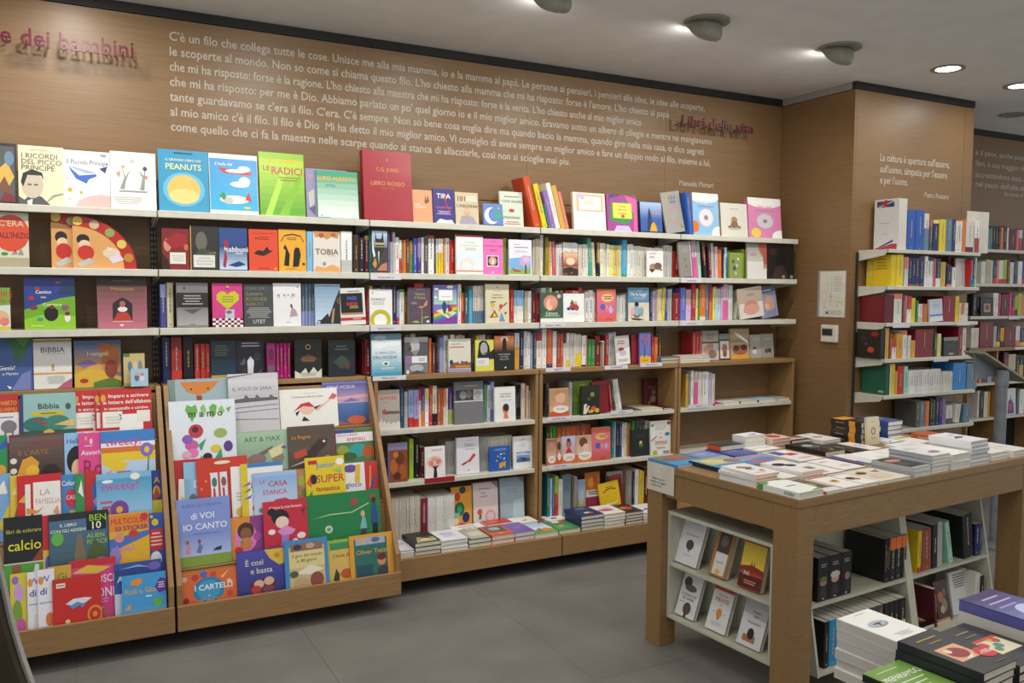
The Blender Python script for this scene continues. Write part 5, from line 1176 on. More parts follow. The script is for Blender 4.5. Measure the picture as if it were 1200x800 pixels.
# left rack
R(4, -38, 22, 463, 'b8282a', 'r .0 .1 1 .66 e0dcd8;T .5 .84 .11 d9a83a ALFABETO;T .5 .72 .11 d9a83a DEGLI ANIMALI;e .8 .4 .16 .12 77757a;p 77757a .7,.3 .72,.16 .76,.3;p 77757a .85,.3 .87,.16 .9,.3;m .6 .55 .9 .6 1 6a86b0', 'red and white alphabet book with a grey rhinoceros')
R(4, 24, 89, 461, '8fb7b2', 't .5 .76 .15 17211f Bibbia;r .2 .58 .78 .66 c9b22c;m .3 .6 .7 .64 1 5a4a14;e .3 .42 .26 .14 2c6f66;e .65 .44 .24 .14 3a7f6a;e .3 .5 .05 .03 b2302a;e .42 .44 .05 .03 b2302a;p d9b86a .6,.4 .95,.5 .98,.35;r 0 .0 1 .3 2a5a3c;e .5 .26 .1 .05 d9b23a;e .86 .74 .05 .06 3a5a4a;r 0 .0 .05 1 24407c', 'teal and blue picture book titled Bibbia on left rack', k=1)
def alfa(x0, x1, yt, label, k):
    R(4, x0, x1, yt, 'c22c2a', 't .55 .88 .1 f2efe8 Imparo a scrivere;t .52 .76 .1 f2efe8 le lettere dell\'alfabeto;t .5 .64 .08 f2efe8 in stampatello e corsivo;r .04 .28 .42 .58 e9e6dc;r .36 .22 .82 .52 eeebe4;r .7 .36 .96 .58 e6e2d6;T .33 .47 .16 3a4a7a 3;m .08 .34 .4 .5 3 cfcabc;r .0 .04 .8 .22 e8e4dc;e .06 .84 .05 .07 d9a23a', label, k=k)
alfa(85, 150, 457, 'red writing practice book, rearmost of three copies on left rack', 0)
alfa(111, 165, 457, 'red writing practice book, middle of three copies on left rack', 2)
alfa(117.5, 178, 456, 'red writing practice book, frontmost of three copies on left rack', 3)
R(3, -30, 9, 511, '2a8f52', 'p 2a5fae .5,.7 1,.95 1,.8;e .8 .4 .16 .1 d9a23a;e .9 .25 .12 .08 c22a30;p 1d6a3a .5,.1 1,.3 1,.0', 'green cover cut by the left edge of the photo')
R(3, 10.5, 75, 508, '5a4440', 'r .0 .0 .09 1 7c2430;g .3 .95 3f302c 6a5650;T .4 .82 .12 8a2f34 PINOCCHIO;T .16 .68 .12 9c6a2c E L\'ARTE;p d99a2c .14,.3 .24,.56 .4,.62 .54,.5 .5,.36 .36,.24;e .42 .36 .12 .1 e6b83a;e .75 .3 .18 .16 2a1a14;e .08 .55 .06 .05 e0d9d0;e .08 .38 .06 .05 e0d9d0;e .08 .2 .06 .05 e0d9d0;p b88a3a .2,.06 .7,.16 .9,.04', 'dark brown picture book with a glowing yellow bell shape', k=1)
R(3, 75.5, 100, 507, '8fbce0', 'T .1 .85 .12 4a5a9a Hello;e .6 .5 .5 .26 17141a;e .62 .34 .3 .18 e6b894', 'pale blue cover with a round black-haired head, left rack', k=1)
R(3, 92, 122, 507, 'd94a90', 'e .3 .9 .05 .04 d9a83a;e .5 .84 .06 .05 f0d9e4;T .1 .64 .12 f4e6ee Assorbi;T .14 .36 .42 a81f4a Ro;m .2 .74 .6 .78 1 f0c0d8', 'pink cover with big crimson letters Ro', k=2)
R(3, 118.5, 182, 504, '3d7fc4', 'r 0 .7 1 .78 e8e6e0;r 0 .6 1 .7 d2702c;r 0 .44 1 .6 e2c22c;r 0 .0 1 .44 b9cbe4;p e2c22c .0,.4 .1,.5 .5,.4 .35,.2;T .08 .8 .2 c24aa0 tweety!;m .25 .1 .55 .28 2 8a6ac2;e .84 .62 .12 .13 7a6ac2;e .84 .62 .05 .06 e2c22c;p 3a8a3a .82,.1 .86,.5 .88,.5 .86,.1;p c99ac2 .0,.2 .2,.3 .1,.1', 'blue and yellow striped cover with a violet flower, left rack', k=3)
R(2, -28, 13, 556, '7aa6d2', 'p d9c23a .6,.2 1,.6 1,.1;p e6e2da .5,.7 .8,.9 .9,.7', 'light blue cover at the left edge, third tier')
R(2, 12, 26, 557, 'd9bd3a', 'p 8a6a2c .2,.3 .7,.6 .9,.2;p e6d98a .1,.7 .7,.9 .8,.7', 'narrow yellow cover left of the red drawing book', k=1)
R(2, 20, 72, 556, 'c8252a', 'r .36 .08 .98 .88 ece8e0;T .5 .72 .13 c9a0a0 LA;T .4 .58 .13 c9a0a0 FAMIGLIA;p d9a83a .02,.6 .2,.72 .3,.55;p d9a83a .05,.3 .2,.4 .16,.2;r .18 .3 .3 .86 e8e4dc;p d9944a .2,.5 .45,.44 .6,.5 .45,.4 .2,.4;r .18 .04 .5 .24 7a7a78;p d9a27c .8,.4 .9,.5 .98,.3;p c8252a .8,.06 .98,.06 .98,.3', 'red cover with a child drawing of a family', k=2)
R(2, 71, 92, 556, '3f86c4', 'T .06 .86 .12 f0eee6 Colora;e .6 .6 .34 .16 c2304a;T .3 .62 .1 f0d9d0 CASA;r .5 .0 1 .4 d9b92c', 'blue cover with a crimson round badge, left rack', k=1)
R(2, 88.5, 99, 555, '2f8f4a', 'p ece8e0 .3,.7 .7,.9 .9,.6;r 0 0 1 .2 c9b92c', 'narrow green cover with a white patch, left rack', k=2)
R(2, 97.5, 116, 552, 'c22c2c', 'r .6 .0 1 .8 2f6fc0;p e28ac0 .62,.5 .9,.6 .8,.4', 'narrow red cover with a blue edge, left rack', k=1)
R(2, 113, 178, 553.5, '7fb4d8', 'g .3 .9 8fc0de 4f9cc4;T .08 .78 .2 c24aa0 tweety!;e .7 .92 .09 .06 ece9d9;e .4 .36 .17 .16 7a3f96;e .4 .36 .06 .06 d9b23a;m .06 .2 .28 .55 4 c2506a;e .2 .86 .1 .03 e6eef2;p 5a9a3a .3,.04 .9,.2 1,.0', 'sky blue cover with a purple flower, left rack third tier', k=3)
R(2, 176, 191, 551, '2a3a86', 'r .0 .0 1 .45 d9cf3a;e .5 .6 .3 .12 d9a83a;p b8452a .1,.45 .5,.7 .8,.5;T .3 .82 .16 d9a83a A', 'narrow navy cover with yellow base at the rack edge')
R(1, 4, 50, 605, '17181a', 'T .06 .8 .08 b9b23a libri da colorare;T .1 .6 .2 d9cf2c calcio;p 8a3a30 .7,.36 1,.56 1,.36;r 0 .0 1 .36 4f9a3a;p c22a24 .16,.0 .16,.22 .4,.26 .5,.1 .5,.0;e .32 .28 .12 .08 8a5a3c;p d9dcd8 .7,.1 .8,.32 .9,.3 .86,.08;r 0 .34 1 .36 c9c6b0', 'black and green colouring book titled calcio')
R(1, 50, 62, 604, 'c2262c', 'r .0 .0 1 .5 d9b23a;e .5 .3 .3 .12 4a5ac2', 'narrow red and gold cover between two black ones')
R(1, 57, 128, 600, '22262a', 'g .0 .9 3a5a4a 4a6a8a;r .62 .72 .95 .96 15180f;T .66 .9 .13 9ac22c BEN;T .68 .79 .15 e9efd9 10;T .62 .64 .09 9ac22c ALIEN;T .62 .55 .09 9ac22c FORCE;t .32 .83 .06 e6ecd9 IL LIBRO;t .32 .75 .06 e6ecd9 CON GLI ADESIVI;p 7a6a54 .4,.3 .46,.68 .54,.68 .62,.3;p 3f8a3a .1,.0 .25,.2 .45,.26 .7,.2 .8,.0;e .14 .64 .1 .1 5fae4a;p 4a5a2c .6,.3 .75,.6 .95,.4 .8,.2;e .85 .2 .14 .12 7a86b0', 'dark green and blue album reading Alien Force', k=1)
R(1, 128, 175, 601, 'd9aa24', 'r 0 .72 1 .98 e0832c;T .04 .88 .13 b02a24 MULTICOLOR;T .14 .76 .1 2a2a6a 50 STICKER;p 4a6ab8 .0,.4 1,.62 1,.7 .0,.6;e .25 .62 .12 .08 d98a72;e .6 .66 .12 .06 c2352c;e .88 .92 .1 .06 c2304a;T .05 .44 .11 d980c0 tweety!;p 8f7fc2 .0,.0 .3,.3 .2,.5 .0,.4', 'yellow and orange sticker book on the left rack', k=2)
R(1, 172, 192, 601, '2f4fa8', 'r .1 .36 .95 .72 c2282a;m .2 .42 .9 .68 4 e6c0b8;e .5 .84 .2 .06 d9b92c;e .5 .2 .34 .14 e6e9ee;e .3 .94 .1 .03 d9b92c', 'narrow blue sticker book with a red label panel', k=1)
R(0, 12, 32, 672, 'd9c23a', 'e .5 .7 .3 .14 c99ad0;e .4 .4 .3 .2 7a9a3a;e .6 .2 .3 .12 c25a9a;e .3 .9 .2 .06 8a6ac2', 'yellow cover crowded with coloured shapes beside bronze panel')
R(0, 32, 50, 670, 'e6e3e8', 'T .12 .86 .13 8a5ac2 W;T .12 .68 .14 3a3a9a di;e .2 .84 .16 .06 d9943a;r .1 .5 .9 .52 8fb0d0;r .4 .1 .9 .36 e0d0d0;r 0 .0 1 .06 d9a23a', 'white magazine with an orange blob, left of its twin', k=1)
R(0, 44, 64, 667, 'e6e3e8', 'T .12 .86 .13 8a5ac2 W;T .12 .68 .14 3a3a9a di;e .2 .84 .16 .06 d9943a;r .1 .5 .9 .52 8fb0d0;e .7 .26 .25 .1 d9743a;r 0 .0 1 .06 d9a23a', 'white magazine with an orange disc, right of its twin', k=2)
R(0, 56, 84, 663, 'c9a03a', 'T .4 .84 .14 3a8a3a Gi;p e6c86a .1,.6 .5,.8 .9,.6;p 8a5a2c .1,.2 .4,.5 .8,.3', 'golden cover with green letter G behind the red square', k=1)
R(0, 81, 136, 655, 'd23f86', 'r 0 .9 1 1 c2262c;T .16 .7 .16 e9e2ec CONOSCI;T .2 .5 .2 f0eaf0 I SUONI;p d9b23a .05,.82 .4,.92 .9,.86 .6,.78;e .6 .16 .24 .14 b8b22c;m .2 .34 .9 .42 2 e29ac2;e .75 .2 .1 .08 c2506a', 'pink and red cover reading Conosci i suoni', k=0)
R(0, 61.5, 119, 676, 'c2241f', 'r .08 .84 .26 .92 e6e0d6;m .1 .86 .24 .9 1 8a3a30;p d9dce0 .26,.54 .42,.62 .66,.62 .8,.6 .66,.52 .4,.5;p 4f8fc6 .34,.5 .5,.56 .66,.5 .6,.44 .56,.5 .4,.44;e .86 .3 .16 .16 d98a24;e .86 .3 .12 .12 c2241f;e .86 .3 .05 .05 d98a24;e .3 .14 .06 .07 d9c9a0;e .3 .23 .05 .04 d9c9a0', 'plain red square cover with a small diving figure and sun badge', k=3)
R(0, 134, 190, 658, '2f4c96', 'g .1 .9 4a6ab8 233f82;T .06 .74 .14 e6e9f0 Ad;p 8fb0d9 .1,.9 .5,.95 .8,.88 .5,.92;e .84 .9 .14 .07 6a5ab0;r .0 .1 .2 .5 c9d6e6', 'dark blue cover half hidden by a light blue one', k=1)
R(0, 143, 195, 672, '3f97d0', 'p d98a3a .18,.8 .24,.9 .44,.92 .46,.82 .36,.76;T .06 .66 .15 d9a42c Ridi e Gioca;m .5 .5 .7 .56 1 e6e9ee;p 5a2f8a .74,.7 .86,.88 1,.84 1,.6 .84,.56;m .8 .66 .98 .8 3 d9cfe6;e .8 .38 .1 .1 5fae3a;p d9943a .05,.3 .2,.44 .18,.24;g .02 .3 6fb2dc 4f9fd2', 'light blue cover with amber lettering and a violet star', k=3)
# right rack
R(4, 197, 268, 444, '9db2b8', 'p d0803c .2,.95 .3,.78 .5,.7 .7,.78 .85,.95;p 8a4a30 .46,.7 .48,.5 .56,.5 .55,.7;e .38 .82 .02 .015 2a1a14;e .66 .82 .02 .015 2a1a14;r .0 .0 .12 1 7a9088', 'pale grey-green cover with a large orange shape at its top')
R(4, 267.5, 326.5, 437.5, 'c6c4c8', 'g .6 .9 bcbac0 cfcdd0;T .08 .74 .085 6a6a70 IL VOLO DI SARA;p 5f5d62 .08,.56 .3,.58 .34,.64 .4,.58 .52,.58 .56,.64 .62,.58 .8,.58 .84,.63 .9,.58 .98,.57 .98,.53 .08,.5;p 4a484c .0,.95 .5,1 .5,.99 .0,.93;p 5a585c .0,.34 .98,.38 .98,.372 .0,.33;p 5a585c .0,.24 .98,.2 .98,.192 .0,.23;p 5a585c .1,.42 .98,.46 .98,.452 .1,.41', 'pale grey cover with barbed wire, Il volo di Sara', k=2)
R(4, 328, 396, 455.5, 'e8e7de', 't .48 .8 .065 a83f44 la mamma più bella del mondo;m .4 .87 .65 .9 1 b9b6b0;e .46 .46 .12 .12 e6bfa6;p c2324a .22,.42 .36,.62 .5,.66 .6,.52 .4,.56;p 1f1a1c .28,.3 .34,.46 .26,.4;p 1f1a1c .58,.52 .72,.58 .6,.46;p e0b49c .6,.46 .82,.66 .86,.72 .88,.7 .64,.42;p d95a6a .84,.72 .92,.86 1,.8 .94,.7;p 2a2a30 .36,.18 .4,.3 .5,.18', 'white cover with a girl in a pink headscarf reaching up', k=1)
R(4, 378.5, 433, 447, '6a79b0', 'g .0 .5 2f4f86 4f6fa6;g .5 .95 b9a0b8 5f5aa0;p d9a0a8 .0,.62 1,.7 1,.62 .0,.56;p 7a6fa8 .4,.52 .6,.62 .8,.54;T .1 .88 .1 cfc9e2 DELLE ACQUA;e .7 .1 .2 .1 c25a34;p 8a5a4a .0,.0 .3,.12 .6,.0', 'dusk seascape cover at the top right of the racks')
R(3, 198, 276, 469, 'dde3ea', 'p 6fae4a .24,.88 .27,.95 .34,.92 .4,.95 .43,.86 .34,.72;p 8fc06a .46,.9 .52,.95 .56,.88 .52,.78;p 6fae4a .6,.9 .66,.95 .72,.92 .7,.8 .64,.76;p 8fc06a .74,.88 .8,.92 .84,.84 .78,.8;p 6fae4a .86,.88 .94,.9 .9,.82;T .28 .83 .13 1f3a1c m a m o;e .39 .6 .11 .09 b83a4a;e .38 .62 .05 .04 5a1a2a;e .32 .42 .1 .07 c95a9c;e .26 .5 .08 .06 8a5ab0;e .34 .32 .08 .06 d97ab0;e .24 .3 .07 .05 d9a8c2;e .87 .38 .07 .07 5a3a86;e .68 .36 .08 .05 d9c23a;e .76 .56 .1 .06 9aae5a;p 3f9a6a .42,.42 .54,.5 .46,.34;p 3f9a6a .62,.18 .76,.36 .78,.2;p 3fa08a .36,.16 .46,.28 .5,.2;e .55 .2 .08 .08 e0bba6;e .55 .26 .07 .05 2a2224;p 9fc4e2 .3,.04 .98,.12 .98,.0 .3,.0', 'white cover with bouquets of painted flowers, right rack', k=2)
R(3, 276.5, 339, 505, '8fae94', 'g .5 .98 8fae94 a6c0a4;T .16 .8 .17 4f6a58 ART & MAX;p 7a5f54 .26,.36 .5,.5 .7,.62 .66,.52 .46,.34 .34,.3;e .38 .3 .18 .14 8a7068;e .78 .3 .12 .14 8a7a68;p d9d09a .6,.5 .9,.66 .86,.4 .66,.3;e .9 .56 .05 .04 7a5a7a', 'sage green cover titled Art and Max with lizard shapes', k=1)
R(3, 337.5, 393, 498.5, '57493f', 'T .08 .74 .12 c98a2c La Regina;g .02 .5 4a3d35 5c4d42;p 3a2c26 .3,.24 .5,.5 .66,.66 .84,.66 .8,.5 .6,.3 .5,.1;p b8482c .1,.36 .36,.46 .4,.3 .14,.22;p c9c6c0 .0,.04 .3,.16 .6,.22 .3,.12;e .82 .2 .08 .06 c27a2c;e .76 .6 .03 .03 d9d6d0', 'dark brown cover with a crow-like bird and red cloth', k=2)
R(3, 392.5, 438, 503, '4a7a4c', 'r .0 .9 .5 1 2a4a9a;r .0 .62 1 .9 e6e0e0;T .08 .84 .09 b04a5a ENCICLOPEDIA;t .55 .71 .15 b02f44 ANIMALI;e .6 .36 .26 .2 2a9a9a;e .85 .3 .16 .2 b8552c;e .2 .4 .16 .14 8a9a3a;e .35 .2 .2 .12 3a5a2c;r 0 .0 .04 1 8a1c2c', 'animal encyclopedia with a white title band and teal centre', k=1)
R(2, 203, 250, 538, 'b82422', 'e .3 .4 .2 .12 c23a34', 'plain red cover, rearmost at the left of the right rack')
R(2, 207.5, 222, 561, 'e2e0d8', 'm .2 .2 .8 .6 4 bdbab0', 'narrow white cover leaning before the red one', k=1, tilt=3)
R(2, 215.5, 265, 540, '8fbcdc', 'T .22 .62 .17 e9eef2 DI;e .2 .26 .12 .2 5f6a72', 'sky blue cover with a grey oval, behind the red dotted one', k=1)
R(2, 231.5, 292, 536.5, 'c83a26', 'e .5 .92 .16 .03 e9d9c0;' + ';'.join('e %.2f %.2f .02 .02 e0a03c' % (.08 + .3 * (i % 3) * .3, .15 + .12 * i) for i in range(6)) + ';r .26 .0 .4 .76 dfe3ea;r .44 .0 .58 .76 dfe3ea;e .33 .6 .05 .08 3a7a6a;e .51 .6 .05 .08 8a5a4a;r .3 .2 .34 .5 c2352c;r .48 .2 .52 .5 c2352c', 'red-orange folder with gold dots and paper strips', k=2, tilt=-1)
R(2, 271, 300, 546, 'ece9e4', 'T .4 .76 .14 d9735a UN;T .36 .62 .14 d9735a DI;m .1 .3 .7 .5 3 bdbab4;e .4 .1 .25 .1 d9b23a', 'white cover with orange capitals beside the red folder', k=3)
R(2, 282.5, 332, 542, 'e9e6e2', 'r .0 .0 .16 1 d9c22c;r .16 .92 1 1 3f7fc0;T .26 .76 .12 c24a4a IMPARARE;T .22 .58 .12 c24a4a DISEGNARE;p 7a4ab0 .02,.56 .22,.66 .2,.6;p 3a8a4a .02,.44 .22,.54 .2,.48;p 4a5ac2 .04,.32 .24,.4 .2,.34;e .4 .14 .16 .1 b83a3a;m .3 .24 .6 .4 5 bdbab4', 'white activity cover with a yellow strip, Imparare', k=4)
R(2, 297, 348.5, 552.5, '9fbbe0', 'g .0 .9 c9d6ea 8fb0dc;T .14 .78 .12 c2605a LA;T .34 .72 .18 b83a34 CASA;T .2 .52 .15 c2504a STANCA;p b8453c .34,.2 .5,.34 .72,.36 .92,.24 .9,.18;r .4 .0 .86 .18 e0dcd0;e .2 .12 .1 .06 7a9a6a', 'pale blue cover titled La casa stanca with a red roof', k=5)
R(2, 348, 364, 550, 'b9845a', 'e .4 .7 .3 .14 a8b03a;e .6 .4 .26 .12 5a8a3a;e .4 .2 .2 .1 c26a6a', 'narrow leafy orange cover beside the yellow game book', k=1)
R(2, 358, 404.5, 535, 'e0c41e', 'r .08 .86 .3 .94 b82a3a;T .28 .84 .16 3f8ac2 Junior;e .88 .88 .1 .07 e6efe9;T .26 .56 .22 b8404a SUPER;t .55 .36 .13 a82a30 fantastica;p 3a9a4a .02,.2 .16,.36 .14,.14;p d9602c .02,.5 .16,.7 .14,.4;e .2 .56 .08 .1 2a1f24;p 9fc2e0 .14,.02 .4,.14 .5,.02;p 8fc06a .66,.72 .9,.76 .9,.66', 'bright yellow junior game book with red lettering', k=2)
R(2, 403.5, 443, 541.5, 'e6e2de', 'r .62 .0 1 1 c2302a;T .04 .46 .19 3a4a86 gioco;e .2 .86 .2 .1 6a4a9a;p d9b23a .3,.5 .36,.95 .5,.95 .46,.5;p d98a3a .72,.3 .78,.9 .82,.9 .78,.3;p 3a4a9a .66,.1 .9,.66 .94,.62 .74,.08', 'white and red cover titled gioco with pencils', k=1)
R(1, 207, 270, 583.5, '7f92d0', 'T .1 .9 .075 6a72b0 BARACK OBAMA;t .48 .74 .13 e9ecf4 di VOI;t .52 .58 .13 e9ecf4 IO CANTO;g .14 .44 a9b8e0 8496d2;r .0 .0 1 .15 7f9a3a;m .3 .46 .8 .49 1 6a7ab8;e .18 .36 .03 .03 8a5a44;p c98a8a .14,.2 .18,.34 .24,.3 .22,.18;p 6a72a8 .34,.2 .4,.34 .46,.28 .42,.18;e .4 .36 .03 .03 7a5040;p 2a2a34 .64,.2 .7,.24 .82,.26 .8,.2', 'periwinkle cover titled di voi io canto with running figures', k=2)
R(1, 271, 312, 605, 'd98a3c', 'r .55 .0 1 1 8a3f86;e .42 .5 .32 .34 d97ab8;e .42 .66 .24 .2 4a2a1c;e .42 .6 .16 .14 8a5a3c;e .42 .36 .18 .14 c97a4a;e .2 .22 .12 .08 c2352c;e .75 .5 .12 .1 b04a9a;e .3 .4 .05 .04 5a9a3a', 'orange and violet cover with a pink nesting doll shape', k=1)
R(1, 308.5, 360.5, 586, 'c02a3e', 'T .14 .88 .07 f0d9d9 Colora la mia fantasia;e .38 .7 .2 .14 1f171a;e .2 .8 .1 .07 1f171a;e .42 .6 .15 .11 e9cabd;p d98ac9 .3,.44 .5,.54 .72,.44 .62,.36 .4,.36;p 9a7ac2 .36,.1 .4,.36 .56,.36 .54,.1;e .18 .44 .08 .05 e9dcdc;e .84 .32 .1 .06 e9dcdc;e .7 .24 .06 .04 e9dcdc;p 8a1f34 .86,.8 .96,.84 .92,.7', 'red spiral book with a girl holding a pink fan', k=3, spine='8a1c2c')
R(1, 359.5, 446, 577, '1f7a44', 'p 3f9a4a .0,.0 .1,.2 .12,.0;p 6fae3a .16,.0 .2,.24 .22,.0;p 3f9a4a .3,.0 .36,.18 .4,.0;r .0 .0 .7 .08 8a5a54;e .28 .34 .05 .07 c9dcc9;e .28 .34 .03 .04 5fa06a;e .64 .8 .05 .07 a8403c;e .9 .86 .04 .05 a8403c;p b9cf9a .06,.56 .3,.62 .6,.62 .84,.76 .84,.74 .6,.6 .3,.6;p 7ab0b8 .7,.28 .74,.5 .78,.5 .8,.28;e .75 .56 .03 .06 d9a27c;p 2a4a8a .86,.36 .88,.72 .94,.72 .96,.36;p 1a1a24 .87,.02 .88,.36 .95,.36 .94,.02;e .91 .8 .03 .06 3a2a24;p 3a3a40 .7,.06 .72,.28 .79,.28 .78,.06', 'wide green picture book with two painted figures', k=2, t=.008)
R(0, 209, 280, 668.5, 'd96a2e', 'e .5 .5 .26 .34 2a7fae;e .5 .5 .2 .26 3f97c2;T .26 .58 .2 eef2f0 I CARTELLI;t .5 .36 .07 c9d6d9 del;t .52 .24 .17 d9944a MONDO;e .1 .84 .05 .07 c9b9a0;e .28 .86 .06 .08 b83a34;e .42 .92 .06 .08 4a6ab8;e .58 .9 .05 .07 c9403a;e .12 .3 .05 .07 8a2c24;p e9c27a .7,.8 .86,.98 .74,.76;e .84 .66 .04 .06 d9d0c0;e .85 .36 .05 .07 c9402c', 'orange cover with a blue globe, bottom tier of right rack', t=.010)
R(0, 277.5, 337, 643.5, '3b3c8c', 'g .02 .98 2f2f7a 4a4aa0;p d9b43c .55,.98 .66,.8 .84,.66 .98,.7 .98,.98;e .8 .85 .06 .05 b98a2c;T .16 .76 .15 d0d4b0 È così;T .26 .6 .15 d0d4b0 e basta;e .5 .28 .26 .16 5a2a30;e .42 .34 .1 .08 d9b090;e .62 .38 .1 .08 d9b090;e .36 .24 .1 .08 b83a3a;e .6 .22 .12 .08 7a3f5a', 'indigo cover titled È così e basta with a yellow moon', k=1, t=.008)
R(0, 333.5, 384.5, 632, '3f86c0', 'r .1 .02 .92 .88 c9b27c;r .14 .8 .88 .94 8a6a5a;e .3 .87 .1 .05 3a3a4a;e .6 .88 .1 .05 c9a080;r .1 .5 .92 .8 d9c98a;t .52 .72 .08 5a5a2c Il giro del mondo;t .5 .63 .08 5a5a2c in 80 giorni;p e2dcc8 .2,.4 .6,.54 .9,.44 .6,.36;e .36 .22 .18 .12 b9a078;e .72 .26 .16 .14 8a4a3c;e .2 .4 .1 .06 4a5a4a;p d9d6c6 .14,.04 .5,.14 .6,.04', 'blue-framed adventure story cover, fourth from right on bottom tier', k=2, t=.012)
R(0, 381.5, 421, 632, '8fb24a', 'r .1 .0 .95 .92 d0b25a;r .14 .8 .9 .94 3f8a5a;t .5 .68 .1 6a4a1c L\'isola del;p 3a3a2c .2,.2 .3,.42 .4,.3 .36,.1;e .6 .3 .18 .1 b8552c;e .34 .46 .08 .06 d9a27c;r .1 .0 .95 .14 5a6a2c', 'green-framed adventure story cover beside the amber-framed one', k=1, t=.010)
R(0, 410, 461, 625.5, 'd99a30', 'r .1 .02 .86 .92 2c6a64;r .14 .8 .82 .94 9fb0b4;e .3 .88 .08 .04 d9a27c;e .6 .88 .1 .05 5a6a9a;T .14 .66 .13 c9a42c Oliver Twist;p 3a3f44 .6,.0 .62,.3 .76,.38 .86,.3 .86,.0;e .72 .46 .1 .1 c98a62;e .72 .53 .11 .07 6a2a1c;r .14 .1 .5 .4 1f5058', 'amber-framed story cover titled Oliver Twist', k=2, t=.009)
# clear guards along the tiers are not visible; ledges carry the books

# ------------------------------------------------------------------ column shelves
def left_cover(key, xs0, xs1, yt, cover, art, label, pages, depth=.2):
    """upright book whose left cover faces the camera side"""
    W = WH[key]
    X0, X1 = on_y(xs0, yt + 20, W['y']).x, on_y(xs1, yt + 20, W['y']).x
    h = on_y((xs0 + xs1) / 2, yt, W['y']).z - W['z']
    mw = frame((X0, W['y'] + depth, W['z']), (0, -1, 0), (0, 0, 1))
    return make_book(mw, depth, h, X1 - X0, cover, art, label, 'book', None, 'book', None, pages)
left_cover('c0', 1053.5, 1063, 232, 'dcdad6', 'r .1 .84 .8 .96 35406e;p e0dedc .1,.84 .8,.96 .8,.94 .2,.84;r .4 .84 .52 .98 b83a3c;p c2504a .1,.86 .4,.96 .4,.94 .16,.84;p b8404a .04,.0 .95,.0 .95,.12 .5,.1 .04,.03;p 35406e .2,.06 .8,.2 .8,.12;p e0dedc .3,.05 .8,.16 .8,.13;m .2 .5 .7 .56 1 c9c6c0;m .3 .3 .6 .34 1 c9c6c0', 'large white dictionary with flag pieces on its cover, column top shelf', 'offwhite')
S('c0', '1064 1073 246 blue;1073.3 1083 246 blue;1083.3 1089 250 offwhite/bluegrey/.6;1089.5 1093 257 darkgrey/rose/-.2;1093.5 1100 258 navy/paleyellow/-.1;1101 1108.5 257 yellow;1109 1116 256 bluegrey;1116.3 1120 257 navy;1120.3 1123 259 white;1123 1125.6 259 offwhite;1125.6 1128 259 white;1128.3 1132 257 orange')
S('c0', '1132.5 1141 260 offwhite/maroon/.18;1143 1148 258 white/9c3a30/.45', y=3.955, d=.022)
dpx = on_y(1133, 270, 3.985).x
dp = empty('display_card', T(dpx, 3.985, CZ[0] + .001))
tag(dp, 'white display card standing at the right end of the column shelf', 'display card')
o = slab('sheet', (0, 0, 0), (on_y(1158.5, 270, 3.985).x - dpx, .006, on_y(1145, 248, 3.985).z - CZ[0]), 'letter_white', None, .001); o.parent = dp
o = slab('foot', (0, .006, 0), (.10, .10, .003), 'letter_white'); o.parent = dp
left_cover('c1', 1044, 1050.5, 298, 'd9b81a', 'e .16 .8 .07 .06 b9b9a0;e .16 .58 .07 .06 b9b9a0;e .16 .36 .07 .06 b9b9a0;m .35 .5 .9 .9 4 b08f14;r .26 0 .27 1 b8990f', 'yellow dictionary showing its cover on the column second shelf', 'yellow')
S('c1', '1051 1059 298 yellow;1060.5 1065 301 offwhite/salmon/-.4;1065.3 1069 302 navy/red/.08;1069 1073 302 navy/green/.06;1073 1077.5 302 navy/red/.08;1077.5 1083 301 navy/purple/.06;1084 1087.5 300 white;1088 1094 301 white/navy/-.12 x2;1094.3 1097 303 rose;1097 1102 303 navy/white/.3;1102.5 1108.5 307 gold;1109.5 1115 311 navy/salmon/.12;1116 1120.5 313 white;1137.5 1140 304 red/blue/.4;1140 1142.5 303 navy/green/.3;1142.6 1145 302 mint')
F('c1', 1120.8, 1137, 303, 'd6d4cf', .012, 'm .2 .6 .9 .9 4 c0beb8;r .3 .02 .6 .06 e9e7e2', 'plain white cover at the right of the column second shelf', y=4.0)
left_cover('c2', 1036.5, 1047, 346, '701520', 'r .1 .1 .9 .9 741822', 'dark red box at the left of the column third shelf', '5e1019')
S('c2', '1047.5 1057 344 offwhite/salmon/-.18;1058 1060 348 brown;1060.2 1062.8 346 rose;1063 1068 347 white/red/-.5;1068.3 1073 349 yellow;1074 1076 352 green;1076.2 1081 356 white/lightgrey/.3;1081.2 1085 356 d2552c;1085.2 1089 356 gold;1105.5 1119.5 347 8a1a20;1120 1124 347 yellow;1124.3 1126.5 355 cream;1127 1130 356 orange/offwhite/.4;1130.3 1134 355 offwhite')
F('c2', 1090, 1105, 351, 'c9cdd6', .014, 'r 0 .25 1 .32 4f7fc0;m .2 .6 .8 .8 2 a8adb8;r 0 .0 1 .2 dfe0e4', 'pale grey cover with a blue stripe, column third shelf', tilt=-3)
left_cover('c3', 1032, 1037, 386.5, '26211c', 'e .6 .3 .14 .1 c24a24;e .75 .85 .16 .08 8a2c20;e .3 .7 .1 .08 3a2f26;e .4 .5 .06 .05 5a3a6a', 'black cover with orange spots on the column fourth shelf', '26211c')
S('c3', '1037.3 1042 384 gold;1043 1045 391 9c4a2c;1045.3 1050 398 white/red/-.4;1050.5 1058 391 amber;1058.3 1063 387 white/orange/-.16;1064 1067.5 393 offwhite;1068 1072.3 399 amber;1073 1094 386 7c1620;1095 1098 390 darkgreen;1099 1103 391 paleyellow;1103.3 1105 395 green;1123 1128 383 8a1c2c;1128.3 1132.5 384 offwhite')
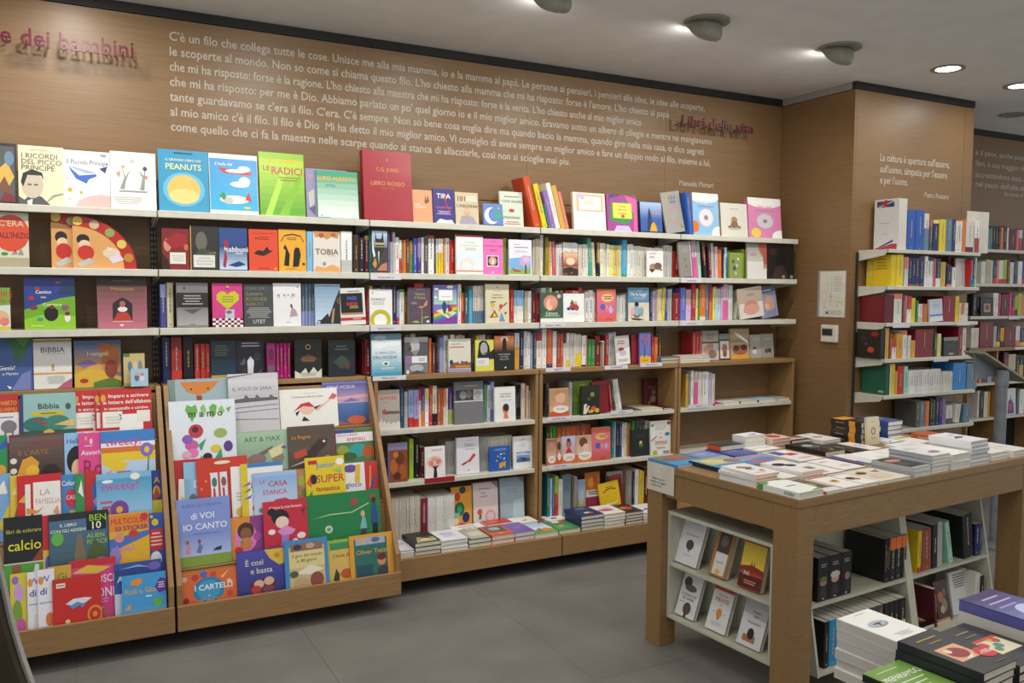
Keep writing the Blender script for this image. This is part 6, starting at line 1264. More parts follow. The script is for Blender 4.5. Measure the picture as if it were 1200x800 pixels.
F('c3', 1106, 1122.5, 395, '33322f', .014, 'r 0 .82 1 1 8a8880;e .5 .12 .2 .05 a8a69c;m .2 .5 .8 .6 1 4a4946', 'dark cover with a grey top on the column fourth shelf')
left_cover('c4', 1038, 1042.5, 428, '1f5a40', 'm .1 .5 .8 .8 4 2c6a4e;r .7 .08 .92 .14 9ab0a0', 'dark green book showing its cover on the column fifth shelf', '1f5a40')
S('c4', '1042.7 1044.3 427 white;1044.5 1049 426 yellow;1049.3 1052 435 gold;1052.3 1059 429 c22a26;1060 1064 429 mint;1117 1132 425 2f7fc8;1133 1145 424 bluegrey/navy/-.06')
S('c4', '1064.5 1102 433 e0e0dc x14', same='slim white volume in the uniform row on the column fifth shelf')
S('c4', '1102.5 1116.5 435 offwhite x4')
S('c5', '1073 1078 470 darkgrey;1078.5 1083.5 471 bluegrey;1084 1089 470 d2703c;1090 1093 467 black;1093 1096 468 darkgreen;1096.3 1100.5 465 navy;1101 1104 466 navy;1104.3 1107.5 467 violet;1109 1116 475 offwhite/darkgrey/.3;1118 1124 474 offwhite L8;1128 1136 474 bluegrey L4')
S('f0', '1158.3 1160.5 268 bluegrey;1160.7 1163 266 teal;1163.3 1169.5 265 black x2;1170 1172.5 267 black;1172.7 1175.5 266 orange;1175.8 1180 265 black;1180 1182 267 white;1182.5 1191 268 maroon;1191.5 1194 269 salmon;1194.2 1198 269 red/offwhite/-.4;1198.2 1203 268 darkgrey;1203 1215 268 bluegrey x3', y=4.635)
S('f1', '1150 1155 306 white x2;1155.5 1161 304 beige x2;1161.2 1163.5 305 mint;1163.7 1168 306 navy/red/.25;1168.2 1170.5 305 salmon;1170.7 1175 305 white/red/.2;1175.2 1180 304 lime/red/.2 x2;1180.3 1183.5 305 brown;1183.8 1188 307 offwhite;1188.3 1192.5 305 navy;1193 1197.5 306 white;1197.8 1203 305 purple/red/.2;1203 1215 306 offwhite x3', y=4.635)
S('f2', '1140 1148 344 1f2430 x2;1164.3 1170 343 white x3;1170.2 1172.5 344 crimson;1173 1181.8 345 maroon;1182.3 1185.5 343 magenta;1185.8 1189 345 navy/red/.4;1189.2 1192.5 346 gold/black/.3;1192.8 1197 344 lime;1197.3 1203 345 salmon;1203 1215 344 offwhite x3', y=4.635)
F('f2', 1149, 1164, 348, '201c20', .014, 'r .25 .2 .75 .66 b08a6a;e .5 .45 .16 .14 7a3f3a;m .3 .75 .8 .85 1 5a5458', 'black cover with a small framed picture, far right wall', y=4.615)
S('f3', '1138 1147 384 offwhite x3;1148 1163.5 377 7c1a1c;1164.5 1167.5 382 lightgrey;1168 1172 382 black/yellow/.25;1172.3 1176.5 384 amber/black/.3;1177 1190 383 701820;1190.5 1195 382 white/salmon/.3;1195.3 1200 384 navy/yellow/.2;1200 1212 383 offwhite x3', y=4.635)
S('f4', '1147 1150 434 salmon;1150.5 1157 437 darkgrey;1157.5 1162 437 lilac;1176 1181 413 maroon;1181.5 1190 415 beige/red/.4;1190.5 1194 417 black;1194.3 1199 416 gold/black/-.4;1199.3 1206 417 black', y=4.64)
S('f5', '1145.5 1147.5 458 offwhite;1148 1153 458 black;1153.2 1157.5 459 offwhite;1157.8 1160 459 amber;1160.3 1165.5 459 black x2;1191 1194 456 darkgrey;1194.5 1200 456 white;1200 1208 457 black', y=4.64)
F('f5', 1178, 1190.5, 455, 'd6d4d4', .014, 'p 5a2f8a .2,.04 .3,.5 .46,.6 .5,.8 .56,.6 .8,.4 .82,.04;e .5 .3 .2 .14 c2405a', 'white cover with a violet bottle shape, far right wall', y=4.63)

# ------------------------------------------------------------------ bookends and shelf tags
def shelf_tag(x0, x1, y, Y, label, text='PSICOLOGIA', cover='d9d5dc', h=.026):
    A, Bq = on_y(x0, y, Y - .006), on_y(x1, y, Y - .006)
    root = empty('shelf_tag', T(A.x, Y - .003, A.z - h))
    tag(root, label, 'tag', 'shelf tags')
    m = MB(); m.box((0, 0, 0), (Bq.x - A.x, .0026, h), col(cover)); o = m.build('strip', 'print'); o.parent = root
    if text:
        m = MB(); draw_art(m, 't .5 .5 .5 4a464e ' + text, Bq.x - A.x, h, .0003)
        o = m.build('print', 'print'); o.parent = root
for a in ((434.5, 470, 322, SF, 'white shelf tag on the second shelf under the castle cover', 'PSICOLOGIA 3.4'), (434.5, 470, 382.5, SF, 'white shelf tag under the white cover with olive arch', 'PSICOLOGIA 2.3'),
          (437, 476, 441, SF - .004, 'white shelf tag under the sky blue water cover', 'PSICOLOGIA 2.1'), (634, 663, 379, SF, 'white shelf tag under the dark green rose cover', 'FAMIGLIA - COPPIA'),
          (640, 669, 431, SF - .004, 'white shelf tag at the left end of fourth bay cabinet', 'GENITORI'), (709, 736, 428.5, SF - .004, 'white shelf tag under the white tilted cover with emblem', 'ADOLESCENZA'),
          (751, 776.5, 425.5, SF - .004, 'white shelf tag under the violet blue tree cover', 'ETA EVOLUTIVA'), (799, 823, 326.5, SF, 'white shelf tag on the fifth bay second shelf', 'GRAVIDANZA'),
          (799, 823, 377, SF, 'white shelf tag on the fifth bay third shelf', 'GRAVIDANZA'), (641, 670, 489, SF, 'white shelf tag under the fair-haired child cover', 'EDUCARE I FIGLI'),
          (716, 742, 481.5, SF, 'white shelf tag on the fourth bay fifth shelf near white spines', 'CUCINA'), (642, 671, 545.5, SF, 'white shelf tag under the four warm photo covers', 'VITA DI COPPIA'),
          (807, 831, 474.5, SF, 'white shelf tag on the fifth bay fifth shelf', 'SALUTE')):
    shelf_tag(*a)
shelf_tag(498, 533, 561, SF, 'plain dark red shelf tag on the third bay sixth shelf', '', '9c1a2a', .03)
for x0, x1, y, s in ((1047, 1067, 380, 'left tag on the column third shelf'), (1122, 1138, 377.5, 'right tag on the column third shelf'), (1095, 1112, 420, 'tag on the column fourth shelf')):
    shelf_tag(x0, x1, y, CSF, 'white shelf ' + s, '', h=.024)
for x0, x1, y, s in ((1183, 1196, 371, 'third'), (1190, 1203, 406.5, 'fourth')):
    shelf_tag(x0, x1, y, SF - .004, 'white shelf tag on the far right wall, %s shelf' % s, '', h=.024)
be = empty('bookend', T(on_y(707, 410, 4.64).x, 4.64, SZ[3] + .001))
tag(be, 'white bent metal bookend beside the dark red block', 'bookend')
o = slab('upright', (.0, 0, 0), (.006, .10, .165), 'white_steel'); o.parent = be
o = slab('arm', (-.016, 0, .158), (0, .10, .165), 'white_steel'); o.parent = be

# ------------------------------------------------------------------ books lying on the table
def TB_(u, v, wd, h, t, n, cover, art, label, top=None, rot=0, spine=None, pages='paper', z=None, print_spine=None):
    zb = TH if z is None else z
    first = None
    for i in range(n):
        last = i == n - 1
        a = math.radians(rot + (random.uniform(-2, 2) if n > 1 else 0))
        mw = TM @ T(u + random.uniform(-.002, .002) * (n > 1), v + random.uniform(-.002, .002) * (n > 1), zb + t * (i + 1) + .0005 * (i + 1)) @ Matrix.Rotation(a, 4, 'Z') @ frame((0, 0, 0), (1, 0, 0), (0, 1, 0))
        lab = top if (last and top) else label
        if first is None:
            first = make_book(mw, wd, h, t, cover, art, lab, 'book', label if n > 1 else None, 'book', spine, pages, True, print_spine)
        else:
            copy_thing(first, mw, lab)
TB_(.006, .004, .150, .205, .026, 1, 'e9ebe4', 'p 4f9a3a .0,.98 .3,.98 .2,.86 .0,.8;p 5fae3a .5,.02 .98,.02 .98,.14 .8,.1;t .5 .5 .1 3f7a34 VERDE;p 6fae4a .6,.98 .98,.98 .98,.9', 'white book with green splashes at the front corner of the table', spine='e3e6dc', print_spine='T .1 .5 .7 3a6a34 VERDE;r .88 0 1 1 4f9a3a')
TB_(.170, .002, .105, .19, .012, 1, 'd9d6cf', 'r 0 .3 .9 1 6a5650;e .4 .6 .25 .14 8a9a5a;r 0 .26 1 .3 b04a3c', 'brown-pictured booklet right of the green splashed book', spine='c2504a')
TB_(.285, .002, .125, .195, .014, 1, 'e9e6e0', 'e .5 .5 .2 .1 d9a04a;e .6 .55 .1 .06 5a4a3a;r 0 .9 1 .97 b03a3c', 'white booklet with a small amber picture on the table front')
TB_(.420, .004, .095, .19, .014, 1, 'ebe8e2', 'e .4 .5 .3 .12 4a4038;e .6 .42 .2 .08 a8743a;r .0 .9 1 .94 b8404a', 'white booklet with a dark oval picture on the table front')
TB_(.525, .004, .215, .20, .012, 1, 'dcd2bf', 'p c2a06a .1,.6 .4,.9 .5,.7;e .3 .7 .14 .1 5a3f2c;p 8a6a5a .6,.7 .9,.8 .8,.6;e .5 .35 .3 .2 d0c4ae', 'wide cream book with brown patches on the table front')
TB_(.768, .004, .130, .21, .021, 2, 'a9aeb0', 'r .02 .1 .98 .95 2f302c;e .5 .7 .4 .12 c97f72;e .4 .4 .3 .12 4a4a3c;p 5fae9a .0,.85 .3,.98 .0,.98', 'grey-spined book in the pair with the dark cover', top='dark green cover with a pink blur, front of table')
TB_(.912, .012, .145, .215, .016, 5, 'e4e4e6', 'e .7 .25 .25 .1 8a7a80;e .85 .3 .12 .06 c9806a;m .1 .6 .7 .8 3 c6c4c8', 'white grey-edged book in the pile of five', top='white book with a grey blot topping the pile of five', spine='9fa4aa')
TB_(1.068, .010, .155, .20, .035, 2, 'ecebe6', '', 'thick blank white block, lower of two on the table front', top='thick blank white block, upper of two on the table front')
TB_(1.240, .020, .155, .21, .0185, 6, 'e9e9ea', 'p 6a6270 .1,.4 .5,.6 .8,.5 .5,.4;p b9b6bc .3,.7 .8,.8 .7,.66', 'white wavy-edged paperback in the tallest front pile', top='white paperback with grey strokes topping the tallest front pile', pages='lightgrey')
TB_(1.440, .030, .15, .20, .018, 2, 'eceae4', 'm .2 .4 .8 .6 2 d0cdc6', 'white book in the left pair at the right table end', top='white book topping the left pair at right table end')
TB_(1.620, .020, .15, .20, .016, 2, 'e8e6e0', 'm .2 .4 .8 .6 2 d0cdc6', 'white book in the right pair at the table end', top='white book topping the right pair at table end')
TB_(.006, .222, .140, .205, .0135, 4, 'e6e3de', 'p 8a7a54 .2,.7 .4,.8 .8,.6 .5,.5;p 4a4a3a .3,.5 .5,.6 .6,.4;e .7 .3 .1 .05 c24a3c;m .2 .12 .7 .2 1 c9a0a0', 'white book with pink page edges in the pile of four', top='white book with a green sprig topping the pink-edged pile', pages='d9ab8c')
TB_(.155, .215, .105, .20, .012, 2, 'e2dfda', 'm .2 .5 .8 .8 3 c2bcb4', 'thin white booklet in the pair behind the splashed book', pages='dcb8a0', top='thin white booklet topping the pair behind splashed book')
TB_(.272, .205, .145, .225, .020, 2, 'e7e5e1', 'e .3 .7 .25 .12 2f2c2c;e .55 .55 .2 .1 4a4644;r .6 .1 .9 .3 8a8478', 'white book in the pair with black blots', pages='dcbca6', top='white book with black blots topping its pair')
TB_(.428, .215, .14, .21, .014, 1, 'ebe9e4', 'r .1 .1 .5 .3 a8a090;m .2 .6 .8 .8 3 c9c4ba', 'white book with a grey square, middle of the table')
TB_(.580, .220, .15, .21, .016, 1, 'edebe7', 'm .1 .7 .6 .8 2 c24a4c;e .6 .3 .2 .1 d9d0c6', 'white book with red dots of print, middle of the table')
TB_(.758, .250, .130, .205, .018, 1, 'dcd9de', 'r 0 0 .3 .97 4a4a86;p e6e3e0 .2,.3 .95,.5 .95,.95 .3,.95', 'white book with a purple and red spine edge on table', spine='5a1f4a')
TB_(.900, .245, .20, .215, .012, 1, 'efeeea', 'm .3 .3 .8 .5 2 e0cfcc', 'plain white folder in the middle of the table')
TB_(1.115, .240, .19, .22, .010, 1, 'eceae6', 'p b9b6b0 .1,.1 .4,.3 .3,.1', 'thin white leaflet right of the white folder')
TB_(1.330, .250, .21, .28, .010, 1, 'e9e7e4', 'e .5 .4 .2 .1 a8a4a0;m .2 .7 .8 .85 2 d0cdc6', 'white magazine on the right half of the table')
TB_(.095, .482, .235, .225, .022, 1, '3f86be', 'r .02 .35 .98 .98 9fb09a;e .4 .6 .3 .16 cfc490;e .75 .55 .2 .16 9a6a7a;p 8fb04a .05,.98 .5,.98 .4,.84;e .3 .75 .2 .1 d9c98a', 'blue picture book with a crowded pastel scene on table', spine='1c2226')
TB_(.345, .455, .21, .225, .012, 1, '8f93b8', 'e .3 .5 .25 .16 b8605a;e .6 .6 .3 .18 6a7ab0;e .8 .3 .2 .14 a8a06a;p 5a5a8a .1,.1 .5,.3 .9,.1', 'mottled blue and red picture book on the table')
TB_(.572, .450, .165, .24, .014, 1, 'e8e6e4', 'r .1 .6 .5 .95 4a5a9a;r .4 .5 .8 .7 c2403c;m .3 .15 .9 .3 2 d08a80', 'white book with blue and red blocks on the table')
TB_(.828, .512, .155, .245, .022, 1, '1c1c1f', 'e .45 .6 .35 .2 5a5a5c;e .4 .65 .2 .1 a8a8a8;e .7 .3 .2 .1 4a4a40;p 8a7a4a .3,.1 .7,.2 .6,.05', 'glossy black book with a grey photograph on the table')
TB_(1.000, .480, .14, .21, .010, 1, '2c2a26', 'm .2 .4 .8 .7 4 b9a04a;e .6 .5 .2 .2 4a4438', 'dark booklet with gold writing before the tall pile')
TB_(.002, .680, .200, .205, .012, 1, '4392c4', 'r .02 .4 .98 .98 7a7468;e .55 .7 .26 .16 b0584a;e .3 .6 .2 .1 5a6a5a;t .7 .2 .1 d9e6f0 aria', 'light blue picture book at the left corner of the table')
TB_(.212, .722, .165, .165, .012, 1, '6f7fb4', 'e .5 .5 .4 .3 7f8fc2;m .2 .6 .8 .7 1 c2cbe6', 'slate blue book near the left end of the table')
TB_(.385, .690, .165, .2, .016, 1, '454a94', 'e .5 .5 .4 .36 4f559f;m .3 .45 .75 .55 2 a8add6', 'dark violet blue book at the back of the table')
TB_(.560, .700, .165, .19, .022, 1, 'e9e8e6', 't .5 .3 .14 5aa890 SETTEMBRE;e .3 .7 .2 .1 bdbab6;m .2 .5 .7 .6 1 c6c3c0', 'white book with teal lettering at the back of the table')
TB_(.735, .765, .14, .12, .018, 3, 'd9bfae', 'e .5 .5 .3 .3 b8452c;m .2 .8 .8 .9 1 9a5a4a', 'pinkish book in the rear pile of three', top='pinkish book with a red blot topping the rear pile', pages='c9a890')
TB_(.890, .770, .15, .12, .016, 2, '4a4038', 'e .5 .5 .3 .2 d9703c;r .1 .2 .9 .35 d9d3c6', 'dark book in the rear pair beside the pinkish pile', top='dark book with an orange spot topping the rear pair')
TB_(.400, .800, .16, .09, .026, 1, '2a2624', 'm .2 .4 .8 .7 2 5a524a', 'black book with a bright orange spine at the back edge', spine='d2542c', z=.898)
TB_(.575, .800, .15, .085, .026, 2, 'e6e4e4', 'p 8f8abf .2,.2 .8,.6 .7,.2', 'white book stacked on the teal-lettered one', z=.904, top='white book with a lilac wedge, topmost at the back edge')
TB_(1.245, .610, .165, .19, .030, 4, '1d1a17', 'r .0 .6 .7 .98 d9942c;e .5 .3 .2 .1 5a4a2c', 'black and amber volume in the tall rear pile', top='black and amber volume topping the tall rear pile', spine='2a211a', pages='d6d0c4', print_spine='r .2 .0 .4 1 d9942c;m .5 .3 .9 .7 1 8a7a5a')
TB_(1.430, .700, .09, .15, .024, 4, 'e2dfd6', '', 'small cream book in the narrow pile behind the upright card', top='small cream book topping the narrow pile', spine='cfcabc')
TB_(1.535, .648, .135, .20, .024, 4, '2f4b8c', 'm .2 .4 .8 .7 2 8fa2cc', 'blue hardcover in the pile of four', top='blue hardcover topping the pile of four', pages='e6e2d8', spine='2a4480')
TB_(1.645, .440, .13, .14, .040, 1, 'b8592e', '', 'rust orange book with a white spine title on the table', spine='b0522a', print_spine='t .5 .5 .4 e9d9cf NOVITA')
TB_(1.560, .230, .16, .19, .014, 1, 'dcdad8', 'p 5fae5a .3,.5 .6,.6 .8,.4;p d9c23a .6,.2 .9,.3 .8,.1;p 5a4a7a .1,.3 .5,.4 .3,.2', 'white magazine with green and yellow marks at table end')
TB_(1.055, .700, .15, .19, .014, 2, 'dedbd6', 'e .5 .5 .25 .12 a89a8c;m .2 .8 .8 .9 1 c98a80', 'white book in the pair left of the tall rear pile', top='white book with a tan blot left of the tall rear pile')
TB_(1.130, .470, .10, .2, .012, 1, 'e6e3de', 'm .2 .3 .8 .7 4 c9b9b0', 'slim white leaflet just before the upright cream book')
TB_(1.395, .545, .115, .14, .012, 1, 'e4e6e8', 'p 5a9ab0 .1,.1 .6,.3 .4,.1;m .2 .6 .8 .8 2 c0c4c8', 'white card with a teal corner right of the upright book')
TB_(1.520, .445, .115, .19, .014, 1, 'ece9e2', 'r .1 .7 .9 .9 c9b23a', 'white book with a mustard band before the blue pile')
# small cream book standing upright against the tall rear pile
mw = TM @ T(1.262, .583, TH + .002) @ Matrix.Rotation(math.radians(-4), 4, 'X')
make_book(mw, .105, .148, .014, 'd9cda6', 'e .5 .5 .2 .14 8a8a80;e .5 .5 .1 .08 d9cda6;t .5 .84 .06 b0a47c PREGARE;m .25 .2 .75 .3 2 b0a47c', 'small cream book standing upright on the table', 'book')

# ------------------------------------------------------------------ books in the steel units under the table
def EB(x0, x1, py, row, h, t, cover, art, label, lean=20, spine=None):
    z = (EZM if row == 0 else EZ0 + .014) + .0008
    la = math.radians(lean)
    u0 = .075
    A = on_plane(x0, py, TB + TU * u0, TU)
    Bq = on_plane(x1, py + (x1 - x0) * .33, TB + TU * u0, TU)
    wd = (A - Bq).dot(TV)
    up = TU * math.sin(la) + Vector((0, 0, math.cos(la)))
    mw = frame((A.x, A.y, z + t * math.sin(la)), -TV, up)
    make_book(mw, wd, h, t, cover, art, label, 'book', None, 'book', spine)
EB(790, 815, 662, 0, .222, .022, 'dcdcdc', 'e .5 .42 .17 .11 3a4a44;r .48 .26 .52 .34 4a4a44;m .2 .6 .8 .66 1 b0b0b0;m .3 .85 .8 .9 1 bdbdbd;m .3 .18 .7 .22 1 b0b0b0', 'white cover with a dark round tree in the steel unit')
EB(829, 849, 675, 0, .215, .026, 'a8743a', 'r .18 .04 .86 .5 dcd9d4;r .18 .5 .86 .96 4a3f3a;e .5 .75 .2 .12 7a6a60;t .5 .3 .06 6a5a4a DANTE;e .5 .1 .14 .05 d9b23a', 'brown-framed cover with a dark photo in the steel unit', spine='8a5c2c')
EB(863.5, 890, 689, 0, .20, .030, 'b8452a', 'r .0 .45 1 .97 e0c03c;p 8a2c1c .0,.45 .5,.52 1,.46 1,.36 .0,.36;r .0 .02 1 .3 5a1f18;r .44 .5 .48 .58 3a1f14;r .56 .5 .6 .58 3a1f14;t .3 .33 .12 e6d9c0 365;m .2 .1 .8 .2 2 c9a080', 'yellow and red cover with two tiny figures', spine='d9c9b0', lean=14)
EB(790, 812, 724, 1, .205, .020, 'dcdcda', 'e .3 .78 .2 .12 4a403c;e .5 .66 .3 .08 6a5a54;t .5 .5 .07 3a4a34 LE MERAVIGLIE;t .5 .42 .1 3a4a34 DI GAIA;e .55 .2 .2 .14 5a4a40;p 4a3a34 .45,.0 .5,.2 .6,.0;m .1 .3 .4 .34 1 c98a72', 'white cover with brown blots, lower row of the steel unit')
EB(825.5, 848.5, 741, 1, .205, .022, 'e0dfdd', 'r 0 .88 1 1 c2402c;t .5 .78 .06 a87a6a CREATIVA;t .5 .68 .13 c2604a MENTE;e .5 .4 .14 .1 d98a2c;r .46 .26 .54 .31 6a5a4a;e .24 .4 .03 .02 8a8a88;e .76 .4 .03 .02 8a8a88;e .5 .57 .02 .02 8a8a88;m .2 .12 .8 .2 2 c0beb8', 'white cover with an orange light bulb in the steel unit')
EB(862, 889.5, 758, 1, .20, .020, 'd9d9d9', 'p b9b9b8 .0,.98 1,.98 1,.6 .0,.7;t .55 .76 .08 3a3a3a Poesie;t .55 .66 .08 3a3a3a non;t .55 .52 .08 b03a3a Novecento;r .2 .1 .72 .24 a8744a;e .5 .28 .14 .12 2a1f1c', 'white cover with a small brown picture in the steel unit')
def SU(text, v0, z, dep, loc, py=690):
    cnt = 0
    for it in text.split(';'):
        a = it.split()
        if not a:
            continue
        x0, x1, h, c = float(a[0]), float(a[1]), float(a[2]), a[3].split('/')
        n = 1; lean = 0
        for q in a[4:]:
            if q[0] == 'x': n = int(q[1:])
            if q[0] == 'L': lean = math.radians(float(q[1:]))
        p0 = TB + TV * v0
        U0, U1 = (on_plane(x0, py, p0, TV) - TB).dot(TU), (on_plane(x1, py, p0, TV) - TB).dot(TU)
        wd = (U1 - U0) / n
        for i in range(n):
            cnt += 1
            m = spine_mesh(wd * math.cos(lean) - .001, h, dep, c[0], c[1] if len(c) > 1 else None, float(c[2]) if len(c) > 2 else .5)
            mw = TM @ T(U0 + wd * i, v0, z + .0008)
            if lean < 0:
                mw = mw @ Matrix.Rotation(lean, 4, 'Y')
            elif lean > 0:
                mw = mw @ T(wd, 0, 0) @ Matrix.Rotation(lean, 4, 'Y') @ T(-wd, 0, 0)
            SPINES.append((wd * h * (FPX / 3.6) ** 2, m, mw, '%s book, %s upright spine in the %s of the table unit' % (nice(c[0]) + ('-and-' + nice(c[1]) if len(c) > 1 else ''), ordinal(cnt), loc), 'book', 'upright books in the table unit', '', 0, 0))
SU('1036 1041.5 .20 black x3;1042 1055 .20 black/orange/-.28 x2;1055.3 1061.5 .20 black/orange/-.28', .115, FZM, .205, 'upper left bay')
SU('966 971 .20 black;972 980 .20 2f93c2;980.5 987 .20 sky/navy/-.25;987.5 994 .20 navy/8a4a34/-.3;994.5 999 .20 black;1000 1034 .20 darkgrey x5;1035 1052 .20 black/white/.5 x3;1052.5 1060 .20 black/white/.5', .075, FZ0 + .014, .205, 'lower left bay', py=760)
SU('1076 1080 .20 yellow/red/.12;1081 1092 .20 9c4a30 L-3;1093 1099 .21 black L-2;1099.5 1105 .22 lightgrey L-3;1113 1118 .215 mint L-14;1130 1141 .22 black L-8;1142.5 1146.5 .16 navy;1146.8 1150 .16 2f3f7a', .118, FZM, .20, 'upper right bay', py=650)
SU('1098 1101 .19 maroon L-9;1143 1148 .20 offwhite;1149 1154 .18 black L-3', .085, FZ0 + .014, .205, 'lower right bay', py=700)
def FB(x0, x1, v0, h, t, cover, art, label, lean, z, py=690, tilt=0):
    la = math.radians(lean)
    p0 = TB + TV * v0
    A, Bq = on_plane(x0, py, p0, TV), on_plane(x1, py, p0, TV)
    wd = (Bq - A).dot(TU)
    mw = frame((A.x, A.y, z + t * math.sin(la) + .0008), TU, TV * math.sin(la) + Vector((0, 0, math.cos(la))))
    if tilt:
        mw = mw @ Matrix.Rotation(math.radians(tilt), 4, 'Y')
    make_book(mw, wd, h, t, cover, art, label)
FB(1103, 1118, .10, .19, .012, '4a2c28', 'e .4 .6 .2 .14 b0683c;e .6 .4 .2 .16 8a7a6a;e .4 .3 .16 .1 c9a080;e .7 .7 .12 .1 5a6a6a', 'dark red art cover leaning in the table unit', 14, FZ0 + .014)
FB(1118.5, 1139, .12, .205, .014, 'd4d2cc', 'm .15 .6 .85 .95 6 5a5a58;m .3 .3 .7 .36 1 a8a6a0', 'white cover with a paragraph of dark text in table unit', 10, FZ0 + .014)
for x0, x1, art, lab in ((958, 971, 'e .5 .42 .3 .08 b08a76;e .5 .5 .32 .06 6a7a3c;p 3a3a3c .2,.1 .3,.32 .7,.32 .8,.1', 'black volume with a face under a green cap, table unit'),
                         (971.3, 985, 'e .5 .45 .32 .09 d0a48c;e .5 .55 .4 .08 cfccc6;p 2f2f31 .2,.1 .3,.34 .7,.34 .8,.1', 'black volume with a face in a white hat, table unit'),
                         (985.3, 997, 'e .6 .44 .26 .09 a87462;p 2f2f31 .3,.1 .4,.32 .8,.32 .9,.1', 'black volume with a face half in shade, table unit')):
    FB(x0, x1, .115, .19, .19, '121214', art + ';m .2 .76 .8 .86 2 a8a8a6;r .4 .04 .6 .07 b9b9b6', lab, 0, FZM)
for i, (u, t, c, art, lab) in enumerate(((1.00, .020, '2a211c', 'e .3 .5 .2 .3 c98a5a;e .6 .5 .2 .3 b0542c;e .8 .5 .1 .3 d9c9a0', 'dark food-pictured book lying in the table unit'), (1.13, .018, 'd9a070', 'r .1 .1 .6 .9 c9c0b0', 'peach-edged book lying in the table unit'))):
    make_book(TM @ T(u, .09, FZ0 + .0145 + t) @ frame((0, 0, 0), (1, 0, 0), (0, 1, 0)), .125, .17, t, c, art, lab, spine='d98a62' if i else None)

# ------------------------------------------------------------------ near stacks on the low table
def NB(x, y, wd, h, t, n, cover, art, label, top=None, rot=5, spine=None, pages='paper', print_spine=None, z0=0):
    first = None
    for i in range(n):
        last = i == n - 1
        a = math.radians(rot + (random.uniform(-2, 2) if not last else 0))
        j = 0 if last else .003
        mw = T(x + random.uniform(-j, j), y + random.uniform(-j, j), NTZ + z0 + (t + .0004) * (i + 1)) @ Matrix.Rotation(a, 4, 'Z') @ frame((0, 0, 0), (1, 0, 0), (0, 1, 0))
        lab = top if (last and top) else label
        if first is None:
            first = make_book(mw, wd, h, t, cover, art, lab, 'book', label if n > 1 else None, 'book', spine, pages, True, print_spine)
        else:
            copy_thing(first, mw, lab)
NB(1.908, 1.405, .142, .222, .0275, 6, 'e6e5e1', 'e .46 .62 .27 .085 8a97a4;e .44 .63 .24 .07 a8b6c0;p 3a4038 .3,.63 .42,.65 .6,.64 .5,.61 .47,.54 .43,.61;m .25 .24 .8 .34 3 c6c4c0;m .4 .92 .7 .94 1 c98a8a', 'white paperback in the tall near pile', top='white paperback with a grey oval picture topping the near pile', pages='dedbd4', spine='c4c2bb', z0=.0558)
NB(1.851, 1.172, .148, .216, .0206, 3, '1f2026', 'r .14 .28 .72 .62 d9a27c;e .42 .45 .22 .12 8a2a2c;e .3 .52 .07 .05 e0cdb0;p e6d9c0 .3,.3 .6,.36 .5,.29;m .15 .82 .8 .88 1 9a8a4a;m .25 .72 .75 .77 1 8a7a40;e .84 .3 .2 .12 c2262c;t .84 .305 .10 f2e9e6 -15%;m .55 .07 .9 .1 1 6a6a5a', 'black book in the near pile with the red discount badge', top='black book with a red discount badge reading minus fifteen', z0=.1978)
NB(1.700, 1.150, .146, .216, .0215, 3, '6f9640', 'r .0 .0 1 .25 2a2c34;t .5 .74 .13 eef2e0 PREPARIAMOCI;m .15 .88 .7 .91 1 d3dfb6;m .12 .6 .9 .64 1 dbe6c6;m .12 .52 .8 .56 1 dbe6c6;m .12 .44 .7 .48 1 dbe6c6', 'green book in the near pile below the topmost one', top='green book titled Preparimoci topping its near pile'.replace('Preparimoci', 'Prepariamoci'), spine='17181a', z0=.152)
NB(2.035, 1.200, .150, .222, .0205, 3, '23242b', 'r .12 .26 .88 .62 d8cdb0;e .3 .5 .1 .06 b8402c;e .55 .42 .1 .06 3f8a7a;e .7 .52 .1 .06 b05a3a;e .4 .36 .08 .05 5a8a4a;e .6 .56 .06 .04 d9a23a;r .12 .57 .88 .62 c2402c;m .2 .8 .75 .85 1 9a8a4a;m .25 .7 .7 .74 1 8a7a40', 'black book in the pile with the mosaic picture', top='black book with a colourful mosaic picture topping its pile', z0=.167)
NB(2.214, 1.235, .165, .235, .0300, 1, 'cfccc4', '', 'pale page edges of the book under the glossy purple hardcover', spine='cfccc4', z0=.2185)
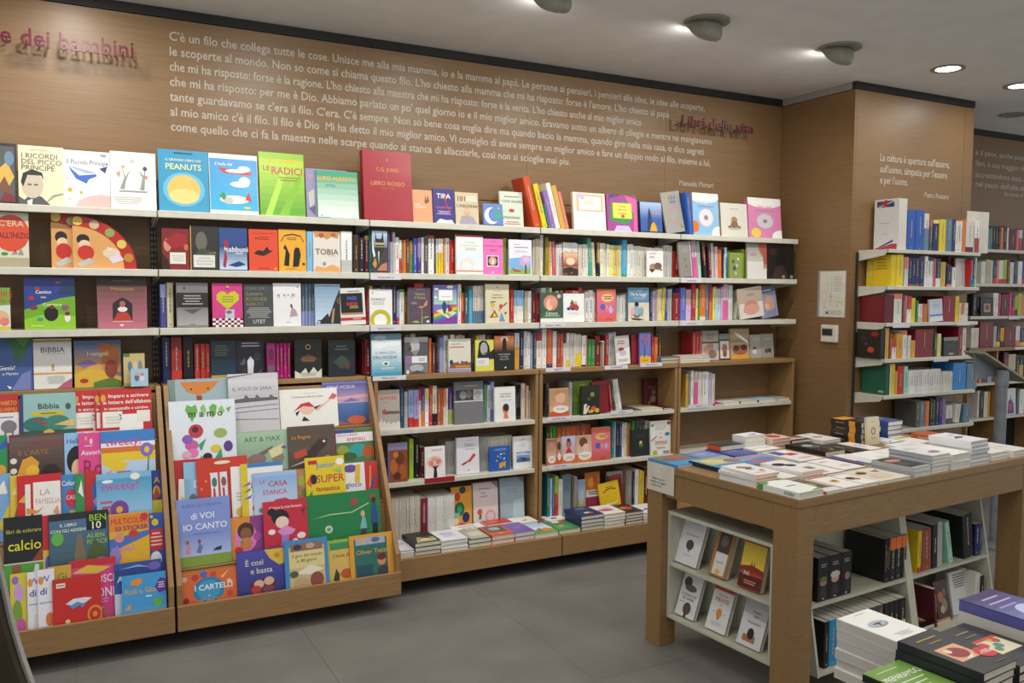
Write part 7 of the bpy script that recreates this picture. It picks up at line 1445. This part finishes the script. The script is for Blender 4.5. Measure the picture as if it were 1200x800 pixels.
NB(2.214, 1.235, .165, .235, .0300, 1, '3a3070', 'g .0 .98 7a80c0 33205a;e .6 .35 .3 .2 b9bfe2;e .65 .3 .16 .1 e2e4f2;m .15 .8 .85 .86 1 b9b0d9;m .15 .68 .85 .74 1 b9b0d9;m .15 .56 .7 .62 1 a89fd0', 'glossy purple hardcover topping the near right pile', spine='565a9c', pages='cfccc4', z0=.2489)
for x, y, wd, h, z in ((1.908, 1.405, .142, .222, .0558), (1.851, 1.172, .148, .216, .1978), (1.700, 1.150, .146, .216, .152), (2.035, 1.200, .150, .222, .167), (2.214, 1.235, .165, .235, .2185)):
    m = MB()
    m.box((.025, .025, 0), (wd - .025, h - .025, z))
    o = m.build('riser', 'table_wood', None, T(x - 1.68, y - .62, NTZ) @ Matrix.Rotation(math.radians(5), 4, 'Z'), False); o.parent = NT
# the 300 spines that show largest are objects of their own, the rest is one object
SPINES.sort(key=lambda s: -s[0])
print('spines', len(SPINES), 'smallest kept', SPINES[299][0])
for s_ in SPINES:          # spines behind a face-out book stand further back
    m, mw, key, xa, xb = s_[1], s_[2], s_[6], s_[7], s_[8]
    for fk, fa, fb, f0, f1 in FRONTS:
        if fk == key and min(xb, fb) - max(xa, fa) > .0035:
            d0 = mw.translation.y
            dep = max(p[1] for p in m.v)
            if f0 - .002 < d0 + .02 and d0 < f1 + .001:
                back = d0 + dep
                ny = f1 + .002
                if back - ny > .03:
                    mw.translation.y = ny
                    k = (back - ny) / dep
                    m.v = [(p[0], p[1] * k, p[2]) for p in m.v]
for a_, m, mw, lab, cat, grp, *_x in SPINES[:300]:
    o = m.build('spine_out_book' if cat != 'journal' else 'journal', 'gloss', None, mw)
    tag(o, lab, cat, grp)
rest = MB()
for a_, m, mw, lab, cat, grp, *_x in SPINES[300:]:
    n = len(rest.v)
    rest.v += [tuple(mw @ Vector(p)) for p in m.v]
    rest.f += [tuple(n + i for i in f) for f in m.f]
    rest.c += m.c
o = rest.build('remaining_book_spines', 'gloss')
tag(o, REST_LABEL, 'books')
o['kind'] = 'stuff'
from collections import Counter
print(Counter(o.name.split('.')[0] for o in bpy.data.objects if o.parent is None).most_common(12))
bpy.data.objects.remove(_fo, do_unlink=True)
print('objects', len(bpy.data.objects), 'tris', sum(len(m.polygons) for m in bpy.data.meshes))
